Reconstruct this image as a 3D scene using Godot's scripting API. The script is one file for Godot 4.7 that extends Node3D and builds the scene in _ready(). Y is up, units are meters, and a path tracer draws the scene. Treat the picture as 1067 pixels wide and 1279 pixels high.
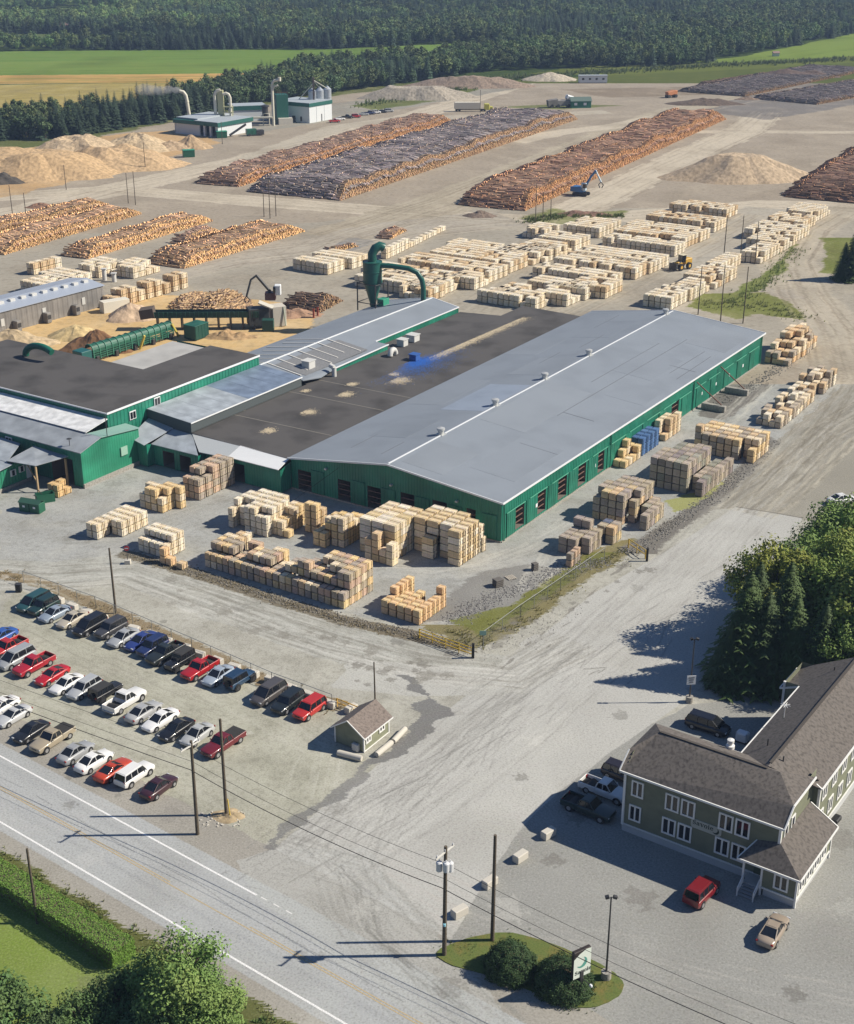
extends Node3D
# A sawmill yard seen from the air. Photo pixels are turned into ground positions with G(); the mill frame M() runs along the long shed, the office frame along the office front.

const FOC := 1722.0
const CX := 533.5
const CY := 639.5
const TILT := 0.40566
const EYE := 80.0

var mats := {}
var tex := {}
var rng := RandomNumberGenerator.new()
var names := {}

class MB:
	var v := PackedVector3Array()
	var n := PackedVector3Array()
	var c := PackedColorArray()
	var uv := PackedVector2Array()
	var col := Color.WHITE
	var b := Basis()
	var o := Vector3.ZERO
	func put(p: Vector3, q: Vector3) -> void:
		v.append(o + b * p); n.append((b * q).normalized()); c.append(col)
	func tri(p: Vector3, q: Vector3, r: Vector3) -> void:
		var m := (q - p).cross(r - p)
		if m.length_squared() < 1e-14: return
		put(p, m); put(r, m); put(q, m)
	func quad(p: Vector3, q: Vector3, r: Vector3, s: Vector3) -> void:
		tri(p, q, r); tri(p, r, s)
	func poly(pts: Array) -> void:
		if pts.size() > 4:      # may be hollow: cut it up as seen from above
			var q := PackedVector2Array()
			for p in pts: q.append(Vector2(p.x, p.z))
			var ix := Geometry2D.triangulate_polygon(q)
			var up: bool = not Geometry2D.is_polygon_clockwise(q)
			for i in range(0, ix.size(), 3):
				var a: Vector3 = pts[ix[i]]; var e: Vector3 = pts[ix[i + 1]]; var f: Vector3 = pts[ix[i + 2]]
				if ((e - a).cross(f - a).y > 0) == (Geometry2D.is_polygon_clockwise(q)): tri(a, f, e)
				else: tri(a, e, f)
			if ix.size(): return
		for i in range(1, pts.size() - 1): tri(pts[0], pts[i], pts[i + 1])
	func flat(pts: PackedVector2Array, y: float) -> void:   # horizontal polygon, x and z
		var ix := Geometry2D.triangulate_polygon(pts)
		for i in range(0, ix.size(), 3):
			var p := Vector3(pts[ix[i]].x, y, pts[ix[i]].y); var q := Vector3(pts[ix[i + 1]].x, y, pts[ix[i + 1]].y); var r := Vector3(pts[ix[i + 2]].x, y, pts[ix[i + 2]].y)
			if (q - p).cross(r - p).y > 0: tri(p, q, r)
			else: tri(p, r, q)
	func slab(pts: Array, th: float) -> void:               # top polygon counterclockwise from above, extruded down
		poly(pts)
		var low := []
		for p in pts: low.append(p - Vector3(0, th, 0))
		var rev := low.duplicate(); rev.reverse(); poly(rev)
		for i in pts.size():
			var j: int = (i + 1) % pts.size()
			quad(low[i], low[j], pts[j], pts[i])
	func box(ce: Vector3, s: Vector3, r := Basis(), bev := 0.0) -> void:
		var h := s * 0.5
		if bev > 0.0:
			for ax in 3:
				for sg in [-1.0, 1.0]:
					var e := Vector3.ZERO; e[ax] = sg
					var a1 := (ax + 1) % 3; var a2 := (ax + 2) % 3
					var q := []
					for k in [[-1, -1], [1, -1], [1, 1], [-1, 1]]:
						var p := Vector3.ZERO; p[ax] = sg * h[ax]; p[a1] = k[0] * (h[a1] - bev); p[a2] = k[1] * (h[a2] - bev)
						q.append(ce + r * p)
					if sg < 0: q.reverse()
					quad(q[0], q[1], q[2], q[3])
			for ax in 3:
				var a1 := (ax + 1) % 3; var a2 := (ax + 2) % 3
				for s1 in [-1.0, 1.0]:
					for s2 in [-1.0, 1.0]:
						var q := []
						for k in [[-1, 0], [1, 0], [1, 1], [-1, 1]]:
							var p := Vector3.ZERO; p[ax] = k[0] * (h[ax] - bev)
							p[a1] = s1 * (h[a1] - (bev if k[1] == 1 else 0.0)); p[a2] = s2 * (h[a2] - (0.0 if k[1] == 1 else bev))
							q.append(ce + r * p)
						if s1 * s2 < 0: q.reverse()
						quad(q[0], q[1], q[2], q[3])
			return
		var x := r.x * h.x; var y := r.y * h.y; var z := r.z * h.z
		quad(ce - x - y + z, ce + x - y + z, ce + x + y + z, ce - x + y + z)
		quad(ce + x - y - z, ce - x - y - z, ce - x + y - z, ce + x + y - z)
		quad(ce + x - y + z, ce + x - y - z, ce + x + y - z, ce + x + y + z)
		quad(ce - x - y - z, ce - x - y + z, ce - x + y + z, ce - x + y - z)
		quad(ce - x + y + z, ce + x + y + z, ce + x + y - z, ce - x + y - z)
		quad(ce - x - y - z, ce + x - y - z, ce + x - y + z, ce - x - y + z)
	func tube(path: Array, radii: Array, sides := 8, caps := true) -> void:
		var rings := []
		var side := Vector3.ZERO
		for i in path.size():
			var d: Vector3 = (path[mini(i + 1, path.size() - 1)] - path[maxi(i - 1, 0)]).normalized()
			if i == 0: side = d.cross(Vector3.UP if absf(d.y) < 0.9 else Vector3.RIGHT).normalized()
			side = (side - d * side.dot(d)).normalized()
			var up := side.cross(d)
			var ring := []
			for k in sides:
				var a := TAU * k / sides
				ring.append(side * cos(a) + up * sin(a))
			rings.append(ring)
		for i in path.size() - 1:
			for k in sides:
				var l := (k + 1) % sides
				var n0: Vector3 = rings[i][k]; var n1: Vector3 = rings[i][l]; var n2: Vector3 = rings[i + 1][l]; var n3: Vector3 = rings[i + 1][k]
				var p0: Vector3 = path[i] + n0 * radii[i]; var p1: Vector3 = path[i] + n1 * radii[i]
				var p2: Vector3 = path[i + 1] + n2 * radii[i + 1]; var p3: Vector3 = path[i + 1] + n3 * radii[i + 1]
				put(p0, n0); put(p1, n1); put(p2, n2); put(p0, n0); put(p2, n2); put(p3, n3)
		if caps:
			var a0 := []; var a1 := []
			for k in sides:
				a0.append(path[0] + rings[0][k] * radii[0]); a1.append(path[-1] + rings[-1][k] * radii[-1])
			poly(a0); a1.reverse(); poly(a1)
	func cyl(p: Vector3, q: Vector3, r0: float, r1 := -1.0, sides := 8) -> void:
		tube([p, q], [r0, r0 if r1 < 0 else r1], sides)
	func lathe(ce: Vector3, prof: Array, sides := 12) -> void:   # prof: Vector2(radius, height), from the bottom up
		for i in prof.size() - 1:
			var p: Vector2 = prof[i]; var q: Vector2 = prof[i + 1]
			var nn := Vector2(q.y - p.y, p.x - q.x)
			for k in sides:
				var a := TAU * k / sides; var a2 := TAU * (k + 1) / sides
				var d := Vector3(cos(a), 0, -sin(a)); var e := Vector3(cos(a2), 0, -sin(a2))
				var P := ce + d * p.x + Vector3(0, p.y, 0); var Q := ce + e * p.x + Vector3(0, p.y, 0)
				var R := ce + e * q.x + Vector3(0, q.y, 0); var S := ce + d * q.x + Vector3(0, q.y, 0)
				var nd := d * nn.x + Vector3(0, nn.y, 0); var ne := e * nn.x + Vector3(0, nn.y, 0)
				put(P, nd); put(R, ne); put(Q, ne); put(P, nd); put(S, nd); put(R, ne)
	func mesh() -> ArrayMesh:
		var m := ArrayMesh.new()
		if v.is_empty(): return m
		var a := []; a.resize(Mesh.ARRAY_MAX)
		a[Mesh.ARRAY_VERTEX] = v; a[Mesh.ARRAY_NORMAL] = n; a[Mesh.ARRAY_COLOR] = c
		if uv.size() == v.size(): a[Mesh.ARRAY_TEX_UV] = uv
		m.add_surface_from_arrays(Mesh.PRIMITIVE_TRIANGLES, a)
		return m

func G(px: float, py: float, h := 0.0) -> Vector3:
	var x := (px - CX) / FOC; var y := -(py - CY) / FOC
	var d := Vector3(x, y * cos(TILT) - sin(TILT), -cos(TILT) - y * sin(TILT))
	return d * ((EYE - h) / -d.y) + Vector3(0, EYE, 0)
func pix(w: Vector3) -> Vector2:
	var d := w - Vector3(0, EYE, 0)
	var fw := -d.y * sin(TILT) - d.z * cos(TILT); var up := d.y * cos(TILT) - d.z * sin(TILT)
	return Vector2(CX + FOC * d.x / fw, CY - FOC * up / fw)
func tall(base: Vector3, px: float, py: float) -> float:       # height of the thing standing at base whose top shows at the pixel
	var x := (px - CX) / FOC; var y := -(py - CY) / FOC
	var d := Vector3(x, y * cos(TILT) - sin(TILT), -cos(TILT) - y * sin(TILT))
	return EYE + d.y * Vector2(base.x, base.z).length() / Vector2(d.x, d.z).length()

const MILL_O := Vector3(10.35, 0, -175.37)
const MILL_TURN := 0.99484       # 57 degrees
func M(u: float, v: float, h := 0.0) -> Vector3:
	return MILL_O + Vector3(0.54464, 0, -0.83867) * u + Vector3(-0.83867, 0, -0.54464) * v + Vector3(0, h, 0)
func toM(p: Vector3) -> Vector2:
	var d := p - MILL_O
	return Vector2(d.dot(Vector3(0.54464, 0, -0.83867)), d.dot(Vector3(-0.83867, 0, -0.54464)))

# ---------------------------------------------------------------- nodes
func numbered(called: String) -> String:
	if not names.has(called):
		names[called] = 0
		return called
	names[called] += 1
	return "%s_%03d" % [called, names[called]]
func tag(o: Node3D, label: String, category: String, group := "") -> Node3D:
	o.set_meta("label", label); o.set_meta("category", category)
	if group: o.set_meta("group", group)
	return o
func thing(called: String, label: String, category: String, at := Vector3.ZERO, turn := 0.0, group := "") -> Node3D:
	var o := Node3D.new(); o.name = numbered(called); add_child(o)
	o.position = at; o.rotation.y = turn
	return tag(o, label, category, group)
func obj(called: String, m, ma: Material, parent: Node3D = null) -> MeshInstance3D:
	var o := MeshInstance3D.new()
	o.mesh = m.mesh() if m is MB else m
	o.material_override = ma
	if parent == null:
		o.name = numbered(called); add_child(o)
	else:
		o.name = called; parent.add_child(o, true)
	return o
func struct(called: String, m, ma: Material) -> MeshInstance3D:
	var o := obj(called, m, ma)
	o.set_meta("kind", "structure")
	return o
func multi(called: String, m: Mesh, ma: Material, where: Array, cols: Array, parent: Node3D = null) -> MultiMeshInstance3D:
	var mm := MultiMesh.new(); mm.transform_format = MultiMesh.TRANSFORM_3D; mm.use_colors = not cols.is_empty(); mm.mesh = m
	mm.instance_count = where.size()
	for i in where.size():
		mm.set_instance_transform(i, where[i])
		if mm.use_colors: mm.set_instance_color(i, cols[i])
	var o := MultiMeshInstance3D.new(); o.multimesh = mm; o.material_override = ma
	if parent == null:
		o.name = numbered(called); add_child(o)
	else:
		o.name = called; parent.add_child(o, true)
	o.set_meta("kind", "stuff")
	return o

# ---------------------------------------------------------------- materials
func lin(r: float, g: float, b: float) -> Color:
	return Color(r, g, b).linear_to_srgb()
func grain(key: String, freq: float, lo: float, hi: float, size := 256, oct := 4, stretch := 1.0) -> ImageTexture:
	if tex.has(key): return tex[key]
	var fn := FastNoiseLite.new(); fn.seed = key.hash() & 0xffff; fn.noise_type = FastNoiseLite.TYPE_SIMPLEX_SMOOTH
	fn.frequency = freq; fn.fractal_octaves = oct
	var im := fn.get_seamless_image(size, int(size * stretch), false, false, 0.15, true)
	if stretch != 1.0: im.resize(size, size)
	im.convert(Image.FORMAT_L8)
	var d := im.get_data()
	for i in d.size(): d[i] = int(clampf(lerpf(lo, hi, d[i] / 255.0), 0, 1) * 255.0)
	var r := Image.create_from_data(size, size, false, Image.FORMAT_L8, d); r.convert(Image.FORMAT_RGB8)
	tex[key] = ImageTexture.create_from_image(r)
	return tex[key]
func mat(key: String, c: Color, rough := 0.9, metal := 0.0, t: Texture2D = null, scale := 0.25, world := true) -> StandardMaterial3D:
	if mats.has(key): return mats[key]
	var m := StandardMaterial3D.new(); m.resource_name = key
	m.albedo_color = c; m.roughness = rough; m.metallic = metal
	if t:
		m.albedo_texture = t; m.uv1_triplanar = true; m.uv1_world_triplanar = world; m.uv1_scale = Vector3.ONE * scale
	mats[key] = m
	return m
func vmat(key: String, rough := 0.9, t: Texture2D = null, scale := 0.25) -> StandardMaterial3D:
	var m := mat(key, Color.WHITE, rough, 0.0, t, scale)
	m.vertex_color_use_as_albedo = true
	return m
# ---------------------------------------------------------------- painted ground maps (colour of the surface only)
class Map:
	var im: Image
	var x0: float
	var z0: float
	var s: float        # pixels per metre
	var nz := FastNoiseLite.new()
	var rng := RandomNumberGenerator.new()
	func _init(ax: float, az: float, w: int, h: int, sc: float, c: Color) -> void:
		x0 = ax; z0 = az; s = sc
		im = Image.create(w, h, false, Image.FORMAT_RGBA8); im.fill(c)
		nz.seed = 5; nz.frequency = 0.02; nz.fractal_octaves = 4
		rng.seed = 77
	func P(w: Vector3) -> Vector2: return Vector2((w.x - x0) * s, (w.z - z0) * s)
	func fill(pts: Array, c: Color, rough := 0.4, soft := 0.0) -> void:   # pts world; rough: edge wander in metres; soft: width of a broken edge
		var q := PackedVector2Array()
		var lo := 1e9; var hi := -1e9
		for p in pts:
			var w := P(p); q.append(w); lo = minf(lo, w.y); hi = maxf(hi, w.y)
		var W := im.get_width()
		var line := Image.create(W, 1, false, Image.FORMAT_RGBA8); line.fill(c)
		for y in range(maxi(0, int(lo) - 2), mini(im.get_height(), int(hi) + 2)):
			var xs := []
			for i in q.size():
				var a := q[i]; var b := q[(i + 1) % q.size()]
				var yy := y + 0.5
				if (a.y <= yy) != (b.y <= yy): xs.append(a.x + (b.x - a.x) * (yy - a.y) / (b.y - a.y))
			xs.sort()
			for k in range(0, xs.size() - 1, 2):
				var e0: float = xs[k] + nz.get_noise_2d(xs[k], y) * rough * s * 2.0 + (rng.randf() - 0.5) * soft * s
				var e1: float = xs[k + 1] + nz.get_noise_2d(xs[k + 1] + 500.0, y) * rough * s * 2.0 + (rng.randf() - 0.5) * soft * s
				var i0 := clampi(int(e0), 0, W); var i1 := clampi(int(e1), 0, W)
				if i1 > i0: im.blend_rect(line, Rect2i(0, 0, i1 - i0, 1), Vector2i(i0, y))
	func ribbon(pts: Array, width: float, c: Color, rough := 0.3, soft := 0.0) -> void:
		var l := []; var r := []
		for i in pts.size():
			var d: Vector3 = (pts[mini(i + 1, pts.size() - 1)] - pts[maxi(i - 1, 0)]).normalized()
			var side := Vector3(-d.z, 0, d.x) * width * 0.5
			l.append(pts[i] + side); r.append(pts[i] - side)
		r.reverse(); fill(l + r, c, rough, soft)
	func stroke(pts: Array, width: float, c: Color, broken := 0.25) -> void:   # one tyre or scrape line, drawn with a small soft brush
		var n := maxi(1, int(width * s))
		var br := Image.create(n, n, false, Image.FORMAT_RGBA8)
		for y in n:
			for x in n:
				var d := Vector2(x - (n - 1) * 0.5, y - (n - 1) * 0.5).length() / maxf(0.5, n * 0.5)
				br.set_pixel(x, y, Color(c.r, c.g, c.b, c.a * clampf(1.3 - d, 0, 1)))
		var off := rng.randf() * 1000.0
		for i in pts.size() - 1:
			var a := P(pts[i]); var b := P(pts[i + 1])
			var steps := maxi(1, int(a.distance_to(b) / maxf(1.0, n * 0.7)))
			for k in steps:
				var p := a.lerp(b, float(k) / steps)
				if nz.get_noise_2d(p.x * 0.7 + off, p.y * 0.7) < -broken: continue
				var wob := Vector2(nz.get_noise_2d(p.x * 0.3, p.y * 0.3 + off), nz.get_noise_2d(p.x * 0.3 + off, p.y * 0.3)) * s * 0.6
				im.blend_rect(br, Rect2i(0, 0, n, n), Vector2i(p + wob))
	func tracks(pts: Array, lanes: int, spread: float, c: Color, width := 0.25, broken := 0.1) -> void:
		for k in lanes:
			var off := rng.randf_range(-spread, spread)
			var path := []
			for i in pts.size():
				var d: Vector3 = (pts[mini(i + 1, pts.size() - 1)] - pts[maxi(i - 1, 0)]).normalized()
				path.append(pts[i] + Vector3(-d.z, 0, d.x) * (off + rng.randf_range(-0.1, 0.1) * spread))
			stroke(path, width * rng.randf_range(0.7, 1.6), Color(c.r, c.g, c.b, c.a * rng.randf_range(0.4, 1.0)), broken)
	func blotch(tile: Image) -> void:       # repeat a transparent noise tile over the whole map
		for y in range(0, im.get_height(), tile.get_height()):
			for x in range(0, im.get_width(), tile.get_width()):
				im.blend_rect(tile, Rect2i(0, 0, tile.get_width(), tile.get_height()), Vector2i(x, y))
	func stamp(tile: Image, w: Vector3) -> void:
		im.blend_rect(tile, Rect2i(0, 0, tile.get_width(), tile.get_height()), Vector2i(P(w)) - tile.get_size() / 2)
	func texture() -> ImageTexture:
		var r := im.duplicate(); r.convert(Image.FORMAT_RGB8)
		return ImageTexture.create_from_image(r)

func tile(size: int, freq: float, c: Color, cut: float, amount: float, sd: int, oct := 3) -> Image:
	var fn := FastNoiseLite.new(); fn.seed = sd; fn.noise_type = FastNoiseLite.TYPE_SIMPLEX_SMOOTH; fn.frequency = freq; fn.fractal_octaves = oct
	var im := fn.get_seamless_image(size, size, false, false, 0.15, true); im.convert(Image.FORMAT_L8)
	var d := im.get_data(); var r := PackedByteArray(); r.resize(d.size() * 4)
	var cr := int(c.r * 255); var cg := int(c.g * 255); var cb := int(c.b * 255)
	var lut := PackedByteArray(); lut.resize(256)
	for i in 256: lut[i] = int(clampf((i / 255.0 - cut) / (1.0 - cut), 0, 1) * amount * 255.0)
	for i in d.size():
		var j := i * 4
		r[j] = cr; r[j + 1] = cg; r[j + 2] = cb; r[j + 3] = lut[d[i]]
	return Image.create_from_data(size, size, false, Image.FORMAT_RGBA8, r)
func splat(size: int, c: Color, amount: float, sd: int, ring := false) -> Image:   # one irregular stain
	var fn := FastNoiseLite.new(); fn.seed = sd; fn.frequency = 3.0 / size; fn.fractal_octaves = 4
	var im := Image.create(size, size, false, Image.FORMAT_RGBA8)
	for y in size:
		for x in size:
			var d := Vector2(x - size * 0.5, y - size * 0.5).length() / (size * 0.5) + fn.get_noise_2d(x, y) * 0.7
			var a := clampf((0.75 - d) * 5.0, 0, 1)
			if ring: a *= clampf((d - 0.3) * 6.0, 0, 1)
			im.set_pixel(x, y, Color(c.r, c.g, c.b, a * amount))
	return im

func GP(a: Array) -> Array:     # flat list of pixel pairs to ground points
	var r := []
	for i in range(0, a.size(), 2): r.append(G(a[i], a[i + 1]))
	return r
func rise(x: float, z: float) -> float:
	var t := maxf(0.0, -1120.0 - z)
	return minf(t * t * 0.00012, t * 0.075 + 0.0) + (sin(x * 0.004 + 1.0) + sin(x * 0.0023 + z * 0.0017)) * clampf(t / 700.0, 0, 1) * 8.0
func sheet(x0: float, z0: float, w: float, d: float, nx: int, nzz: int, y := 0.0, hills := false) -> MB:
	var mb := MB.new()
	var p := func(i: int, j: int) -> Vector3:
		var x: float = x0 + w * i / nx; var z: float = z0 + d * j / nzz
		return Vector3(x, y + (rise(x, z) if hills else 0.0), z)
	for j in nzz:
		for i in nx:
			var a: Vector3 = p.call(i, j); var b: Vector3 = p.call(i + 1, j); var c: Vector3 = p.call(i + 1, j + 1); var e: Vector3 = p.call(i, j + 1)
			mb.quad(e, c, b, a)
	for q in mb.v: mb.uv.append(Vector2((q.x - x0) / w, (q.z - z0) / d))
	return mb

const GRAVEL := Color(0.675, 0.66, 0.615)
const APRON := Color(0.70, 0.69, 0.66)
var near_mat: StandardMaterial3D
const NX0 := -102.4
const NZ0 := -247.0
const NW := 204.8
const ND := 179.2

func build_ground() -> void:
	# near yard, 0.1 m a pixel
	var m := Map.new(NX0, NZ0, 2048, 1792, 10.0, GRAVEL)
	var dark := Color(0.34, 0.32, 0.28)
	var pale := Color(0.80, 0.78, 0.73)
	m.fill(GP([0, 600, 200, 560, 362, 615, 626, 678, 950, 456, 1067, 470, 1067, 560, 905, 610, 800, 690, 720, 700, 600, 800, 520, 785, 430, 765, 260, 712, 160, 688, 0, 735]), Color(0.635, 0.63, 0.61), 0.5)
	m.fill(GP([-60, 860, 20, 735, 150, 775, 300, 850, 420, 880, 440, 940, 480, 960, 380, 1020, 300, 1075, 100, 985, -60, 905]), Color(0.67, 0.655, 0.59), 0.4)
	m.ribbon(GP([-60, 715, 60, 720, 160, 705, 260, 745, 420, 800, 560, 835, 640, 845]), 9.0, Color(0.665, 0.655, 0.62), 0.6)
	m.blotch(tile(512, 0.014, Color(0.42, 0.40, 0.35), 0.46, 0.30, 16, 4))
	m.blotch(tile(640, 0.011, Color(0.80, 0.78, 0.72), 0.48, 0.30, 17, 4))
	m.blotch(tile(384, 0.09, Color(0.34, 0.32, 0.28), 0.50, 0.26, 13, 3))
	# dirt road to the right, the office lot, the paved lane
	m.fill(GP([870, 640, 960, 560, 1067, 470, 1200, 420, 1200, 640, 1005, 650, 918, 634]), Color(0.575, 0.55, 0.50), 0.5)
	m.fill(GP([640, 1036, 700, 985, 770, 930, 860, 880, 1067, 860, 1300, 900, 1300, 1400, 500, 1400, 545, 1200, 610, 1090]), Color(0.575, 0.565, 0.545), 0.25)
	m.fill(GP([920, 633, 1003, 647, 965, 700, 905, 800, 850, 880, 770, 935, 700, 988, 655, 1030, 612, 1092, 560, 1180, 530, 1190, 440, 1140, 330, 1072, 400, 1012, 470, 958, 560, 886, 625, 838, 740, 742, 830, 690]), APRON, 0.08)
	m.ribbon(GP([430, 840, 520, 850, 640, 850, 700, 800]), 7.0, Color(0.70, 0.69, 0.655), 0.6)
	# highway shoulders and carriageway
	var hw := func(d0: float, d1: float, c: Color, r: float):
		m.fill([hwp(-45, d0), hwp(95, d0), hwp(95, d1), hwp(-45, d1)], c, r)
	hw.call(-9.5, 6.6, Color(0.60, 0.58, 0.54), 0.35)
	hw.call(-5.2, 4.3, Color(0.655, 0.655, 0.65), 0.03)
	m.fill(GP([455, 1060, 560, 1180, 640, 1279, 560, 1300, 330, 1130, 300, 1075, 340, 1060]), Color(0.69, 0.685, 0.665, 0.6), 0.5)
	# grass: lawn, verge, strips
	m.fill([hwp(-60, 7.6), hwp(110, 7.4), hwp(110, 60), hwp(-60, 60)], Color(0.33, 0.395, 0.175), 0.3, 0.3)
	m.fill([hwp(-60, 6.0), hwp(110, 6.2), hwp(110, 8.2), hwp(-60, 8.2)], Color(0.34, 0.35, 0.18), 0.6, 0.8)
	m.fill(GP([-80, 1090, 20, 1090, 190, 1200, 100, 1300, -80, 1300]), Color(0.45, 0.52, 0.22), 0.3)
	m.ribbon(GP([-40, 712, 40, 724, 150, 768, 240, 808, 330, 850, 430, 884]), 2.2, Color(0.53, 0.46, 0.35), 0.4, 0.8)
	m.ribbon(GP([150, 690, 250, 718, 340, 748, 430, 775, 520, 795, 590, 812]), 2.4, Color(0.45, 0.41, 0.34), 0.4, 0.7)
	m.ribbon(GP([150, 690, 250, 718, 340, 748, 430, 775, 520, 795]), 1.0, Color(0.37, 0.34, 0.28), 0.4, 0.5)
	m.fill(GP([520, 780, 596, 812, 660, 780, 740, 720, 812, 680, 790, 672, 730, 690, 660, 740, 590, 780]), Color(0.475, 0.44, 0.30), 0.5, 0.8)
	m.fill(GP([560, 775, 600, 795, 650, 768, 730, 712, 770, 690, 740, 690, 660, 740]), Color(0.40, 0.41, 0.17, 0.85), 0.5, 1.0)
	m.fill(GP([600, 715, 660, 705, 700, 712, 640, 755, 560, 775, 520, 778]), Color(0.50, 0.49, 0.47), 0.6, 0.8)
	m.fill(GP([770, 690, 850, 640, 905, 600, 960, 545, 975, 552, 915, 615, 850, 665, 815, 692]), Color(0.45, 0.43, 0.40), 0.5, 0.8)
	m.fill(GP([905, 470, 1000, 430, 1010, 450, 905, 525, 870, 520]), Color(0.43, 0.41, 0.385), 0.5, 0.6)
	m.fill(GP([880, 372, 960, 370, 1010, 392, 1010, 405, 955, 398, 925, 405, 860, 388]), Color(0.45, 0.46, 0.24), 0.5, 1.0)
	m.fill(GP([835, 625, 880, 612, 905, 600, 870, 632, 840, 640]), Color(0.58, 0.58, 0.36), 0.5, 0.6)
	# sawdust round the infeed deck
	m.fill(GP([-80, 400, 60, 388, 180, 372, 330, 380, 400, 395, 330, 440, 180, 430, 60, 445, -80, 470]), Color(0.78, 0.655, 0.46), 1.2, 0.8)
	m.fill(GP([220, 400, 330, 385, 420, 390, 340, 430, 280, 445, 240, 430]), Color(0.62, 0.47, 0.32, 0.8), 1.2, 0.8)
	# wear: tyre lines, scraped bands, stains
	m.tracks(GP([1300, 340, 1100, 470, 1000, 560, 930, 640, 800, 760, 640, 905, 520, 1000, 380, 1085]), 44, 5.0, Color(0.56, 0.545, 0.52, 0.20), 0.3, 0.05)
	m.tracks(GP([1300, 340, 1100, 470, 1000, 560, 930, 640, 800, 760, 640, 905, 520, 1000, 380, 1085]), 30, 5.5, Color(0.80, 0.79, 0.76, 0.20), 0.45, 0.05)
	m.tracks(GP([1200, 440, 1040, 540, 975, 600, 925, 640]), 30, 5.0, Color(0.76, 0.72, 0.64, 0.34), 0.5, 0.1)
	m.tracks(GP([1200, 440, 1040, 540, 975, 600, 925, 640]), 24, 5.0, Color(0.42, 0.39, 0.34, 0.32), 0.5, 0.1)
	m.tracks(GP([-60, 715, 60, 722, 160, 715, 260, 748, 420, 802, 520, 830, 640, 842, 720, 800]), 40, 3.8, Color(0.50, 0.48, 0.44, 0.32), 0.35, 0.1)
	m.tracks(GP([-60, 715, 60, 722, 160, 715, 260, 748, 420, 802, 520, 830, 640, 842, 720, 800]), 30, 4.2, Color(0.82, 0.805, 0.77, 0.32), 0.45, 0.1)
	m.tracks(GP([470, 850, 540, 880, 590, 880, 640, 860, 760, 760]), 10, 2.5, Color(0.5, 0.49, 0.46, 0.16), 0.3, 0.1)
	m.tracks(GP([330, 1075, 420, 1100, 470, 1150, 520, 1220, 600, 1300]), 22, 5.0, Color(0.52, 0.51, 0.485, 0.28), 0.3, 0.1)
	m.tracks(GP([700, 800, 560, 905, 470, 1000, 430, 1070, 450, 1130, 520, 1180, 640, 1230]), 22, 3.5, Color(0.55, 0.54, 0.51, 0.3), 0.3, 0.1)
	m.tracks(GP([380, 1060, 470, 1085, 520, 1110, 640, 1170, 700, 1180, 900, 1230, 1100, 1270]), 16, 3.5, Color(0.70, 0.68, 0.65, 0.3), 0.3, 0.1)
	m.tracks(GP([660, 730, 700, 680, 800, 610, 900, 530, 990, 445]), 26, 2.3, Color(0.77, 0.75, 0.70, 0.36), 0.4, 0.1)
	m.tracks(GP([-30, 680, 100, 690, 200, 660, 300, 625, 330, 610]), 14, 3.5, Color(0.74, 0.73, 0.71, 0.32), 0.4, 0.1)
	m.tracks(GP([480, 712, 540, 716, 600, 706, 660, 685, 720, 650]), 18, 2.0, Color(0.76, 0.745, 0.71, 0.36), 0.4, 0.1)
	m.tracks(GP([250, 690, 330, 680, 400, 700, 500, 730]), 12, 2.0, Color(0.74, 0.73, 0.70, 0.32), 0.4, 0.1)
	m.tracks(GP([20, 735, 150, 800, 280, 862, 400, 930, 380, 1000]), 22, 3.0, Color(0.75, 0.735, 0.68, 0.32), 0.4, 0.1)
	m.tracks(GP([-20, 860, 120, 905, 240, 960, 330, 1010]), 18, 3.0, Color(0.74, 0.725, 0.67, 0.32), 0.4, 0.1)
	m.tracks(GP([20, 765, 150, 830, 280, 890]), 14, 4.0, Color(0.54, 0.525, 0.47, 0.26), 0.3, 0.1)
	m.tracks(GP([1100, 340, 1010, 350, 1040, 420, 1055, 470, 1000, 560]), 24, 3.5, Color(0.42, 0.39, 0.33, 0.22), 0.4, 0.1)
	for k in 5:     # wheel paths worn along the highway lanes
		m.stroke([hwp(-45, -3.0 + k * 0.12), hwp(95, -3.0 + k * 0.12)], 0.5, Color(0.60, 0.60, 0.605, 0.10), 0.4)
		m.stroke([hwp(-45, 1.0 + k * 0.12), hwp(95, 1.0 + k * 0.12)], 0.5, Color(0.60, 0.60, 0.605, 0.10), 0.4)
	m.stroke([hwp(-45, -1.35), hwp(95, -1.2)], 0.14, Color(0.45, 0.45, 0.45, 0.6), 0.2)
	for k in 16:
		var a := rng.randf_range(-3.5, 3.5)
		m.stroke([G(395, 1065) + hwd * a, G(440, 1105) + hwd * a * .7, G(455, 1160) + hwd * a * .5, G(540, 1240) + hwd * a], 0.25, Color(0.45, 0.44, 0.42, 0.22), 0.1)
	for k in 34:      # crisp paired tyre lines and scrapes
		var t := rng.randf(); var c := G(lerpf(400, 940, t) + rng.randf_range(-60, 60), lerpf(1040, 640, t) + rng.randf_range(-30, 50))
		var d := Vector3(0.60, 0, -0.80).rotated(Vector3.UP, rng.randf_range(-.25, .25)) * rng.randf_range(3, 16)
		var bend := Vector3(rng.randf_range(-1, 1), 0, rng.randf_range(-1, 1)) * 1.5
		for e in [0.0, 1.5]: m.stroke([c - d + Vector3(.8, 0, .6) * e, c + bend + Vector3(.8, 0, .6) * e, c + d + Vector3(.8, 0, .6) * e], 0.2, Color(0.46, 0.45, 0.43, rng.randf_range(.15, .4)), 0.05)
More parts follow.
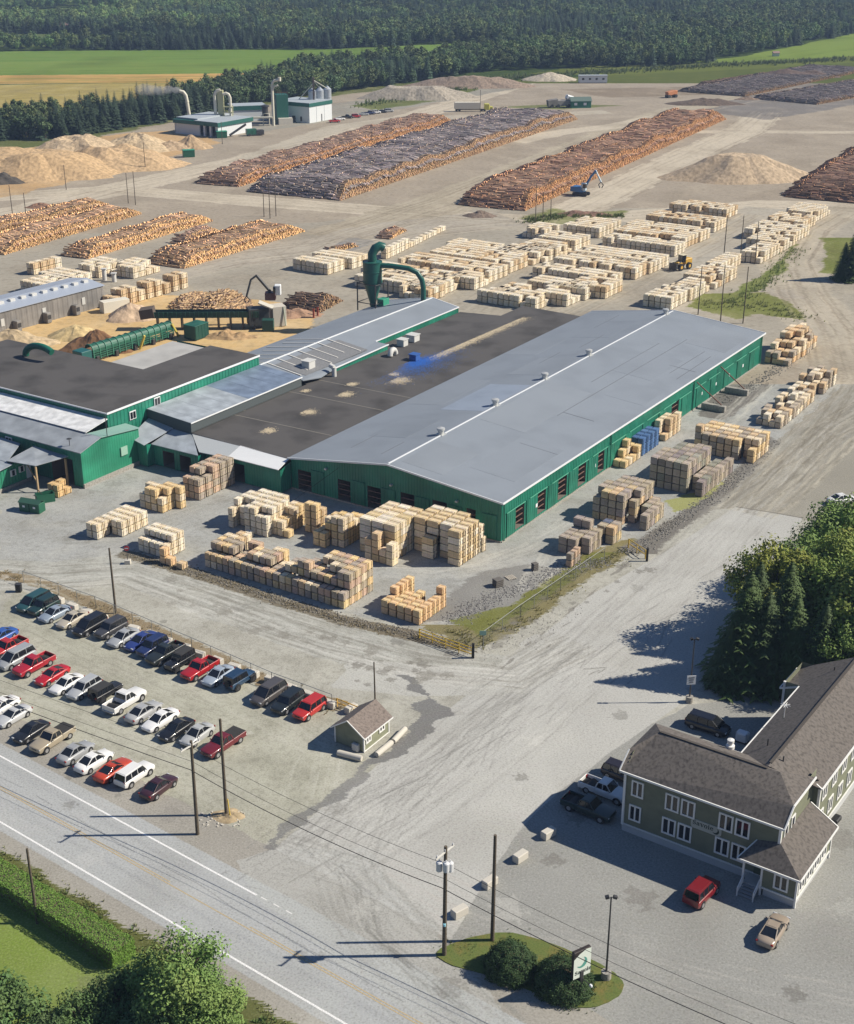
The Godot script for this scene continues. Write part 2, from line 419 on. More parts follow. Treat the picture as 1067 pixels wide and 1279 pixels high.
	for k in 22:
		var c := G(lerpf(640, 800, rng.randf()) + rng.randf_range(-20, 20), rng.randf_range(700, 860))
		m.stroke([c, c + Vector3(rng.randf_range(.5, 3), 0, rng.randf_range(-3, -.5))], rng.randf_range(.15, .4), Color(0.40, 0.385, 0.36, .5), -0.05)
	# damp, bare asphalt by the hut
	var wet := Color(0.47, 0.462, 0.45)
	m.fill(GP([500, 843, 512, 846, 535, 866, 564, 890, 545, 912, 522, 930, 505, 945, 470, 955, 450, 962, 470, 945, 512, 915, 522, 900, 515, 885, 530, 872, 515, 860]), wet, 0.9, 0.3)
	m.fill(GP([450, 955, 472, 956, 455, 975, 420, 1000, 380, 1030, 335, 1062, 330, 1058, 375, 1020, 430, 975]), Color(wet.r, wet.g, wet.b, 0.85), 0.8, 0.3)
	m.ribbon(GP([920, 633, 965, 640, 1003, 647]), 0.25, Color(0.40, 0.38, 0.35, 0.8), 0.1)
	m.ribbon(GP([800, 690, 740, 740, 625, 836]), 0.25, Color(0.48, 0.46, 0.43, 0.7), 0.4)
	for k in 70:
		var st := splat(rng.randi_range(10, 46), Color(0.36, 0.345, 0.32) if k % 3 else Color(0.80, 0.785, 0.75), rng.randf_range(0.12, 0.4), k)
		m.stamp(st, G(rng.randf_range(0, 1067), rng.randf_range(600, 1279)))
	for k in 40:    # broken edge of the side road, scrape marks on the lane
		var t := rng.randf()
		m.stamp(splat(rng.randi_range(6, 26), Color(0.44, 0.42, 0.39), 0.55, 900 + k), G(lerpf(440, 800, t) + rng.randf_range(-30, 30), lerpf(850, 690, t) + rng.randf_range(-8, 25)))
	for k in 30:
		m.stamp(splat(rng.randi_range(8, 30), Color(0.50, 0.48, 0.44), 0.5, 1200 + k), G(rng.randf_range(180, 560), 0) if false else G(lerpf(200, 560, k / 30.0) + rng.randf_range(-15, 15), lerpf(735, 850, k / 30.0) + rng.randf_range(-12, 12)))
	m.blotch(tile(1024, 0.006, Color(0.40, 0.38, 0.34), 0.48, 0.16, 11, 3))
	m.blotch(tile(900, 0.007, Color(0.84, 0.82, 0.77), 0.48, 0.16, 12, 3))
	m.blotch(tile(320, 0.42, Color(0.25, 0.23, 0.20), 0.50, 0.26, 14, 1))
	m.blotch(tile(352, 0.45, Color(0.92, 0.90, 0.85), 0.52, 0.24, 15, 1))
	near_mat = StandardMaterial3D.new(); near_mat.resource_name = "yard gravel"; near_mat.albedo_texture = m.texture(); near_mat.albedo_color = Color(0.97, 0.985, 1.0); near_mat.roughness = 0.95; near_mat.texture_repeat = false
	near_mat.metallic_specular = 0.25
	var yard := struct("ground", sheet(NX0, NZ0, NW, ND, 24, 24), near_mat)
	yard.set_meta("label", "pale gravel yard with tyre tracks between mill, lane and car park")
	# highway as its own sheet, with its painted lines
	var rb := MB.new()
	for i in 20: rb.quad(hwp(-45 + i * 7.0, 4.3) + Vector3(0, .005, 0), hwp(-38 + i * 7.0, 4.3) + Vector3(0, .005, 0), hwp(-38 + i * 7.0, -5.2) + Vector3(0, .005, 0), hwp(-45 + i * 7.0, -5.2) + Vector3(0, .005, 0))
	for q in rb.v: rb.uv.append(Vector2((q.x - NX0) / NW, (q.z - NZ0) / ND))
	var road := struct("road", rb, near_mat)
	road.set_meta("label", "grey two-lane highway with white edge lines and yellow centre line")
	var white := mat("road paint", lin(0.85, 0.85, 0.84), 0.7, 0.0, grain("paint", 0.05, 0.78, 1.05), 0.5)
	var yel := mat("yellow road paint", lin(0.50, 0.40, 0.24), 0.7, 0.0, grain("paint", 0.05, 0.78, 1.05), 0.5)
	var line := func(called: String, s0: float, s1: float, d: float, w: float, ma: Material):
		var lb := MB.new(); var y := Vector3(0, .010, 0)
		lb.quad(hwp(s0, d + w) + y, hwp(s1, d + w) + y, hwp(s1, d) + y, hwp(s0, d) + y)
		obj(called, lb, ma, road)
	line.call("edge_line", -45, 95, 3.35, 0.2, white)
	line.call("edge_line", -45, 28.5, -3.75, 0.2, white)
	for k in 3: line.call("edge_dash", 29.0 + k * 1.5, 29.7 + k * 1.5, -3.75, 0.12, mat("worn road paint", lin(0.62, 0.62, 0.60), 0.8))
	line.call("edge_line", 60, 95, -3.75, 0.2, white)
	line.call("centre_line", -45, 21.0, -0.28, 0.12, yel)
	line.call("centre_line", 31, 95, -0.28, 0.12, yel)
	line.call("centre_line", -45, 95, -0.02, 0.12, yel)
	# log yard, 0.34 m a pixel
	var y := Map.new(-262.0, -765.0, 1536, 1530, 2.93, Color(0.60, 0.56, 0.495))
	var rd := Color(0.73, 0.69, 0.615)
	y.fill(GP([-100, 450, -100, 300, 300, 290, 560, 262, 800, 262, 1200, 262, 1200, 470, 950, 456, 626, 560]), Color(0.605, 0.58, 0.525), 2.0)
	y.fill(GP([-100, 470, -100, 400, 60, 388, 180, 372, 330, 380, 400, 395, 330, 470]), Color(0.78, 0.655, 0.46), 1.2, 0.8)
	y.ribbon(GP([-100, 290, 0, 272, 150, 236, 300, 203, 480, 158, 600, 120, 660, 100]), 17, rd, 1.2, 1)
	y.ribbon(GP([-60, 252, 140, 238, 300, 252, 430, 262, 560, 272, 680, 278, 800, 272, 960, 258, 1200, 262]), 15, rd, 1.2, 1)
	y.ribbon(GP([420, 300, 560, 255, 760, 175, 850, 140, 960, 118, 1067, 100, 1150, 88]), 24, Color(0.645, 0.605, 0.53), 1.5, 1)
	y.ribbon(GP([700, 275, 840, 205, 930, 165, 960, 140, 940, 128]), 17, rd, 1.2, 1)
	y.ribbon(GP([760, 168, 900, 165, 1067, 166, 1250, 168]), 8, rd, 1.0, 1)
	y.ribbon(GP([640, 178, 700, 166, 770, 158, 860, 140]), 12, rd, 1.0, 1)
	y.ribbon(GP([300, 205, 420, 160, 500, 148, 650, 145, 760, 140]), 12, Color(0.68, 0.645, 0.58), 1.0, 1)
	y.ribbon(GP([180, 345, 280, 325, 420, 310, 500, 290, 640, 275]), 24, Color(0.64, 0.61, 0.555), 1.5, 1)
	y.ribbon(GP([850, 345, 900, 310, 940, 280, 960, 262]), 14, Color(0.65, 0.62, 0.565), 1.0, 1)
	y.ribbon(GP([1200, 272, 1060, 265, 1015, 290, 990, 330, 1005, 370, 1040, 420, 1060, 480, 1000, 560]), 15, Color(0.655, 0.62, 0.555), 1.0, 1)
	y.ribbon(GP([800, 392, 880, 388, 960, 372, 1005, 372]), 9, Color(0.66, 0.63, 0.575), 1.0, 1)
	y.fill(GP([650, 275, 690, 262, 720, 268, 790, 265, 760, 278, 690, 284]), Color(0.40, 0.43, 0.21, 0.8), 1.5, 2)
	y.fill(GP([905, 385, 935, 360, 975, 335, 1000, 300, 985, 340, 950, 368]), Color(0.38, 0.42, 0.19), 1.0, 1)
	y.fill(GP([880, 372, 960, 370, 1010, 392, 1010, 405, 955, 398, 925, 405, 860, 388]), Color(0.43, 0.45, 0.23), 0.8, 1.2)
	y.fill(GP([1032, 300, 1120, 300, 1120, 352, 1032, 345, 1036, 320]), Color(0.40, 0.43, 0.20), 0.8, 1)
	y.fill(GP([370, 330, 440, 300, 470, 305, 400, 335]), Color(0.52, 0.52, 0.52, 0.8), 1.2, 0.6)
	y.fill(GP([195, 320, 225, 308, 235, 312, 205, 325]), Color(0.50, 0.50, 0.51, 0.8), 1.2, 0.6)
	y.fill(GP([880, 140, 960, 108, 1067, 90, 1200, 80, 1200, 120, 1067, 132, 960, 150]), Color(0.47, 0.45, 0.43), 2.0, 2)
	y.fill(GP([700, 112, 880, 108, 980, 100, 900, 118, 760, 122]), Color(0.52, 0.47, 0.40), 2.0, 2)
	y.fill(GP([-100, 260, -100, 205, 0, 190, 150, 168, 260, 160, 270, 180, 150, 215, 0, 250]), Color(0.72, 0.595, 0.43), 2.0, 2)
	y.fill(GP([240, 170, 330, 140, 480, 122, 640, 96, 700, 92, 640, 112, 480, 140, 330, 165]), Color(0.56, 0.545, 0.50), 1.5, 1)
	y.fill(GP([-200, 215, 0, 192, 120, 172, 220, 152, 330, 132, 480, 112, 600, 97, 760, 88, 1067, 76, 1300, 68, 1300, 40, -200, 40]), Color(0.34, 0.37, 0.19), 2.0, 3)
	y.fill(GP([-200, 94, 325, 91, 305, 99, 240, 103, -200, 106]), Color(0.74, 0.60, 0.38), 1.5)
	y.fill(GP([-200, 106, 0, 106, 240, 103, 215, 116, 110, 132, 0, 142, -200, 160]), Color(0.62, 0.56, 0.31), 1.5)
	y.tracks(GP([-200, 125, 0, 118, 225, 108]), 22, 36, Color(0.52, 0.47, 0.25, 0.4), 2.5, 0.1)
	y.fill(GP([440, 132, 560, 112, 620, 104, 560, 124, 470, 138]), Color(0.36, 0.39, 0.20), 1.5, 2)
	y.fill(GP([620, 134, 700, 130, 780, 132, 700, 137]), Color(0.41, 0.43, 0.25), 1.5, 2)
	var trk := Color(0.78, 0.735, 0.65, 0.30); var rut := Color(0.40, 0.36, 0.30, 0.24)
	for c in [trk, rut]:
		y.tracks(GP([420, 300, 560, 255, 760, 175, 850, 140, 960, 118, 1067, 100]), 24, 11, c, 0.8, 0.1)
		y.tracks(GP([-60, 290, 0, 272, 150, 236, 300, 203, 480, 158, 600, 120]), 14, 7, c, 0.7, 0.1)
		y.tracks(GP([-60, 252, 140, 238, 300, 252, 430, 262, 560, 272, 680, 278, 800, 272, 960, 258, 1200, 262]), 14, 6, c, 0.7, 0.1)
		y.tracks(GP([700, 275, 840, 205, 930, 165, 960, 140]), 18, 9, c, 0.8, 0.1)
		y.tracks(GP([180, 345, 280, 325, 420, 310, 500, 290, 640, 275]), 20, 12, c, 0.7, 0.1)
		y.tracks(GP([690, 400, 800, 345, 870, 310, 940, 270]), 20, 6, c, 0.6, 0.1)
		y.tracks(GP([1200, 272, 1060, 265, 1015, 290, 990, 330, 1005, 370, 1040, 420, 1060, 480, 1000, 560]), 22, 6, c, 0.6, 0.1)
		y.tracks(GP([400, 340, 380, 320, 420, 300, 480, 310]), 10, 8, c, 0.6, 0.1)
		y.tracks(GP([560, 390, 620, 350, 690, 300, 720, 270]), 14, 10, c, 0.6, 0.1)
		y.tracks(GP([760, 168, 900, 165, 1067, 166]), 8, 4, c, 0.9, 0.1)
	y.blotch(tile(512, 0.012, Color(0.40, 0.36, 0.30), 0.45, 0.26, 21, 4))
	y.blotch(tile(448, 0.02, Color(0.80, 0.75, 0.66), 0.45, 0.30, 22, 4))
	y.blotch(tile(384, 0.15, Color(0.30, 0.27, 0.22), 0.52, 0.28, 23, 3))
	y.blotch(tile(320, 0.35, Color(0.88, 0.84, 0.76), 0.50, 0.25, 24, 2))
	var ym := StandardMaterial3D.new(); ym.resource_name = "log yard dirt"; ym.albedo_texture = y.texture(); ym.albedo_color = Color(0.985, 0.99, 1.0); ym.roughness = 0.95; ym.texture_repeat = false; ym.metallic_specular = 0.25
	var ly := struct("dirt_yard", sheet(-262.0, -765.0, 524.2, 518.0, 24, 24), ym)
	ly.set_meta("label", "brown dirt log yard with pale haul roads")
	# farmland and hills
	var f := Map.new(-620.0, -1960.0, 1200, 1200, 1.0, Color(0.23, 0.29, 0.15))
	f.fill(GP([-300, 215, 0, 190, 220, 150, 480, 110, 1067, 76, 1400, 60, 1400, 300, -300, 300]), Color(0.34, 0.37, 0.19), 2)
	f.fill(GP([-200, 64, 0, 64, 130, 63, 270, 62, 400, 62, 600, 53, 625, 58, 560, 76, 400, 86, 320, 92, -200, 95]), Color(0.40, 0.50, 0.235), 2.0)
	f.fill(GP([-200, 80, 100, 76, 300, 80, 420, 84, 300, 90, -200, 93]), Color(0.44, 0.51, 0.25, 0.7), 4.0, 6)
	f.fill(GP([-200, 94, 0, 94, 325, 91, 305, 99, 240, 103, -200, 106]), Color(0.74, 0.60, 0.38), 1.5)
	f.fill(GP([-200, 106, 0, 106, 240, 103, 215, 116, 110, 132, 0, 142, -200, 160]), Color(0.62, 0.56, 0.31), 1.5)
	f.fill(GP([-200, 43, 0, 42, 180, 44, 300, 42, 312, 48, 280, 53, 60, 58, -200, 60]), Color(0.33, 0.38, 0.22), 2.0)
	f.fill(GP([860, 78, 930, 70, 1000, 56, 1067, 42, 1200, 25, 1200, 65, 1067, 70, 930, 78]), Color(0.45, 0.52, 0.24), 2.0)
	f.fill(GP([660, 92, 740, 82, 930, 78, 1067, 70, 1200, 65, 1200, 80, 1067, 78, 900, 88, 760, 94]), Color(0.38, 0.41, 0.20), 2.0, 6)
	f.fill(GP([-300, 30, -300, 22, 0, 20, 120, 17, 190, 21, 60, 28]), Color(0.36, 0.42, 0.22), 2.0)
	f.fill(GP([440, 5, 560, 2, 700, 3, 560, 9]), Color(0.30, 0.42, 0.17), 3.0)
	for c in [Color(0.30, 0.40, 0.16, 0.35), Color(0.50, 0.57, 0.30, 0.35)]: f.tracks(GP([-200, 80, 130, 77, 400, 74, 600, 60]), 26, 120, c, 4.0, 0.1)
	f.tracks(GP([-200, 99, 300, 96]), 14, 28, Color(0.62, 0.48, 0.30, 0.4), 3.0, 0.1)
	f.tracks(GP([900, 76, 1000, 62, 1200, 40]), 14, 60, Color(0.36, 0.44, 0.18, 0.35), 4.0, 0.1)
	f.blotch(tile(400, 0.01, Color(0.20, 0.25, 0.10), 0.45, 0.3, 31, 4))
	f.blotch(tile(300, 0.08, Color(0.55, 0.52, 0.30), 0.5, 0.22, 32, 3))
	var fm := StandardMaterial3D.new(); fm.resource_name = "farmland"; fm.albedo_texture = f.texture(); fm.roughness = 1.0; fm.texture_repeat = false; fm.metallic_specular = 0.1
	var far := sheet(-620.0, -1960.0, 1200.0, 1200.0, 40, 40, -0.06, true)
	struct("farmland", far, fm).set_meta("label", "striped green and tan fields below wooded hills")
	var base := sheet(-4000, -6500, 8000, 7000, 70, 60, -0.9, true)
	struct("terrain", base, mat("meadow", lin(0.045, 0.075, 0.025), 1.0, 0.0, grain("meadow", 0.02, 0.6, 1.1), 0.004))

var hw0 := G(27, 1000)
var hwd := (G(327, 1169) - G(27, 1000)).normalized()
func hwp(s: float, d: float) -> Vector3:      # along the highway's centre line, d metres towards the lawn
	return hw0 + hwd * s + Vector3(-hwd.z, 0, hwd.x) * d
# ---------------------------------------------------------------- buildings of the mill
func L(u: float, v: float, h := 0.0) -> Vector3: return Vector3(u, h, -v)

func ribs(mb: MB, p: Vector3, q: Vector3, y0: float, t0: float, t1: float, pitch := 0.5, dep := 0.05) -> void:
	# upright ribbed sheeting from p to q as seen from outside left to right, bottom y0, tops t0..t1
	var d := q - p; d.y = 0
	var len := d.length()
	if len < 0.01: return
	d /= len
	var nrm := d.cross(Vector3.UP)
	var n := maxi(1, int(round(len / pitch)))
	var w := len / n
	var prof := [[0.0, 0.0], [0.5, 0.0], [0.62, 1.0], [0.88, 1.0], [1.0, 0.0]]
	for i in n:
		for k in 4:
			var s0: float = (i + prof[k][0]) * w; var s1: float = (i + prof[k + 1][0]) * w
			var a: Vector3 = p + d * s0 + nrm * dep * prof[k][1]; var b: Vector3 = p + d * s1 + nrm * dep * prof[k + 1][1]
			a.y = 0; b.y = 0
			var ya := lerpf(t0, t1, s0 / len); var yb := lerpf(t0, t1, s1 / len)
			mb.quad(a + Vector3(0, y0, 0), b + Vector3(0, y0, 0), b + Vector3(0, yb, 0), a + Vector3(0, ya, 0))
func wall(mb: MB, p: Vector3, q: Vector3, y0: float, t0: float, t1: float, opens := [], pitch := 0.5, dep := 0.05) -> void:
	# opens: [start, end, bottom, top] along the wall, in order
	var len := Vector2(q.x - p.x, q.z - p.z).length()
	var at := func(s): return p.lerp(q, s / len)
	var top := func(s): return lerpf(t0, t1, s / len)
	var s0 := 0.0
	for o in opens:
		ribs(mb, at.call(s0), at.call(o[0]), y0, top.call(s0), top.call(o[0]), pitch, dep)
		ribs(mb, at.call(o[0]), at.call(o[1]), o[3], top.call(o[0]), top.call(o[1]), pitch, dep)
		if o[2] > y0 + 0.02: ribs(mb, at.call(o[0]), at.call(o[1]), y0, o[2], o[2], pitch, dep)
		s0 = o[1]
	ribs(mb, at.call(s0), q, y0, top.call(s0), t1, pitch, dep)
func opening(parent: Node3D, p: Vector3, q: Vector3, s0: float, s1: float, b: float, t: float, bars := 3, deep := 9.0, called := "doorway") -> Node3D:
	# a real recess behind a wall opening: reveal, dark room, cross bars
	var d := (q - p); d.y = 0; d = d.normalized()
	var inn := -d.cross(Vector3.UP)
	var mb := MB.new()
	var a := p + d * s0; var e := p + d * s1
	a.y = 0; e.y = 0
	var B := Vector3(0, b + 0.01, 0); var T := Vector3(0, t, 0); var I := inn * deep
	mb.quad(a + B + I, e + B + I, e + T + I, a + T + I)
	mb.quad(a + B, a + B + I, a + T + I, a + T); mb.quad(e + B + I, e + B, e + T, e + T + I)
	mb.quad(a + T, a + T + I, e + T + I, e + T); mb.quad(a + B + I, a + B, e + B, e + B + I)
	var o := obj(called, mb, mat("shed interior", lin(0.15, 0.125, 0.105), 0.95), parent)
	for k in bars:
		var y := lerpf(b, t, (k + 1.0) / (bars + 1.0))
		var rb := MB.new()
		rb.box((a + e) * 0.5 + Vector3(0, y, 0) + inn * 0.25, Vector3((e - a).length(), 0.12, 0.1), Basis(d, Vector3.UP, d.cross(Vector3.UP)))
		obj("cross_bar", rb, mat("weathered timber", lin(0.16, 0.09, 0.07), 0.9), o)
	return o
func trimline(mb: MB, p: Vector3, q: Vector3, w: float, h: float) -> void:
	var d := (q - p); var l := d.length(); d /= l
	var s := d.cross(Vector3.UP).normalized()
	mb.box((p + q) * 0.5, Vector3(l, h, w), Basis(d, s.cross(d), s))

func build_mill() -> void:
	var green := mat("green sheet metal", lin(0.020, 0.245, 0.160), 0.45, 0.0, grain("sheet", 0.01, 0.72, 1.10, 256, 4), 0.05)
	var grey := mat("grey roof sheet", lin(0.228, 0.256, 0.292), 0.6, 0.0, grain("roofgrey", 0.012, 0.93, 1.05, 256, 4), 0.03)
	var tar := mat("black tar roof", lin(0.075, 0.070, 0.068), 0.9, 0.0, grain("tar", 0.012, 0.72, 1.22, 512, 5), 0.017)
	var white := mat("white trim", lin(0.72, 0.74, 0.76), 0.5)
	var silver := mat("silver roof sheet", lin(0.40, 0.44, 0.48), 0.4, 0.0, grain("silver", 0.02, 0.78, 1.06), 0.06)
	var conc := mat("concrete", lin(0.42, 0.40, 0.36), 0.95, 0.0, grain("conc", 0.05, 0.65, 1.05), 0.3)
	# --- long shed
	var t := thing("long_shed", "long green shed under a blue grey gable roof with white ridge line", "building", MILL_O, MILL_TURN)
	var fr := []
	for a in [[4.2, 5.7, 0.2, 4.0], [9.0, 11.4, 0.2, 3.95], [14.5, 16.9, 0.2, 3.9], [20.4, 22.8, 0.2, 3.6], [25.9, 28.2, 0.2, 3.5], [33.1, 35.7, 0.2, 3.4]]:
		fr.push_front([37.0 - a[1], 37.0 - a[0], a[2], a[3]])
	var mb := MB.new()
	var fl1 := []; var fl2 := []
	for o in fr:
		if o[1] < 18.0: fl1.append(o)
		else: fl2.append([o[0] - 18.0, o[1] - 18.0, o[2], o[3]])
	wall(mb, L(0, 37), L(0, 19), 0.2, 4.95, 7.65, fl1); wall(mb, L(0, 19), L(0, 0), 0.2, 7.65, 6.05, fl2)
	obj("front_wall", mb, green, t)
	for o in fr: opening(t, L(0, 37), L(0, 0), o[0], o[1], o[2], o[3])
	var ro := []
	for a in [[3.8, 6.5], [10.4, 12.9], [16.7, 19.5], [23.2, 25.8], [29.9, 32.1], [57.9, 61.0]]: ro.append([a[0], a[1], 0.5 if a[0] < 50 else 0.2, 3.9])
	mb = MB.new(); wall(mb, L(0, 0), L(101, 0), 0.2, 6.05, 6.05, ro); obj("side_wall", mb, green, t)
	for o in ro: opening(t, L(0, 0), L(101, 0), o[0], o[1], o[2], o[3])
	mb = MB.new(); wall(mb, L(101, 0), L(101, 19), 0.2, 6.05, 7.65); wall(mb, L(101, 19), L(101, 37), 0.2, 7.65, 4.95); obj("back_wall", mb, green, t)
	mb = MB.new(); wall(mb, L(101, 37), L(0, 37), 0.2, 4.95, 4.95); obj("side_wall", mb, green, t)
	mb = MB.new()
	for seg in [[L(0, 37), L(0, 0)], [L(0, 0), L(101, 0)], [L(101, 0), L(101, 37)], [L(101, 37), L(0, 37)]]:
		trimline(mb, seg[0] + Vector3(0, 0.1, 0), seg[1] + Vector3(0, 0.1, 0), 0.3, 0.22)
	obj("footing", mb, conc, t)
	mb = MB.new(); mb.slab([L(-0.4, 37.3, 5.05), L(-0.4, 19, 7.85), L(101.4, 19, 7.85), L(101.4, 37.3, 5.05)].map(func(p): return p), 0.12)
	obj("roof_sheet", mb, grey, t)
	mb = MB.new(); mb.slab([L(-0.4, 19, 7.85), L(-0.4, -0.4, 6.15), L(101.4, -0.4, 6.15), L(101.4, 19, 7.85)], 0.12)
	obj("roof_sheet", mb, grey, t)
	mb = MB.new(); mb.slab([L(0, 19.13, 7.90), L(0, 18.87, 7.90), L(101, 18.87, 7.90), L(101, 19.13, 7.90)], 0.1); obj("ridge_cap", mb, white, t)
	mb = MB.new()
	for seg in [[L(-0.42, 37.3, 5.0), L(-0.42, 19, 7.8)], [L(-0.42, 19, 7.8), L(-0.42, -0.42, 6.1)], [L(-0.42, -0.42, 6.1), L(101.4, -0.42, 6.1)], [L(101.42, -0.42, 6.1), L(101.42, 19, 7.8)], [L(101.42, 19, 7.8), L(101.42, 37.3, 5.0)]]:
		trimline(mb, seg[0], seg[1], 0.12, 0.26)
	obj("eave_trim", mb, white, t)
	# newer sheets let into the roof
	var slope := func(v): return 7.85 - (v - 19.0) * (2.8 / 18.3) if v > 19 else 7.85 - (19.0 - v) * (1.7 / 19.4)
	for q in [[27.5, 19.6, 43.5, 27.6, 0], [60, 5, 74, 12.5, 1], [7, 2, 22, 9.5, 1], [48, 1, 56, 8, 1], [78, 22, 92, 30, 1], [12, 24, 22, 31, 1], [24, 10, 47, 18, 2], [84, 1, 98, 9, 2], [50, 20, 62, 28, 2], [2, 11, 12, 18, 2], [64, 30, 76, 36.5, 2], [30, 29, 46, 36.5, 2]]:
		mb = MB.new()
		mb.slab([L(q[0], q[3], slope.call(q[3]) + .015), L(q[0], q[1], slope.call(q[1]) + .015), L(q[2], q[1], slope.call(q[1]) + .015), L(q[2], q[3], slope.call(q[3]) + .015)], 0.02)
		obj("roof_sheet", mb, mat("pale roof sheet", lin(0.27, 0.315, 0.385), 0.55, 0.0, grain("roofgrey", 0.012, 0.93, 1.05), 0.05) if q[4] == 0 else mat("faded roof sheet", lin(0.236, 0.263, 0.297), 0.6, 0.0, grain("roofgrey", 0.012, 0.93, 1.05), 0.017) if q[4] == 2 else mat("newer roof sheet", lin(0.222, 0.249, 0.284), 0.6, 0.0, grain("roofgrey", 0.012, 0.93, 1.05), 0.021), t)
	var seam := mat("roof seam", lin(0.13, 0.14, 0.155), 0.7)
	for q in [[20, 2, 20, 8.5], [34, 9.5, 86, 9.5], [36, 4, 36, 9.5], [70, 1, 70, 6], [52, 12.5, 80, 12.5], [64, 2, 80, 2.2], [66, 4.2, 82, 4.2], [58, 26, 66, 26], [70, 24, 80, 24], [86, 29, 97, 29], [6, 30, 13, 30], [4, 23, 10, 23]]:
		mb = MB.new(); trimline(mb, L(q[0], q[1], slope.call(q[1]) + .01), L(q[2], q[3], slope.call(q[3]) + .01), 0.10, 0.03); obj("roof_seam", mb, seam, t)
	for u in [14.6, 31.0, 47.7, 64.3, 98.0]:
		mb = MB.new(); mb.lathe(L(u, 19.3, 7.7), [Vector2(0.45, 0), Vector2(0.45, 0.75), Vector2(0.62, 0.85), Vector2(0.62, 1.15), Vector2(0, 1.3)], 12)
		mb.box(L(u, 19.3, 7.85), Vector3(1.3, 0.12, 1.3)); obj("roof_vent", mb, mat("galvanised vent", lin(0.52, 0.53, 0.52), 0.4, 0.3), t)
	# sliding panels hung on a rail along the lit side, and number plates
	var panel := mat("green door sheet", lin(0.017, 0.21, 0.135), 0.5, 0.0, grain("sheet", 0.01, 0.72, 1.10), 0.08)
	for u in [1.3, 7.0, 13.4, 20.0, 26.3, 33.0, 39.5, 46.0, 52.5, 62.0, 68.5, 75.0, 81.5, 88.0, 94.5]:
		mb = MB.new(); ribs(mb, L(u, -0.16), L(u + 2.4, -0.16), 0.35, 4.0, 4.0, 0.6, 0.04)
		mb.box(L(u + 1.2, -0.10, 2.15), Vector3(2.4, 3.7, 0.1)); obj("sliding_door", mb, panel, t)
	mb = MB.new()
	for k in 15: trimline(mb, L(1.2 + k * 6.6, -0.2, 4.06), L(6.4 + k * 6.6, -0.2, 4.06), 0.08, 0.1)
	obj("door_rail", mb, mat("pale green rail", lin(0.10, 0.36, 0.25), 0.5), t)
	for u in [9.3, 21.5, 28.0, 63.4, 70.4, 77.0, 83.4, 90.4]:
		mb = MB.new(); mb.box(L(u + .6, -0.14, 2.2), Vector3(0.55, 0.55, 0.03)); obj("plate", mb, white, t)
	for o in fr:
		mb = MB.new(); ribs(mb, L(-0.16, 37 - o[0] - 2.6), L(-0.16, 37 - o[0] - 5.0), 0.35, 3.9, 3.9, 0.6, 0.04); mb.box(L(-0.10, 37 - o[0] - 3.8, 2.1), Vector3(0.1, 3.6, 2.4)); obj("sliding_door", mb, panel, t)
	for u in [0.5, 34.0, 67.0, 100.3]:
		mb = MB.new(); mb.box(L(u, -0.2, 3.1), Vector3(0.14, 5.8, 0.14)); obj("downpipe", mb, panel, t)
	for v in [7.2, 18.4, 30.2]:
		mb = MB.new(); mb.box(L(-0.25, v, 4.7), Vector3(0.45, 0.3, 0.4), Basis(), .05); obj("wall_lamp", mb, mat("galvanised vent", Color.WHITE), t)
	# leaning struts on footings against the side wall
	for u in [69.0, 80.0]:
		var s := thing("wall_strut", "rusty steel strut propping the green shed wall from a concrete footing", "strut", M(u, 0), MILL_TURN, "struts along the shed wall")
		mb = MB.new(); mb.cyl(L(-1.5, -0.42, 5.3), L(1.0, -4.6, 0.9), 0.11); obj("brace", mb, mat("rust", lin(0.16, 0.085, 0.06), 0.9), s)
		mb = MB.new(); mb.box(L(0.6, -3.1, 0.55), Vector3(0.9, 1.1, 4.4), Basis(), 0.06); obj("footing", mb, conc, s)
	# --- flat tar roof between the shed and the sawmill
	t = thing("flat_roof_hall", "low green hall under a black tar roof with sandy patches", "building", MILL_O, MILL_TURN)
	var outline := [L(0, 57, 5), L(0, 37.35, 4.75), L(97.5, 37.35, 4.75), L(97.5, 51.5, 4.95), L(88.3, 51.5, 4.95), L(86, 60, 5), L(30, 60, 5), L(30, 57, 5)]
	mb = MB.new(); mb.slab(outline, 0.3); obj("roof_deck", mb, tar, t)
	mb = MB.new(); wall(mb, L(97.3, 37.4), L(97.3, 51.4), 0.1, 4.5, 4.6); wall(mb, L(88.2, 51.4), L(86, 59.9), 0.1, 4.6, 4.6); wall(mb, L(86, 60), L(30, 60), 0.1, 4.6, 4.6); obj("back_wall", mb, green, t)
	mb = MB.new()
	wall(mb, L(-2.6, 52), L(-2.6, 37), 0.15, 3.75, 3.75, [[5.0, 7.9, 0.2, 3.1]]); wall(mb, L(-2.6, 37.02), L(-0.1, 37.02), 0.15, 3.75, 4.4); obj("front_wall", mb, green, t)
	opening(t, L(-2.6, 52), L(-2.6, 37), 5.0, 7.9, 0.2, 3.1, 0, 9.0)
	mb = MB.new(); wall(mb, L(-4.2, 61.5), L(-4.2, 52), 0.15, 3.5, 3.5, [[2.0, 4.4, 0.2, 2.9], [5.6, 7.9, 0.2, 2.9]]); wall(mb, L(-4.2, 52), L(-2.6, 52), 0.15, 3.5, 3.5); obj("front_wall", mb, green, t)
	for o in [[2.0, 4.4], [5.6, 7.9]]: opening(t, L(-4.2, 61.5), L(-4.2, 52), o[0], o[1], 0.2, 2.9, 0, 9.0)
	mb = MB.new(); mb.slab([L(-3.0, 47, 4.0), L(-3.0, 37.1, 4.0), L(0.1, 37.4, 4.72), L(0.1, 47, 4.9)], 0.1)
	obj("canopy_sheet", mb, mat("white canopy sheet", lin(0.75, 0.76, 0.76), 0.4), t)
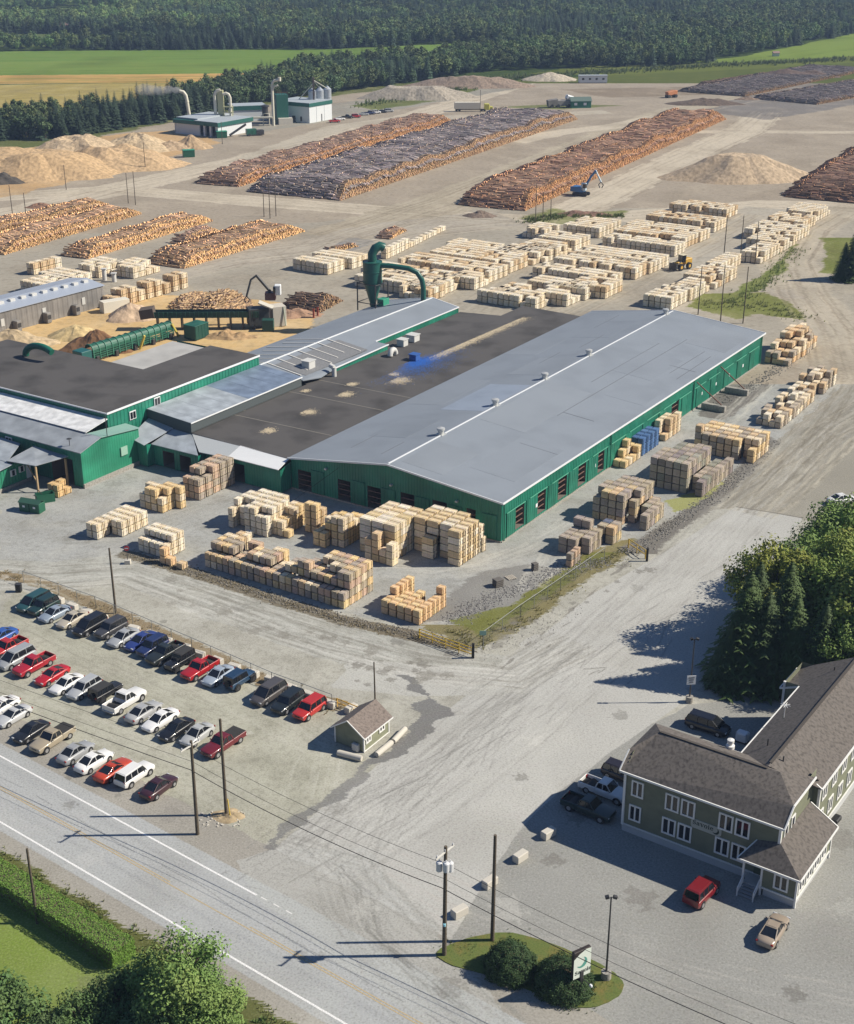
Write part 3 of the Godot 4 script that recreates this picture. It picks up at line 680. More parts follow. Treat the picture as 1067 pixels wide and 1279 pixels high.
	mb = MB.new(); mb.slab([L(-3.4, 52.5, 3.8), L(-3.2, 47.05, 3.95), L(0.1, 47.05, 4.88), L(0.1, 57, 4.95)], 0.1); obj("canopy_sheet", mb, mat("clear canopy sheet", lin(0.48, 0.50, 0.50), 0.3), t)
	mb = MB.new(); mb.slab([L(-4.6, 61.5, 3.70), L(-4.4, 51.8, 3.68), L(0.0, 56.8, 4.82), L(0.0, 61.0, 4.95)], 0.1); obj("canopy_sheet", mb, silver, t)
	mb = MB.new(); mb.slab([L(-6.0, 64.8, 4.6), L(-6.2, 61.5, 4.0), L(0.0, 60.9, 5.1), L(1.0, 66.4, 6.0)], 0.1); obj("canopy_sheet", mb, silver, t)
	mb = MB.new(); wall(mb, L(-5.6, 64.6), L(-5.6, 61.5), 0.15, 4.3, 3.9); wall(mb, L(-5.6, 61.5), L(-4.2, 61.5), 0.15, 3.9, 3.6); obj("front_wall", mb, green, t)
	var sand := mat("sandy dust", lin(0.56, 0.47, 0.32), 1.0)
	for k in 7:     # dust and paint lying on the roof: the matter itself, with ragged outlines
		var q: Array = [[7.8, 47.7, 1.3, 1.2], [18.5, 47.8, 1.9, 1.3], [29.4, 48.1, 2.2, 1.4], [41.0, 45.0, 3.4, 2.0], [34.5, 50.5, 1.4, 1.0], [27.0, 55.0, 1.2, 0.8], [43.5, 47.5, 1.8, 1.0]][k]
		spray(t, L(q[0], q[1], roofy(q[1])), q[3] * 0.85, q[3] * 0.75, sand, 40 + k, int(q[3] * q[3] * 480), "dust_patch")
	var blue := mat("blue stain", lin(0.014, 0.11, 0.46), 0.9)
	spray(t, L(51.0, 47.2, roofy(47.2) + .006), 9.0, 3.8, mat("thin blue stain", lin(0.05, 0.12, 0.34), 0.95), 60, 8500)
	spray(t, L(52, 48.0, roofy(48.0) + .012), 3.4, 1.8, blue, 61, 3800)
	for k in 26:
		var u := 55.0 + k * 1.36
		spray(t, L(u, 47.2 + sin(k * 1.7) * 0.2, roofy(47.2)), 1.3, 0.95 + k * 0.02, sand, 70 + k, 480, "dust_patch")
	for u in [10.5, 25.0, 33.0]:
		mb = MB.new(); trimline(mb, L(u, 57, roofy(57) + .006), L(u + 1.2, 38, roofy(38) + .006), 0.25, 0.02); obj("roof_seam", mb, mat("pale roof seam", lin(0.17, 0.16, 0.14), 1.0), t)
	var box := mat("pale vent box", lin(0.55, 0.55, 0.53), 0.6)
	for q in [[58.9, 56.2, 1.6, 1.3], [62.7, 56.3, 1.9, 1.3], [52.7, 49.3, 1.5, 1.1]]:
		mb = MB.new(); mb.box(L(q[0], q[1], roofy(q[1]) + q[3] * 0.5), Vector3(q[2], q[3], q[2]), Basis(), 0.06); mb.box(L(q[0], q[1], roofy(q[1]) + q[3] + .05), Vector3(q[2] + .25, 0.12, q[2] + .25))
		obj("vent_box", mb, box if q[0] > 53 else mat("blue vent box", lin(0.03, 0.10, 0.33), 0.6), t)
	mb = MB.new()
	var arc := []
	for k in 8: arc.append(L(53.3 - 0.9 * (1 - cos(k * PI / 7)), 54.0, 5.2 + 1.0 * sin(k * PI / 7)))
	mb.tube(arc, [.5, .5, .5, .5, .5, .5, .5, .5], 10); obj("curved_duct", mb, box, t)
	# --- rear gable roof with strips
	t = thing("grey_gable_hall", "low grey gabled hall with pale battens across its roof, behind the tar roof", "building", MILL_O, MILL_TURN)
	mb = MB.new(); mb.slab([L(28.7, 78, 5.1), L(28.7, 66.5, 7.2), L(85.5, 66.5, 7.2), L(85.5, 78, 5.1)], 0.15); obj("roof_sheet", mb, grey, t)
	mb = MB.new(); mb.slab([L(28.9, 66.5, 7.2), L(28.9, 57, 6.0), L(33, 56.2, 5.6), L(38, 56.8, 5.8), L(55.3, 57, 6.0), L(55.3, 60, 6.15), L(85.5, 60, 6.15), L(85.5, 66.5, 7.2)], 0.15); obj("roof_sheet", mb, grey, t)
	mb = MB.new()
	for seg in [[L(28.7, 66.5, 7.24), L(85.5, 66.5, 7.24)], [L(38, 56.8, 5.85), L(55.3, 56.95, 6.0)], [L(55.4, 60, 6.1), L(85.5, 60, 6.1)], [L(85.52, 60, 6.1), L(85.52, 66.5, 7.2)], [L(85.52, 66.5, 7.2), L(85.52, 78, 5.1)]]: trimline(mb, seg[0], seg[1], 0.2, 0.18)
	obj("eave_trim", mb, white, t)
	for k in 7:
		var u := 30.5 + k * 3.0
		mb = MB.new(); trimline(mb, L(u, 66.2, 7.22), L(u - 0.2, 58.5 + (k % 3) * 0.8, 6.27 + (k % 3) * 0.09), 0.22, 0.12); obj("batten", mb, mat("pale batten", lin(0.6, 0.58, 0.54), 0.8), t)
		mb = MB.new(); trimline(mb, L(u, 67.0, 7.12), L(u + 0.4, 76.5 - (k % 2) * 1.5, 5.42 + (k % 2) * 0.27), 0.22, 0.12); obj("batten", mb, mat("pale batten", lin(0.6, 0.58, 0.54), 0.8), t)
	mb = MB.new(); mb.slab([L(31, 64.8, 7.03), L(31, 58, 6.16), L(50, 58, 6.16), L(50, 64.8, 7.03)], 0.02); obj("roof_sheet", mb, mat("bare roof boards", lin(0.20, 0.205, 0.215), 0.8, 0.0, grain("boards", 0.03, 0.7, 1.15, 256, 3, 6.0), 0.2), t)
	mb = MB.new(); wall(mb, L(85.4, 60), L(85.4, 78), 0.1, 5.9, 5.0); wall(mb, L(85.4, 78), L(28.7, 78), 0.1, 4.95, 4.95); wall(mb, L(38, 57.1), L(55.2, 57.1), 4.9, 5.8, 5.8); wall(mb, L(55.2, 57.1), L(55.2, 60.1), 4.9, 5.8, 5.9); wall(mb, L(55.2, 60.1), L(85.4, 60.1), 4.9, 5.95, 5.95); obj("wall", mb, green, t)
	mb = MB.new(); mb.box(L(34.6, 60.1, 6.9), Vector3(1.9, 1.5, 1.7), Basis(), 0.08); mb.box(L(34.6, 60.1, 7.7), Vector3(2.1, .12, 1.9)); obj("vent_box", mb, box, t)
	mb = MB.new(); mb.cyl(L(36.3, 55.7, 4.9), L(36.3, 55.7, 6.7), 0.42, -1, 12); mb.cyl(L(36.3, 55.7, 6.6), L(36.3, 56.6, 6.9), 0.42, -1, 12); obj("exhaust_pipe", mb, box, t)
	# silver and blue panel roof between sawmill and tar roof
	t = thing("panel_roof", "lean-to roof of silver and blue metal panels beside the black roofed sawmill", "roof", MILL_O, MILL_TURN)
	var blues := mat("blue roof panel", lin(0.20, 0.255, 0.35), 0.4, 0.0, grain("silver", 0.02, 0.78, 1.06), 0.06)
	for k in 14:
		var u0 := 0.0 + k * 2.05
		mb = MB.new(); var dz := 0.012 * (k % 2)
		mb.slab([L(u0, 66.4, 7.35 + dz), L(u0, 57.0, 6.7 + dz), L(u0 + 2.03, 57.0, 6.7 + dz), L(u0 + 2.03, 66.4, 7.35 + dz)], 0.08)
		obj("roof_panel", mb, silver if k < 7 else blues, t)
	mb = MB.new(); trimline(mb, L(0, 56.95, 6.62), L(28.7, 56.95, 6.62), 0.1, 0.2); obj("eave_trim", mb, white, t)
	mb = MB.new(); mb.box(L(14.3, 57.2, 5.75), Vector3(28.7, 1.5, 0.15)); mb.quad(L(0, 66.4, 4.5), L(0, 57, 4.5), L(0, 57, 6.65), L(0, 66.4, 7.3)); obj("fascia", mb, mat("dark fascia", lin(0.07, 0.085, 0.09), 0.8), t)
	# --- sawmill
	t = thing("sawmill_building", "tall green sawmill with a wide black flat roof and white edge", "building", MILL_O, MILL_TURN)
	mb = MB.new(); mb.slab([L(-8.6, 112, 9.0), L(-8.6, 66.5, 9.0), L(28.8, 66.5, 9.0), L(28.8, 78, 9.0), L(11.5, 78, 9.0), L(11.5, 112, 9.0)], 0.25); obj("roof_deck", mb, tar, t)
	mb = MB.new(); wall(mb, L(-8.5, 66.6), L(28.7, 66.6), 0.1, 8.75, 8.75, [], 0.8, 0.07); obj("side_wall", mb, green, t)
	mb = MB.new(); wall(mb, L(-8.5, 112), L(-8.5, 66.6), 0.1, 8.75, 8.75); wall(mb, L(28.7, 66.6), L(28.7, 86), 0.1, 8.7, 8.7); wall(mb, L(11.4, 86), L(11.4, 112), 0.1, 8.75, 8.75); obj("wall", mb, green, t)
	mb = MB.new(); trimline(mb, L(-8.65, 66.45, 8.95), L(28.8, 66.45, 8.95), 0.12, 0.3); trimline(mb, L(-8.65, 112, 8.95), L(-8.65, 66.45, 8.95), 0.12, 0.2); obj("eave_trim", mb, white, t)
	mb = MB.new(); mb.slab([L(11.6, 86, 8.85), L(11.6, 78.05, 8.85), L(27.5, 78.05, 8.85), L(27.5, 86, 8.85)], 0.2); obj("roof_deck", mb, mat("pale roof deck", lin(0.40, 0.395, 0.38), 0.9, 0.0, grain("siding", 0.02, 0.88, 1.05), 0.03), t)
	for q in [[-3.2, 7.2], [2.5, 7.9]]:
		var wnd := MB.new(); wnd.box(L(q[0], 66.4, q[1]), Vector3(1.4, 1.4, 0.1)); var wo := obj("window_frame", wnd, white, t)
		for k in 2:
			var gl := MB.new(); gl.box(L(q[0] - 0.32 + 0.64 * k, 66.32, q[1]), Vector3(0.48, 1.1, 0.06)); obj("pane", gl, glass(), wo)
	mb = MB.new(); arc = []
	for k in 9: arc.append(L(6.0, 101.0 - 4.0 + 4.0 * cos(k * PI / 8 * 0.75), 9.0 + 2.2 * sin(k * PI / 8 * 0.75) + 0.2))
	mb.tube(arc, [.6, .6, .6, .6, .6, .6, .6, .6, .6], 10); obj("curved_duct", mb, mat("green duct", lin(0.012, 0.13, 0.085), 0.45), t)
	# --- lower green wing with grey and white roofs
	t = thing("green_wing", "bright green low wing with grey and white sheet roof before the sawmill", "building", MILL_O, MILL_TURN)
	mb = MB.new(); wall(mb, L(-17.4, 63.6), L(-12.6, 63.6), 0.7, 5.9, 7.1, [], 0.5, 0.02); wall(mb, L(-12.6, 63.6), L(-5.0, 63.6), 0.7, 7.1, 6.1, [], 0.5, 0.02); obj("end_wall", mb, mat("bright green sheet", lin(0.03, 0.285, 0.165), 0.5, 0.0, grain("sheet", 0.01, 0.72, 1.10), 0.05), t)
	mb = MB.new(); mb.box(L(-11.2, 63.5, 0.35), Vector3(12.6, 0.7, 0.25)); obj("footing", mb, conc, t)
	mb = MB.new(); wall(mb, L(-17.4, 112), L(-17.4, 63.6), 0.1, 5.9, 5.9, [[41.7, 46.4, 0.1, 4.3]]); obj("front_wall", mb, green, t)
	opening(t, L(-17.4, 112), L(-17.4, 63.6), 41.7, 46.4, 0.1, 4.3, 0, 8.0)
	mb = MB.new(); mb.slab([L(-17.8, 112, 5.95), L(-17.8, 63.3, 5.95), L(-13.3, 63.3, 7.15), L(-13.3, 112, 7.15)], 0.12); obj("roof_sheet", mb, mat("mid grey roof sheet", lin(0.36, 0.39, 0.42), 0.5, 0.0, grain("silver", 0.02, 0.78, 1.06), 0.05), t)
	mb = MB.new(); mb.slab([L(-13.25, 66.35, 7.15), L(-13.25, 63.3, 7.15), L(-5.0, 63.3, 6.2), L(-5.0, 66.35, 6.35)], 0.12); obj("roof_sheet", mb, mat("green grey sheet", lin(0.22, 0.36, 0.32), 0.5), t)
	for k in 22:
		var v0 := 66.4 + k * 2.05
		mb = MB.new(); mb.slab([L(-13.4, v0 + 2.0, 7.35), L(-13.4, v0, 7.35), L(-8.66, v0, 8.15), L(-8.66, v0 + 2.0, 8.15)], 0.1); obj("roof_panel", mb, mat("white roof panel", lin(0.84, 0.85, 0.85), 0.4, 0.0, grain("silver", 0.02, 0.78, 1.06), 0.09), t)
	for q in [[-17.5, 79.5, 4.6]]:
		var wn := MB.new(); wn.box(L(q[0], q[1], q[2]), Vector3(0.1, 1.3, 1.5)); var wo2 := obj("window_frame", wn, white, t)
		for k in 2:
			var gl2 := MB.new(); gl2.box(L(q[0] - .06, q[1] - 0.34 + 0.68 * k, q[2]), Vector3(0.06, 1.0, 0.5)); obj("pane", gl2, glass(), wo2)
	mb = MB.new(); mb.box(L(-8.6, 63.45, 3.4), Vector3(1.4, 1.4, 0.12)); obj("plate", mb, mat("pale green plate", lin(0.28, 0.45, 0.36), 0.6), t)
	mb = MB.new(); mb.cyl(L(-12.0, 63.3, 6.9), L(-12.0, 63.3, 10.2), 0.06); obj("mast", mb, mat("dark steel", lin(0.04, 0.04, 0.042), 0.5), t)
	mb = MB.new(); mb.cyl(L(-16.8, 66.5, 6.1), L(-16.8, 66.5, 7.3), 0.05); mb.lathe(L(-16.8, 66.5, 7.2), [Vector2(0.1, 0), Vector2(0.42, .12), Vector2(0, .3)], 10); obj("roof_lamp", mb, mat("dark steel", lin(0.04, 0.04, 0.042), 0.5), t)
	# --- entrance shed at the left edge
	t = thing("entrance_shed", "small ribbed green shed with silver roof and a propped porch", "building", MILL_O, MILL_TURN)
	mb = MB.new(); wall(mb, L(-29.0, 73.0), L(-19.6, 73.0), 0.6, 3.2, 4.1, [], 0.6, 0.07); obj("side_wall", mb, mat("bright green sheet", lin(0.03, 0.285, 0.165)), t)
	mb = MB.new(); wall(mb, L(-29.0, 90), L(-29.0, 73.0), 0.1, 3.2, 3.2); obj("front_wall", mb, green, t)
	mb = MB.new(); mb.box(L(-24.3, 72.9, 0.3), Vector3(9.6, 0.6, 0.3)); obj("footing", mb, conc, t)
	mb = MB.new(); mb.slab([L(-29.6, 90, 3.6), L(-29.6, 72.4, 3.4), L(-23.2, 72.4, 4.0), L(-23.2, 90, 4.6)], 0.1); obj("roof_sheet", mb, silver, t)
	mb = MB.new(); mb.slab([L(-23.2, 90, 4.6), L(-23.2, 73.6, 4.1), L(-17.9, 76.4, 4.9), L(-17.6, 90, 5.2)], 0.1); obj("roof_sheet", mb, silver, t)
	mb = MB.new(); mb.slab([L(-23.3, 73.6, 4.35), L(-22.6, 68.0, 4.5), L(-17.6, 66.2, 4.8), L(-18.0, 73.2, 5.2)], 0.1); obj("porch_roof", mb, mat("mid grey roof sheet", Color.WHITE), t)
	for q in [L(-22.4, 68.2), L(-17.9, 66.6)]:
		mb = MB.new(); mb.box(q + Vector3(0, 2.2, 0), Vector3(0.25, 4.4, 0.25)); obj("post", mb, mat("raw timber post", lin(0.42, 0.30, 0.17), 0.9), t)
	mb = MB.new(); mb.cyl(L(-22.4, 68.2, 1.6), L(-20.4, 72.9, 3.9), 0.09); obj("brace", mb, mat("raw timber post", lin(0.42, 0.30, 0.17), 0.9), t)
	for q in [[-22.9, 2.4], [-21.2, 2.5]]:
		var w3 := MB.new(); w3.box(L(q[0], 72.84, q[1]), Vector3(1.1, 1.0, 0.1)); var wf := obj("window_frame", w3, white, t)
		var g3 := MB.new(); g3.box(L(q[0], 72.76, q[1]), Vector3(0.45, 0.8, 0.06)); obj("pane", g3, glass(), wf)
	mb = MB.new(); mb.box(L(-19.9, 72.86, 1.7), Vector3(0.9, 2.1, 0.08)); obj("door", mb, white, t)

func roofy(v: float) -> float: return 4.75 + (v - 37.35) * 0.25 / 19.65 + 0.012
func glass() -> StandardMaterial3D:
	var m := mat("window glass", lin(0.012, 0.014, 0.018), 0.06)
	m.metallic_specular = 0.6
	return m
func ragged(parent: Node3D, called: String, at: Vector3, ru: float, rv: float, ma: Material, sd: int, bits: int) -> void:
	# loose matter: a ragged core with many small scattered flecks round it, one mesh
	var r := RandomNumberGenerator.new(); r.seed = sd
	var mb := MB.new()
	var blob := func(ce: Vector3, a: float, b: float, n: int, y: float):
		var pts := []
		for k in n:
			var an := TAU * k / n; var q := r.randf_range(0.65, 1.15)
			pts.append(ce + Vector3(cos(an) * a * q, y, -sin(an) * b * q))
		for k in n: mb.tri(ce + Vector3(0, y, 0), pts[k], pts[(k + 1) % n])
	blob.call(at, ru * 0.4, rv * 0.4, 18, 0.0)
	for k in bits:
		var an := r.randf() * TAU; var d := 0.35 + 0.9 * pow(r.randf(), 1.6)
		var sz := r.randf_range(0.05, 0.22) * (1.5 - d * 0.7) * minf(minf(ru, rv), 2.0) * 0.6
		blob.call(at + Vector3(cos(an) * ru * d, 0, sin(an) * rv * d), sz * 1.5, sz, 6, 0.001 + 0.0005 * (k % 9))
	obj(called, mb, ma, parent).set_meta("kind", "stuff")
func spray(parent: Node3D, at: Vector3, ru: float, rv: float, ma: Material, sd: int, bits: int, called := "paint_stain") -> void:
	# overspray: thousands of paint specks, thinning outwards
	var r := RandomNumberGenerator.new(); r.seed = sd
	var mb := MB.new()
	for k in bits:
		var c := at + Vector3(r.randfn() * ru * .62, 0.0004 * (k % 7), r.randfn() * rv * .62)
		var z := r.randf_range(.03, .10); var an := r.randf() * TAU
		var d := Vector3(cos(an), 0, sin(an)) * z; var e := Vector3(-sin(an), 0, cos(an)) * z * r.randf_range(.8, 1.1)
		mb.quad(c - d, c + e, c + d, c - e)
	obj(called, mb, ma, parent).set_meta("kind", "stuff")
# ---------------------------------------------------------------- lumber
var packs := []      # every bundle: transform, size, colour, label, group, screen size
func wood_tex() -> ImageTexture:
	if tex.has("packs"): return tex.packs
	var r := RandomNumberGenerator.new(); r.seed = 9
	var im := Image.create(128, 128, false, Image.FORMAT_RGB8); im.fill(Color(0.95, 0.95, 0.95))
	for y in range(0, 128, 8):      # board edges of differing tone, with thin joints
		var x := 0
		while x < 128:
			var w := r.randi_range(12, 34); var g := r.randf_range(0.88, 1.0)
			im.fill_rect(Rect2i(x, y, w, 7), Color(g, g * r.randf_range(0.95, 1.0), g * r.randf_range(0.88, 0.98)))
			im.fill_rect(Rect2i(x, y, 1, 8), Color(0.78, 0.74, 0.70))
			x += w
		im.fill_rect(Rect2i(0, y + 7, 128, 1), Color(0.82, 0.79, 0.75))
	tex.packs = ImageTexture.create_from_image(im)
	return tex.packs
func pack_mesh(s: Vector3, sd: int) -> ArrayMesh:
	# a strapped bundle: three lifts of boards a little out of line on two bearers, straps round it
	var r := RandomNumberGenerator.new(); r.seed = sd
	var mb := MB.new()
	var bear := 0.09
	mb.col = Color(0.45, 0.42, 0.4)
	for k in [-0.3, 0.3]: mb.box(Vector3(k * s.x, bear * 0.5, 0), Vector3(0.1, bear, s.z * 0.94))
	var lift := (s.y - bear - 0.02) / 3.0
	for k in 3:
		mb.col = Color.WHITE
		mb.box(Vector3(r.randf_range(-1, 1) * 0.015, bear + lift * (k + 0.5), r.randf_range(-1, 1) * 0.015), Vector3(s.x - 0.11 - r.randf() * 0.03, lift - 0.008, s.z - 0.12 - r.randf() * 0.02), Basis(), 0.012 if k == 2 else 0.0)
	mb.col = Color(0.25, 0.24, 0.23)
	for k in [-0.27, 0.27]: mb.box(Vector3(k * s.x, bear + (s.y - bear) * 0.5 - 0.008, 0), Vector3(0.03, s.y - bear, s.z - 0.06))
	return mb.mesh()
func pack(p: Vector3, s: Vector3, c: Color, label: String, group: String, seen: bool, turn := 0.0) -> void:
	var q := pix(p)
	var on := q.x > -12 and q.x < 1080
	packs.append({"p": p, "s": s, "c": c, "l": label, "g": group, "big": (s.y + s.x) / (Vector2(p.x, p.z).length()) if seen and on else 0.0, "t": MILL_TURN + turn})
func block(label: String, u0: float, v0: float, rows: Array, s: Vector3, cols: Array, group: String, pair := 0.0, jit := 0.05) -> void:
	# rows[i] is a string of stack heights running along v, row i further along u; u0, v0 is the near right corner
	var hgt := func(i: int, j: int) -> int:
		if i < 0 or i >= rows.size() or j < 0 or j >= rows[i].length(): return 0
		return rows[i].unicode_at(j) - 48
	for i in rows.size():
		for j in rows[i].length():
			var n: int = hgt.call(i, j)
			var jx := rng.randf_range(-jit, jit); var jz := rng.randf_range(-jit, jit) * 0.6
			for k in n:
				var front: bool = k == n - 1 or k >= hgt.call(i - 1, j) or k >= hgt.call(i, j - 1)
				var behind: bool = k >= hgt.call(i + 1, j) or k >= hgt.call(i, j + 1)
				if not front and not behind: continue
				var p := M(u0 + (i + 0.5) * (s.x + 0.06) + jx, v0 + (j + 0.5) * (s.z + 0.05) + (j / 2) * pair + jz, k * s.y)
				var c: Color = cols[rng.randi() % cols.size()]
				var tier: String = "single" if n == 1 else ["bottom", "second", "third", "fourth", "fifth"][k] if k < n - 1 else "top"
				pack(p, s, c * rng.randf_range(0.9, 1.06), hue(c) + " bundle, " + tier + " tier of " + label, group, front, rng.randf_range(-0.012, 0.012))
func hue(c: Color) -> String:
	if c.b > c.r: return "blue wrapped"
	if c.r < 0.5: return "weathered grey"
	if c.r > 0.84: return "cream white"
	if c.b / c.r < 0.54: return "golden" if c.r > 0.75 else "brown"
	return "pale" if c.r > 0.7 else "dull pink"
func row(label: String, lx: float, ly: float, rx: float, ry: float, depth: float, n: int, s: Vector3, cols: Array, group: String, gaps := 0.0) -> void:
	# a run of stacks whose front base shows from pixel (lx, ly) to (rx, ry)
	var b := toM(G(rx, ry)); var a := toM(G(lx, ly))
	var len := maxf(s.z, a.y - b.y)
	var m := maxi(1, int(round(len / (s.z + 0.06)))); var rows := []
	for i in maxi(1, int(round(depth / (s.x + 0.05)))):
		var st := ""
		for j in m: st += str(clampi(n - (1 if rng.randf() < 0.10 else 0) - (1 if rng.randf() < gaps else 0), 0, 9))
		rows.append(st)
	block(label, b.x, b.y, rows, s, cols, group, 0.0, 0.12)

func build_lumber() -> void:
	var pale := Color(0.86, 0.77, 0.60); var cream := Color(0.90, 0.86, 0.74); var gold := Color(0.84, 0.67, 0.40); var tan := Color(0.72, 0.57, 0.38)
	var old := Color(0.49, 0.44, 0.37); var grey := Color(0.44, 0.40, 0.36); var orange := Color(0.84, 0.61, 0.37); var pink := Color(0.64, 0.49, 0.38)
	var S := Vector3(1.28, 1.1, 1.05)
	var gy := "lumber bundles stacked in the front yard"
	block("the oblong block before the green wing", -30.2, 45.6, ["0022", "0022", "2222", "2222", "2222", "2222"], Vector3(1.28, 1.15, 1.05), [pale, cream, pale], gy)
	block("the row's golden end facing the hall doorway", -18.2, 45.5, ["02332", "03333", "33322"], Vector3(1.25, 1.15, 1.12), [gold, pale, gold], gy)
	block("the tall brown row at the hall doorway", -11.6, 45.4, ["333", "344", "444", "444", "444"], Vector3(1.6, 1.1, 1.05), [old, pink, old, grey], gy)
	block("the small stepped block by the stop sign", -29.6, 35.4, ["22222", "33333", "33333"], Vector3(1.25, 1.0, 1.0), [cream, pale], gy)
	block("the orange stack beside the small stepped block", -31.0, 33.2, ["12"], Vector3(1.2, 1.15, 1.05), [orange], gy)
	block("its own, alone by the road berm", -31.0, 31.2, ["1"], Vector3(1.2, 0.9, 1.2), [tan], gy)
	block("the wide cream block facing the canopy", -16.6, 28.4, ["3344003", "4444334", "4444444", "4444444", "3444443"], Vector3(1.3, 1.0, 0.98), [cream, cream, pale], gy)
	block("its own before the wide cream block", -18.2, 30.2, ["1"], Vector3(1.0, 0.95, 0.95), [Color(0.86, 0.84, 0.76)], gy)
	block("the stepped stacks joining cream block and towers", -15.2, 25.6, ["122", "022", "033", "033"], Vector3(1.3, 1.12, 1.05), [gold, pale], gy)
	block("the slim twin towers by the shed front", -11.9, 23.2, ["44", "33"], Vector3(1.3, 1.12, 1.05), [tan, gold], gy)
	block("the yellow block between towers and tallest block", -15.0, 17.2, ["0022", "4432", "4433", "3333", "3322"], Vector3(1.3, 1.1, 1.05), [gold, pale, Color(0.80, 0.62, 0.32)], gy)
	block("the low steps before the tallest block", -14.8, 8.2, ["3243"], Vector3(1.45, 1.05, 1.15), [pale, Color(0.74, 0.60, 0.38)], gy)
	block("the tallest block's wing beside the yellow block", -13.0, 7.0, ["0555", "0555", "0555", "0555", "0555"], Vector3(1.4, 1.02, 1.95), [pale, Color(0.76, 0.63, 0.41), cream], gy)
	block("the tallest block's wing beside the shed corner", -10.0, 0.6, ["5030", "5555", "5555", "5555", "4555"], Vector3(1.25, 1.02, 2.05), [pale, Color(0.76, 0.63, 0.41), cream], gy)
	block("the short stack under the shed corner", -4.3, 0.4, ["2"], Vector3(1.0, 1.1, 1.2), [pale], gy)
	block("the long front row along the berm", -28.5, 6.3, ["2222222222222222222222", "4433334433223333223333", "4444333333223333223333", "4444443322003322330333", "4444440000000000000330"],
		Vector3(1.27, 1.08, 0.98), [old, gold, tan, pink, pale, old], gy, 0.06)
	block("the loose stacks by the yellow gate", -26.8, -4.0, ["222220", "222220", "222230", "202230", "202030", "300030"], Vector3(1.0, 0.98, 1.1), [orange, gold, orange], gy, 0.1, 0.1)
	var gs := "lumber stacks along the shed's lit side"
	block("the low stacks at the fence end", 1.6, -12.2, ["022", "222", "222", "233"], Vector3(1.35, 1.2, 1.35), [grey, old, grey], gs)
	block("the short stacks next to the fence", -1.9, -12.0, ["2", "2", "2"], Vector3(0.95, 1.0, 0.9), [pink, grey], gs, 0.0, 0.2)
	block("the partly blue stack near the yellow barrier", 7.6, -13.6, ["22", "22"], Vector3(1.4, 1.3, 1.3), [old, Color(0.12, 0.15, 0.25), tan], gs)
	block("the brown block across from the side doors", 14.6, -15.4, ["2004443", "2034444", "2244444", "2244443", "0244443"], Vector3(1.5, 1.15, 1.2), [old, tan, grey, old], gs)
	block("the largest grey block across from the blue stack", 30.6, -17.2, ["2044444", "2244444", "2244444", "2244443", "2244443", "2203333", "2003300"], Vector3(1.75, 1.2, 1.22), [grey, old, grey, Color(0.31, 0.29, 0.27)], gs)
	block("the golden brown block past the grey one", 48.2, -18.6, ["20333334", "33333333", "33333333", "33333333"], Vector3(1.75, 1.15, 1.25), [tan, gold, old, pale], gs)
	block("the straggling line along the dirt road", 66.5, -16.6, ["2121", "2222", "2202", "2020", "2200", "2302", "2222", "2220", "2202", "0022", "0222", "2233", "2330", "3333", "3230"], Vector3(1.95, 1.05, 1.15), [cream, tan, pale, old], gs, 0.0, 0.25)
	block("the yellow stack against the shed wall", 35.0, -2.4, ["11", "12", "13", "22"], Vector3(1.45, 1.2, 1.1), [gold, pale], gs)
	block("the blue wrapped stack at the shed wall", 41.6, -2.3, ["33", "33", "33", "33"], Vector3(1.6, 1.0, 1.1), [Color(0.07, 0.17, 0.42), Color(0.09, 0.20, 0.46)], gs)
	block("the tan stack beside the dark side doorway", 50.0, -2.6, ["13", "33", "33", "30"], Vector3(1.6, 1.15, 1.1), [tan, pale], gs)
	block("the heap past the shed's far corner", 101.8, -5.6, ["1122", "2223", "2333", "3344", "2444", "3444", "2343"], Vector3(2.4, 1.15, 1.25), [tan, old, pale, orange], gs, 0.0, 0.3)
	# rows in the open lumber yard behind the mill
	var gf := "long lumber rows behind the mill"
	var D := Vector3(2.3, 1.42, 1.35)
	var fc := [tan, pale, pale, cream]; var lc := [cream, pale, pale, cream]
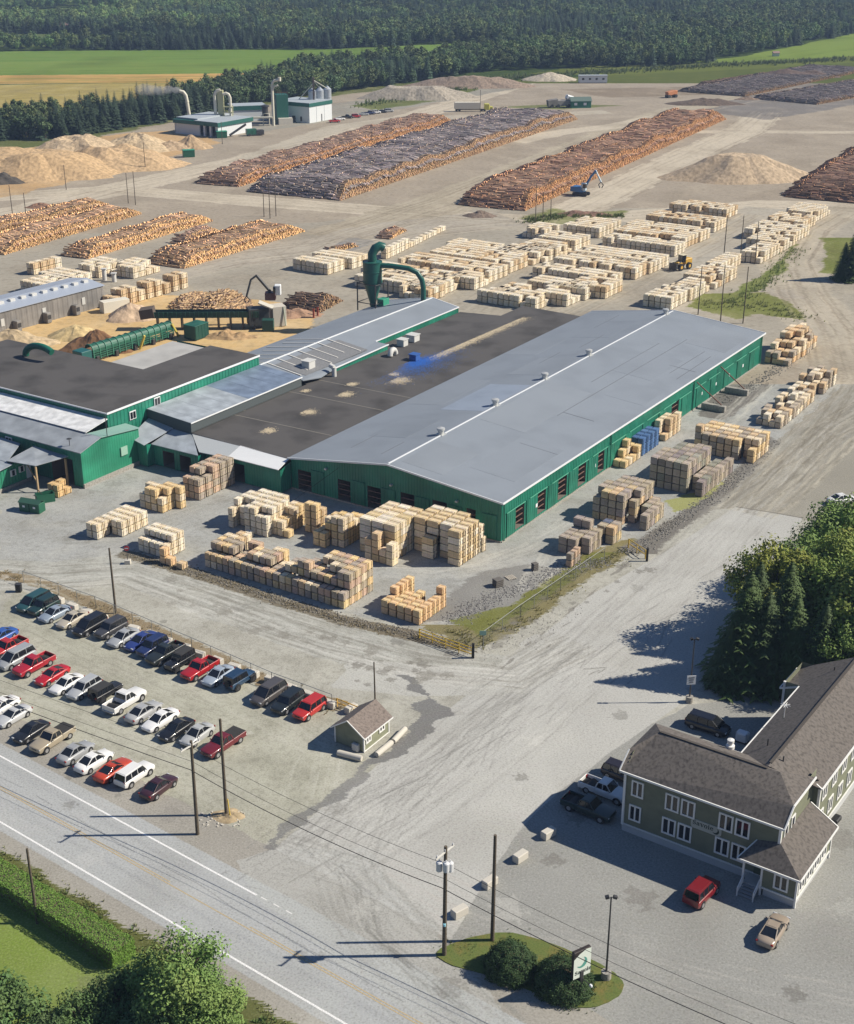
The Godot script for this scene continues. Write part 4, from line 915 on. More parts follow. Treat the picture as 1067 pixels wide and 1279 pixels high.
	for q in [[571, 386, 669, 389, 7, 2, "the nearest row behind the tar roof"], [610, 378, 640, 381, 9, 2, "x"], [664, 380, 708, 384, 9, 2, "the nearest row behind the shed's back wall"], [650, 369, 731, 376, 7, 2, "x"], [700, 370, 756, 374, 9, 2, "x"],
		[664, 347, 762, 362, 7, 2, "x"], [692, 336, 793, 350, 9, 2, "x"], [735, 319, 812, 343, 12, 2, "x"], [748, 309, 843, 321, 7, 2, "x"], [766, 298, 855, 311, 9, 2, "x"], [782, 291, 875, 303, 7, 2, "x"], [801, 283, 892, 291, 10, 2, "x"], [826, 269, 907, 274, 10, 2, "x"],
		[349, 341, 410, 344, 7, 2, "the lone pair of rows on open dirt"], [372, 334, 440, 337, 7, 2, "x"], [416, 366, 541, 374, 10, 2, "the row behind the green cyclone"], [487, 377, 536, 378, 7, 2, "x"], [420, 357, 560, 366, 9, 2, "x"],
		[502, 335, 611, 354, 9, 2, "x"], [555, 361, 593, 363, 7, 2, "x"], [532, 328, 637, 342, 9, 2, "x"], [545, 318, 650, 332, 9, 2, "x"], [607, 329, 666, 332, 9, 2, "x"], [636, 326, 681, 329, 9, 2, "x"], [652, 315, 694, 325, 10, 2, "x"], [648, 298, 680, 300, 9, 2, "x"], [676, 305, 718, 314, 10, 2, "x"], [727, 284, 748, 298, 15, 2, "x"],
		[848, 356, 893, 362, 13, 2, "the dark row beside the light poles"], [880, 341, 900, 344, 15, 2, "x"], [791, 387, 838, 388, 15, 2, "the row touching the shed's back corner"], [835, 374, 862, 377, 12, 2, "x"],
		[924, 327, 950, 330, 15, 2, "x"], [926, 312, 975, 316, 12, 2, "x"], [929, 297, 990, 305, 13, 2, "x"], [958, 283, 1002, 290, 12, 2, "x"], [983, 270, 1018, 278, 13, 2, "x"],
		[12, 347, 43, 344, 9, 2, "x"], [80, 347, 124, 348, 9, 2, "the dark rows past the kiln roof"], [124, 347, 167, 349, 9, 2, "x"], [0, 372, 62, 372, 10, 2, "x"], [30, 360, 90, 362, 7, 2, "x"]]:
		var lb: String = "a long row behind the mill" if q[6] == "x" else q[6]
		row(lb, q[0], q[1], q[2], q[3], q[4], q[5], D, fc if rng.randf() < 0.3 else lc, gf, 0.02)
	for k in 13:      # single stacks strung out in a line
		var t := k / 12.0
		var b := toM(G(lerpf(483, 552, t), lerpf(324, 290, t)))
		block("the thin line of single stacks on dirt", b.x, b.y, ["2" if k < 5 else "1"], Vector3(2.6, 1.4, 1.9), [pale, cream], gf, 0, 0.2)
	for k in 9:
		var t := k / 8.0
		var b := toM(G(lerpf(143, 228, t), lerpf(386, 362, t)))
		block("the line of square stacks by the kiln", b.x, b.y, ["33" if k % 3 else "22"], Vector3(2.2, 1.25, 1.8), [pale, tan, tan], gf, 0, 0.2)
	# the 300 that show largest are things of their own, the rest one mass
	packs.sort_custom(func(a, b): return a.big > b.big)
	var wm := vmat("sawn boards", 0.9, wood_tex(), 0.55)
	wm.uv1_world_triplanar = false
	var meshes := {}
	var rest := []; var rc := []
	var unit := pack_mesh(Vector3.ONE * 1.0, 1)
	var cm := {}
	for i in packs.size():
		var q: Dictionary = packs[i]
		if i < 300 and q.big > 0.0:
			var key := str(q.s) + str(i % 3)
			if not meshes.has(key): meshes[key] = pack_mesh(q.s, i)
			var ck := Color(snappedf(q.c.r, 0.05), snappedf(q.c.g, 0.045), snappedf(q.c.b, 0.04))
			if not cm.has(ck):
				var w: StandardMaterial3D = wm.duplicate(); w.albedo_color = ck.linear_to_srgb(); w.resource_name = "sawn boards"; cm[ck] = w
			var o := obj("lumber_bundle", meshes[key], cm[ck])
			o.position = q.p; o.rotation.y = q.t
			tag(o, q.l, "lumber bundle", q.g)
		else:
			rest.append(Transform3D(Basis(Vector3.UP, q.t).scaled_local(q.s), q.p)); rc.append(q.c)
	var o2 := multi("lumber_bundles", unit, wm, rest, rc)
	tag(o2, "many more strapped lumber bundles in long rows behind and inside the stacks", "lumber")

# ---------------------------------------------------------------- logs
func log_mesh(sides := 6) -> ArrayMesh:      # one metre thick and long, along x; bark round it, pale cut ends
	var mb := MB.new()
	mb.col = Color(0.50, 0.47, 0.45)
	mb.tube([Vector3(-0.5, 0, 0), Vector3(0.5, 0, 0)], [0.5, 0.47], sides, false)
	mb.col = Color(1.0, 0.86, 0.66)
	for e in [-1.0, 1.0]:
		var ring := []
		for k in sides: ring.append(Vector3(e * 0.5, sin(TAU * k / sides) * 0.485, cos(TAU * k / sides) * 0.485 * e))
		for k in range(1, sides - 1): mb.tri(ring[0], ring[k], ring[k + 1])
	return mb.mesh()
var LOG: ArrayMesh
func log_pile(label: String, x0: float, y0: float, x1: float, y1: float, wide: float, high: float, bark: Color, cut: Color, sd: int, dia := 0.42, group := "") -> void:
	# pixels give the foot of the flank towards the viewer's right; the pile lies to its left. Logs lie across the pile.
	var r := RandomNumberGenerator.new(); r.seed = sd
	var a := G(x0, y0); var b := G(x1, y1)
	var d := (b - a).normalized(); var len := a.distance_to(b)
	var left := Vector3(d.z, 0, -d.x)
	if left.x > 0: left = -left
	var t := thing("log_pile", label, "log pile", a, 0.0, group)
	var noise := FastNoiseLite.new(); noise.seed = sd; noise.frequency = 0.05
	var hh := func(s: float, w: float) -> float:     # height of the heap at s along, w across (0..1)
		var e := clampf(minf(s, len - s) / (high * 1.8), 0, 1)
		var c := clampf(minf(w * wide, (1.0 - w) * wide * 1.6) / (high * 0.55), 0, 1)
		return high * pow(e, 0.7) * pow(c, 0.75) * (0.92 + 0.34 * noise.get_noise_2d(s, w * 20.0))
	var core := MB.new()
	var ns := maxi(8, int(len / 4.0)); var nw := 8
	var pt := func(i: int, j: int) -> Vector3:
		var s := len * i / ns; var w := float(j) / nw
		return d * s + left * (w * wide) + Vector3(0, maxf(0.0, hh.call(s, w) - dia * 0.6), 0)
	for i in ns:
		for j in nw: core.quad(pt.call(i, j), pt.call(i + 1, j), pt.call(i + 1, j + 1), pt.call(i, j + 1))
	obj("heap", core, mat("bark litter", lin(0.17, 0.115, 0.08), 1.0), t)
	var where := []; var cols := []
	var bas := Basis(left, Vector3.UP, d)
	var llen := clampf(wide / 5.0, 2.2, 3.2)
	var s := 0.0
	while s < len:
		# top courses: logs seen lengthwise
		var w := 0.0
		while w < wide:
			var wc := clampf((w + llen * 0.5) / wide, 0, 1)
			var y: float = hh.call(s, wc)
			if y > 0.3:
				var dd := dia * r.randf_range(0.7, 1.25)
				var tilt := Basis(Vector3.UP, r.randfn() * 0.16) * Basis(d, r.randf_range(-0.06, 0.06) + clampf((hh.call(s, clampf(wc + 0.08, 0, 1)) - hh.call(s, clampf(wc - 0.08, 0, 1))) / (wide * 0.16), -0.5, 0.5) * 0.8)
				where.append(Transform3D((tilt * bas).scaled_local(Vector3(llen * r.randf_range(0.85, 1.05), dd, dd)), d * (s + r.randf_range(-0.2, 0.2)) + left * (wc * wide + r.randf_range(-0.4, 0.4)) + Vector3(0, y - dd * r.randf_range(0.1, 0.6), 0)))
				var g := r.randf_range(0.55, 1.5) * (1.9 if r.randf() < 0.12 else 1.0)
				cols.append(Color(bark.r * g, bark.g * g * r.randf_range(0.92, 1.05), bark.b * g))
			w += llen * r.randf_range(0.9, 1.05)
		# flank: log ends
		var y2 := dia * 0.5
		var top: float = hh.call(s, clampf(high * 0.5 / wide, 0, 0.5))
		while y2 < top:
			var dd := dia * r.randf_range(0.7, 1.2)
			var back := y2 * 0.42
			where.append(Transform3D((Basis(Vector3.UP, r.randf_range(-0.12, 0.12)) * bas).scaled_local(Vector3(1.6, dd, dd)), d * (s + r.randf_range(-0.12, 0.12)) + left * (back + 0.7 + r.randf_range(-0.28, 0.28)) + Vector3(0, y2, 0)))
			var g := r.randf_range(0.55, 1.3)
			cols.append(Color(cut.r * g, cut.g * g * r.randf_range(0.9, 1.05), cut.b * g))
			y2 += dd * 0.85
		s += dia * 0.92
	# near end: log flanks on show
	for k in int(high / dia * 3.0):
		var y := r.randf() * high * 0.9
		var w := r.randf_range(0.12, 0.85) * wide
		var dd := dia * r.randf_range(0.8, 1.2)
		where.append(Transform3D((Basis(Vector3.UP, r.randf_range(-0.15, 0.15)) * bas).scaled_local(Vector3(llen, dd, dd)), d * (y * 0.95 - 0.2) + left * w + Vector3(0, y + 0.15, 0)))
		cols.append(bark * r.randf_range(0.7, 1.3))
	var o := multi("logs", LOG, vmat("log wood", 0.95), where, cols, t)
	o.set_meta("kind", "stuff")

func heap(called: String, label: String, category: String, px: float, py: float, rx: float, rz: float, h: float, c: Color, sd: int, rough := 0.16, flatTop := 0.0, group := "") -> Node3D:
	# a tipped mound of loose matter, slumping at its angle of rest
	var ce := G(px, py)
	var nz := FastNoiseLite.new(); nz.seed = sd; nz.frequency = 0.6 / maxf(rx, 2.0) * 2.0; nz.fractal_octaves = 4
	var mb := MB.new(); var n := 40; var m := 14
	var pt := func(i: int, j: int) -> Vector3:
		var an := TAU * i / n; var q := float(j) / m
		var rim := 1.0 + 0.28 * nz.get_noise_2d(cos(an) * rx * 0.8, sin(an) * rx * 0.8 + 90)
		var x := cos(an) * rx * q * rim; var z := sin(an) * rz * q * rim
		var y := h * pow(clampf(1.0 - q, 0, 1), 0.85 if flatTop == 0.0 else 1.0)
		if flatTop > 0.0: y = h * clampf((1.0 - q) / (1.0 - flatTop), 0, 1)
		y *= 1.0 + rough * 2.2 * nz.get_noise_2d(x + 40, z)
		return Vector3(x, maxf(-0.02, y - 0.02 + rough * 0.6 * h * nz.get_noise_2d(x * 3.0, z * 3.0) * (1.0 - q)), z)
	for i in n:
		for j in m:
			mb.tri(pt.call(i, j + 1), pt.call(i + 1, j + 1), pt.call(i + 1, j))
			if j > 0: mb.tri(pt.call(i, j + 1), pt.call(i + 1, j), pt.call(i, j))
	var o := obj(called, mb, mat("loose_" + str(c), c.linear_to_srgb(), 1.0, 0.0, grain("loose", 0.03, 0.62, 1.15, 256, 5), 0.09))
	o.position = ce; tag(o, label, category, group)
	return o
func build_logs() -> void:
	LOG = log_mesh()
	var tb := Color(0.86, 0.62, 0.40)
	var gb := Color(0.52, 0.475, 0.47); var rb := Color(0.62, 0.45, 0.34); var oc := Color(0.66, 0.42, 0.24); var yc := Color(0.92, 0.68, 0.40); var bc := Color(0.56, 0.42, 0.29)
	log_pile("long low reddish log pile nearest the pellet plant road", 297, 234, 565, 152, 17, 3.6, rb, oc, 1, 0.42)
	log_pile("widest grey topped log pile in the middle of the log yard", 425, 251, 722, 149, 34, 4.8, gb, bc, 2, 0.42)
	log_pile("red brown log pile with the blue excavator working at its flank", 655, 264, 907, 149, 23, 5.0, Color(0.66, 0.44, 0.30), oc, 3, 0.42)
	log_pile("dark ridged log pile at the edge of the brown dirt field", 1150, 262, 1230, 195, 42, 5.2, Color(0.50, 0.33, 0.23), bc * 0.9, 4, 0.42)
	log_pile("golden log pile with a rounded end beside the kiln rows", 4, 319, 178, 267, 11, 3.2, tb, yc * 0.8, 5, 0.36)
	log_pile("flat brown log pile behind the golden one", -40, 305, 140, 258, 9, 3.0, tb, yc * 0.7, 6, 0.36)
	log_pile("middle golden log pile of the three short ones", 109, 324, 266, 276, 9, 3.0, tb, yc, 7, 0.36)
	log_pile("golden log pile ending next to the three bare poles", 229, 336, 382, 289, 13, 3.2, tb * 0.9, yc, 8, 0.36)
	log_pile("short log pile tucked behind the one by the three poles", 232, 306, 277, 290, 5, 2.4, rb, yc * 0.85, 9, 0.36)
	log_pile("dark short log stack standing alone near the log crane", 398, 392, 428, 376, 10, 3.2, rb * 0.5, bc * 0.7, 10, 0.36)
	log_pile("little golden log stack on open dirt by the puddle", 488, 299, 508, 288, 4, 1.6, rb, yc, 11, 0.36)
	log_pile("thin scatter of logs beside the puddle", 412, 316, 448, 308, 3, 1.2, rb, yc * 0.8, 12, 0.36)
	log_pile("low dark log deck on the far slope beside the pale road", 930, 121, 1085, 88, 36, 1.9, gb * 0.55, bc * 0.6, 13, 0.45)
	log_pile("second low dark log deck further along the far slope", 1020, 131, 1200, 98, 34, 1.9, gb * 0.6, bc * 0.6, 14, 0.45)
	log_pile("short low log deck behind the brown dirt field", 900, 108, 980, 96, 14, 1.6, rb * 0.6, bc * 0.7, 15, 0.45)
	# loose orange heap in reach of the crane: logs thrown every way
	var t := thing("log_heap", "tumbled orange log heap in reach of the black log crane", "log pile", G(262, 396))
	var r := RandomNumberGenerator.new(); r.seed = 31
	var where := []; var cols := []
	for k in 2600:
		var q := Vector2(r.randf_range(-1, 1), r.randf_range(-1, 1))
		if q.length() > 1: continue
		var base := G(265 + q.x * 50, 382 + q.y * 14) - G(262, 396)
		var y := 3.6 * (1.0 - q.length_squared()) * (0.7 + 0.4 * sin(q.x * 5.0 + q.y * 3.0))
		if y < 0.1: continue
		var dd := r.randf_range(0.2, 0.42)
		where.append(Transform3D(Basis(Vector3.UP, r.randf_range(0.3, 1.6)) * Basis(Vector3.BACK, r.randf_range(-0.35, 0.35)) * Basis.from_scale(Vector3(r.randf_range(1.2, 2.6), dd, dd)), base + Vector3(0, y * r.randf_range(0.75, 1.0), 0)))
		cols.append(yc * r.randf_range(0.6, 1.35) if r.randf() < 0.7 else rb * r.randf_range(0.5, 1.0))
	multi("logs", LOG, vmat("log wood", 0.95), where, cols, t)
	var tan := Color(0.60, 0.43, 0.25); var sd := Color(0.62, 0.50, 0.33)
	var gm := "tipped mounds of chips and sawdust"
	heap("chip_pile", "broad tan bark chip mound at the wood's edge, darkest side low", "chip pile", 40, 216, 33, 20, 7.0, Color(0.58, 0.40, 0.22), 1, 0.14, 0.45, gm)
	heap("chip_pile", "long tan chip mound stretching toward the pellet plant", "chip pile", 140, 207, 28, 15, 6.2, Color(0.60, 0.42, 0.24), 2, 0.2, 0.3, gm)
	heap("chip_pile", "pale tan chip mound behind the long one", "chip pile", 100, 194, 22, 14, 6.0, Color(0.62, 0.47, 0.30), 3, 0.2, 0.3, gm)
	heap("chip_pile", "pale peaked chip mound by the dirt road below the wood", "chip pile", 172, 186, 15, 12, 6.5, Color(0.60, 0.46, 0.29), 4, 0.2, 0.0, gm)
	heap("chip_pile", "pointed sandy cone before the open sided plant shed", "chip pile", 239, 184, 8, 7, 4.6, Color(0.52, 0.37, 0.22), 5, 0.1, 0.0, gm)
	heap("chip_pile", "low sandy hump next to the pointed cone", "chip pile", 213, 186, 10, 6, 3.2, Color(0.55, 0.40, 0.25), 6, 0.15, 0.0, gm)
	heap("bark_pile", "dark bark heap at the foot of the broad tan mound", "bark pile", 2, 227, 10, 6, 3.0, Color(0.10, 0.085, 0.07), 7, 0.2)
	heap("sawdust_pile", "big beige sawdust mound on the brown dirt field", "sawdust pile", 925, 222, 25, 14, 7.2, Color(0.56, 0.43, 0.29), 8, 0.10, 0.30, gm)
	heap("gravel_pile", "pale crushed stone bank along the far haul road", "gravel pile", 520, 122, 30, 12, 5.2, Color(0.42, 0.37, 0.30), 9, 0.15, 0.5)
	heap("gravel_pile", "reddish earth bank behind the pale stone bank", "gravel pile", 590, 108, 34, 12, 4.5, Color(0.33, 0.25, 0.19), 10, 0.25, 0.4)
	heap("gravel_pile", "small bright sand cone by the white trailer", "gravel pile", 687, 100, 15, 9, 4.2, Color(0.56, 0.49, 0.38), 11, 0.12)
	heap("sawdust_pile", "pinkish sawdust cone beside the kiln wall", "sawdust pile", 165, 396, 6.0, 5.0, 3.4, Color(0.64, 0.47, 0.32), 12, 0.1, 0.0, gm)
	heap("sawdust_pile", "yellow sawdust cone before the bark pile", "sawdust pile", 96, 420, 6.0, 4.5, 2.6, Color(0.66, 0.50, 0.25), 13, 0.1, 0.0, gm)
	heap("sawdust_pile", "long low sawdust spill under the kiln wall", "sawdust pile", 15, 428, 9.0, 5.0, 2.6, Color(0.60, 0.46, 0.28), 14, 0.2, 0.0, gm)
	heap("bark_pile", "red brown bark heap at the foot of the green drum", "bark pile", 122, 436, 8.0, 5.5, 3.8, Color(0.24, 0.125, 0.06), 15, 0.18)
	heap("bark_pile", "dark earth mound at the end of the log rows", "bark pile", 880, 130, 18, 7, 3.0, Color(0.15, 0.11, 0.085), 16, 0.2)
	heap("log_scrap", "dark scrap heap by the striped slope road", "scrap heap", 990, 96, 26, 8, 3.6, Color(0.17, 0.12, 0.10), 17, 0.3, 0.3)
	heap("log_scrap", "small brown scrap heap among the haul roads", "scrap heap", 933, 124, 6, 4, 1.4, Color(0.25, 0.18, 0.13), 18, 0.2)
	heap("log_scrap", "little earth hump at the haul road crossing", "scrap heap", 600, 270, 5, 3, 1.6, Color(0.24, 0.18, 0.14), 19, 0.2)
	heap("log_scrap", "loose bark scatter beside the lone poles", "scrap heap", 730, 268, 8, 3, 0.9, Color(0.26, 0.15, 0.11), 20, 0.3, 0.4)
	heap("log_scrap", "reddish bark hump by the roadside left of the log rows", "scrap heap", 51, 259, 4.5, 3, 1.4, Color(0.30, 0.17, 0.11), 21, 0.3)
	heap("log_scrap", "low brown scrap near the log crane", "scrap heap", 365, 394, 7, 3, 1.0, Color(0.42, 0.26, 0.17), 22, 0.4, 0.3)
	heap("log_scrap", "broken wood pieces before the green box", "scrap heap", 286, 421, 6, 2.5, 1.1, Color(0.50, 0.33, 0.17), 23, 0.5, 0.3)
# ---------------------------------------------------------------- office, hut
func window(parent: Node3D, at: Vector3, d: Vector3, w: float, h: float, lights := 2, deep := 0.06) -> void:
	# d runs along the wall, left to right from outside
	var n := d.cross(Vector3.UP)
	var B := Basis(d, Vector3.UP, n)
	var white := mat("white window paint", lin(0.74, 0.74, 0.72), 0.5)
	var fr := MB.new()
	var t := 0.16
	fr.box(at + n * deep + Vector3(0, h * 0.5 - t * .5, 0), Vector3(w, t, 0.1), B); fr.box(at + n * deep - Vector3(0, h * 0.5 - t * .5, 0), Vector3(w, t, 0.1), B)
	for k in lights + 1:
		var x := lerpf(-w * 0.5 + t * 0.5, w * 0.5 - t * 0.5, float(k) / lights)
		fr.box(at + n * deep + d * x, Vector3(t, h - 2 * t, 0.1), B)
	var f := obj("window", fr, white, parent)
	var pw := (w - t * (lights + 1)) / lights
	for k in lights:
		var g := MB.new(); g.box(at + d * lerpf(-w * 0.5 + t + pw * .5, w * 0.5 - t - pw * .5, 0.0 if lights == 1 else float(k) / (lights - 1)) + n * 0.03, Vector3(pw, h - 2 * t, 0.02), B)
		obj("pane", g, glass(), f)
func clap(mb: MB, p: Vector3, q: Vector3, y0: float, t0: float, t1: float) -> void:     # lap siding: thin courses, each lipping over the one below
	var d := q - p; var n := d.cross(Vector3.UP).normalized()
	var y := y0
	var top := maxf(t0, t1)
	while y < top - 0.01:
		var z := minf(y + 0.3, top)
		var s0 := 0.0; var s1 := 1.0
		if absf(t0 - t1) > 0.01:      # clip the course to the sloping top
			var sy := clampf((y + 0.15 - t0) / (t1 - t0), 0, 1)
			if t1 > t0: s0 = sy if y + 0.15 > t0 else 0.0
			else: s1 = sy if y + 0.15 > t1 else 1.0
		var a := p + d * s0; var b := p + d * s1
		mb.quad(a + n * 0.03 + Vector3(0, y, 0), b + n * 0.03 + Vector3(0, y, 0), b + Vector3(0, z, 0), a + Vector3(0, z, 0))
		mb.quad(a + Vector3(0, y, 0), b + Vector3(0, y, 0), b + n * 0.03 + Vector3(0, y, 0), a + n * 0.03 + Vector3(0, y, 0))
		y = z
func A(a: float, b: float, h := 0.0) -> Vector3: return Vector3(a, h, -b)
const OFF_O := Vector3(18.70, 0, -109.28)
const OFF_TURN := -0.60563
func build_office() -> void:
	var sage := mat("sage siding", lin(0.175, 0.185, 0.125), 0.75, 0.0, grain("siding", 0.02, 0.88, 1.05), 0.2)
	var shingle := mat("brown shingle roof", lin(0.138, 0.122, 0.110), 0.95, 0.0, grain("shingle", 0.09, 0.50, 1.45, 256, 3), 0.10)
	var white := mat("white window paint", lin(0.74, 0.74, 0.72), 0.5)
	var conc := mat("concrete", Color.WHITE)
	var t := thing("office_building", "two-storey sage green office with brown shingle roof, white windows and corner porch", "building", OFF_O, OFF_TURN)
	var EV := 6.85
	# front wing: walls
	var mb := MB.new(); clap(mb, A(0, 0), A(15.2, 0), 0.75, EV, EV); obj("front_wall", mb, sage, t)
	mb = MB.new(); clap(mb, A(0, 8.3), A(0, 0), 0.75, EV, EV); clap(mb, A(0, 4.15), A(0, 1.4), EV, 8.1, 8.1); clap(mb, A(0, 1.4), A(0, 0), EV, 8.1, EV); clap(mb, A(0, 8.3), A(0, 6.9), EV, EV, 8.1); clap(mb, A(0, 6.9), A(0, 4.15), EV, 8.1, 8.1); obj("gable_wall", mb, sage, t)
	mb = MB.new(); clap(mb, A(15.2, 0), A(15.2, 8.3), 0.75, EV, EV); clap(mb, A(15.2, 0), A(15.2, 1.4), EV, EV, 8.1); clap(mb, A(15.2, 1.4), A(15.2, 8.3), EV, 8.1, 8.1); clap(mb, A(15.8, 8.0), A(15.8, 29), 0.75, EV, EV); clap(mb, A(15.2, 8.0), A(15.8, 8.0), 0.75, EV, EV); obj("side_wall", mb, sage, t)
	mb = MB.new(); clap(mb, A(8, 8.3), A(0, 8.3), 0.75, EV, EV); clap(mb, A(8.2, 24), A(8.2, 8.3), 0.75, EV, EV); clap(mb, A(6.2, 24), A(8.2, 24), 0.75, EV, EV); clap(mb, A(6.2, 29), A(6.2, 24), 0.75, EV, EV)
	clap(mb, A(15.8, 29), A(6.2, 29), 0.75, EV, EV)
	# the notch hides in the trees' shade; its wall steps out two metres
	obj("back_wall", mb, sage, t)
	mb = MB.new()
	for seg in [[A(0, -.02), A(15.2, -.02)], [A(15.22, 0), A(15.22, 8)], [A(15.82, 8), A(15.82, 29)], [A(-.02, 0), A(-.02, 8.3)], [A(0, 8.32), A(8, 8.32)], [A(8.18, 8.3), A(8.18, 24)], [A(6.18, 24), A(6.18, 29)]]: trimline(mb, seg[0] + Vector3(0, .37, 0), seg[1] + Vector3(0, .37, 0), 0.16, 0.74)
	obj("footing", mb, mat("painted footing", lin(0.46, 0.47, 0.47), 0.9), t)
	mb = MB.new()
	for c in [A(-0.02, -0.02), A(15.22, -0.02), A(15.84, 8.02), A(6.18, 24.0)]: mb.box(c + Vector3(0, 3.75, 0), Vector3(0.24, 6.2, 0.24))
	for seg in [[A(0, -.05, .76), A(15.2, -.05, .76)], [A(15.84, 8, .78), A(15.84, 29, .78)]]: trimline(mb, seg[0], seg[1], 0.1, 0.16)
	obj("corner_trim", mb, white, t)
	# roofs: clipped gables on the front wing, long wing behind
	mb = MB.new()
	var ov := 0.45
	mb.slab([A(-ov, -ov, EV - .1), A(15.65, -ov, EV - .1), A(15.65, 1.4, 8.15), A(13.2, 4.15, 9.25), A(1.3, 4.15, 9.25), A(-ov, 1.4, 8.15)], 0.14)
	obj("roof_slope", mb, shingle, t)
	mb = MB.new(); mb.slab([A(-ov, 1.4, 8.15), A(1.3, 4.15, 9.25), A(-ov, 6.9, 8.15)], 0.14); obj("hip_end", mb, shingle, t)
	mb = MB.new(); mb.slab([A(15.65, 6.9, 8.15), A(13.2, 4.15, 9.25), A(15.65, 1.4, 8.15)], 0.14); obj("hip_end", mb, shingle, t)
	mb = MB.new(); mb.slab([A(-ov, 6.9, 8.15), A(1.3, 4.15, 9.25), A(13.2, 4.15, 9.25), A(15.65, 6.9, 8.15), A(15.65, 8.75, EV - .1), A(-ov, 8.75, EV - .1)], 0.14); obj("roof_slope", mb, shingle, t)
	mb = MB.new(); mb.slab([A(7.75, 8.2, EV - .1), A(11.95, 4.4, 9.3), A(11.95, 29, 9.3), A(5.75, 29, 5.95), A(5.75, 24.0, 5.95), A(7.75, 24.0, EV - .1)], 0.14); obj("roof_slope", mb, shingle, t)
	mb = MB.new(); mb.slab([A(16.2, 7.4, EV - .1), A(16.2, 29, EV - .1), A(11.95, 29, 9.3), A(11.95, 4.4, 9.3)], 0.14); obj("roof_slope", mb, shingle, t)
	mb = MB.new(); mb.box(A(11.95, 17.0, 9.32), Vector3(0.3, 0.05, 24)); trimline(mb, A(1.3, 4.15, 9.27), A(12, 4.15, 9.27), 0.3, 0.05); obj("ridge_cap", mb, mat("dark shingle ridge", lin(0.07, 0.06, 0.052), 0.95), t)
	mb = MB.new()
	for seg in [[A(-ov, -ov, EV - .16), A(15.65, -ov, EV - .16)], [A(15.68, -ov, EV - .16), A(15.68, 1.4, 8.1)], [A(15.68, 1.4, 8.1), A(15.68, 6.9, 8.1)], [A(-ov - .03, -ov, EV - .16), A(-ov - .03, 1.4, 8.1)], [A(-ov, 8.78, EV - .16), A(7.75, 8.78, EV - .16)], [A(7.72, 8.6, EV - .16), A(7.72, 24, EV - .16)], [A(5.72, 24, 5.88), A(5.72, 29, 5.88)], [A(5.72, 23.97, 5.88), A(7.75, 23.97, EV - .16)], [A(16.23, 7.4, EV - .16), A(16.23, 29, EV - .16)], [A(16.2, 7.38, EV - .16), A(15.6, 7.38, EV + .2)]]:
		trimline(mb, seg[0], seg[1], 0.12, 0.2)
	obj("eave_trim", mb, white, t)
	# windows of the front and the lit side
	for q in [[1.3, 5.1], [1.2, 2.35]]: window(t, A(q[0], 0, q[1]), Vector3.RIGHT, 1.25, 1.75)
	for y in [5.0, 2.3]:
		for a in [4.85, 6.45, 10.15, 11.75]: window(t, A(a - (0.15 if y < 3 else 0.0), 0, y), Vector3.RIGHT, 1.4, 1.8)
	for b in [1.35, 3.0]: window(t, A(15.2, b, 5.4), Vector3(0, 0, -1), 0.95, 1.35, 1)
	for k in 7:
		window(t, A(15.8, 9.6 + k * 2.7, 5.2), Vector3(0, 0, -1), 1.3, 1.7)
		window(t, A(15.8, 9.2 + k * 2.7, 2.4), Vector3(0, 0, -1), 1.3, 1.7)
	# chimney vent and small roof pipes
	mb = MB.new(); mb.lathe(A(7.1, 7.4, 7.3), [Vector2(0.3, 0), Vector2(0.3, .5), Vector2(0.42, .52), Vector2(0.42, .85), Vector2(0.22, .9), Vector2(0.22, 1.15), Vector2(0.34, 1.17), Vector2(0.34, 1.45), Vector2(0, 1.55)], 12); obj("roof_vent", mb, mat("white vent", lin(0.7, 0.7, 0.68), 0.5), t)
	for q in [[10.0, 9.4, 8.4], [10.4, 26.5, 8.3], [12.6, 6.5, 9.0]]:
		mb = MB.new(); mb.cyl(A(q[0], q[1], q[2] - .4), A(q[0], q[1], q[2] + .45), 0.07); obj("roof_pipe", mb, mat("dark steel", lin(0.04, 0.04, 0.042), 0.5), t)
	mb = MB.new()
	for k in 4: mb.cyl(A(9.3 - .5 * cos(k * .8), 15.4 - .5 * sin(k * .8), 9.3), A(9.3 + .5 * cos(k * .8), 15.4 + .5 * sin(k * .8), 9.35), 0.03)
	mb.cyl(A(9.3, 15.4, 7.9), A(9.3, 15.4, 9.4), 0.04); obj("antenna", mb, white, t)
	# corner porch with wrap-round lean-to roof
	mb = MB.new(); clap(mb, A(14.6, -1.6), A(17.7, -1.6), 0.75, 3.3, 3.3); clap(mb, A(12.9, -1.6), A(14.6, -1.6), 2.95, 3.3, 3.3); clap(mb, A(17.7, -1.6), A(17.7, 7.0), 0.75, 3.3, 3.3); clap(mb, A(17.7, 7.0), A(15.8, 7.0), 0.75, 3.3, 3.3); obj("porch_wall", mb, sage, t)
	mb = MB.new(); mb.slab([A(12.3, -2.1, 3.35), A(18.1, -2.1, 3.35), A(15.25, 0.02, 5.0), A(13.2, 0.02, 4.4)], 0.12); obj("porch_roof", mb, shingle, t)
	mb = MB.new(); mb.slab([A(18.1, -2.1, 3.35), A(18.1, 7.4, 3.35), A(15.25, 7.4, 5.0), A(15.25, 0.02, 5.0)], 0.12); obj("porch_roof", mb, shingle, t)
	mb = MB.new()
	for seg in [[A(12.3, -2.13, 3.29), A(18.1, -2.13, 3.29)], [A(18.13, -2.1, 3.29), A(18.13, 7.4, 3.29)], [A(18.1, 7.43, 3.29), A(15.3, 7.43, 4.95)], [A(12.28, -2.1, 3.29), A(13.2, 0, 4.35)]]: trimline(mb, seg[0], seg[1], 0.1, 0.18)
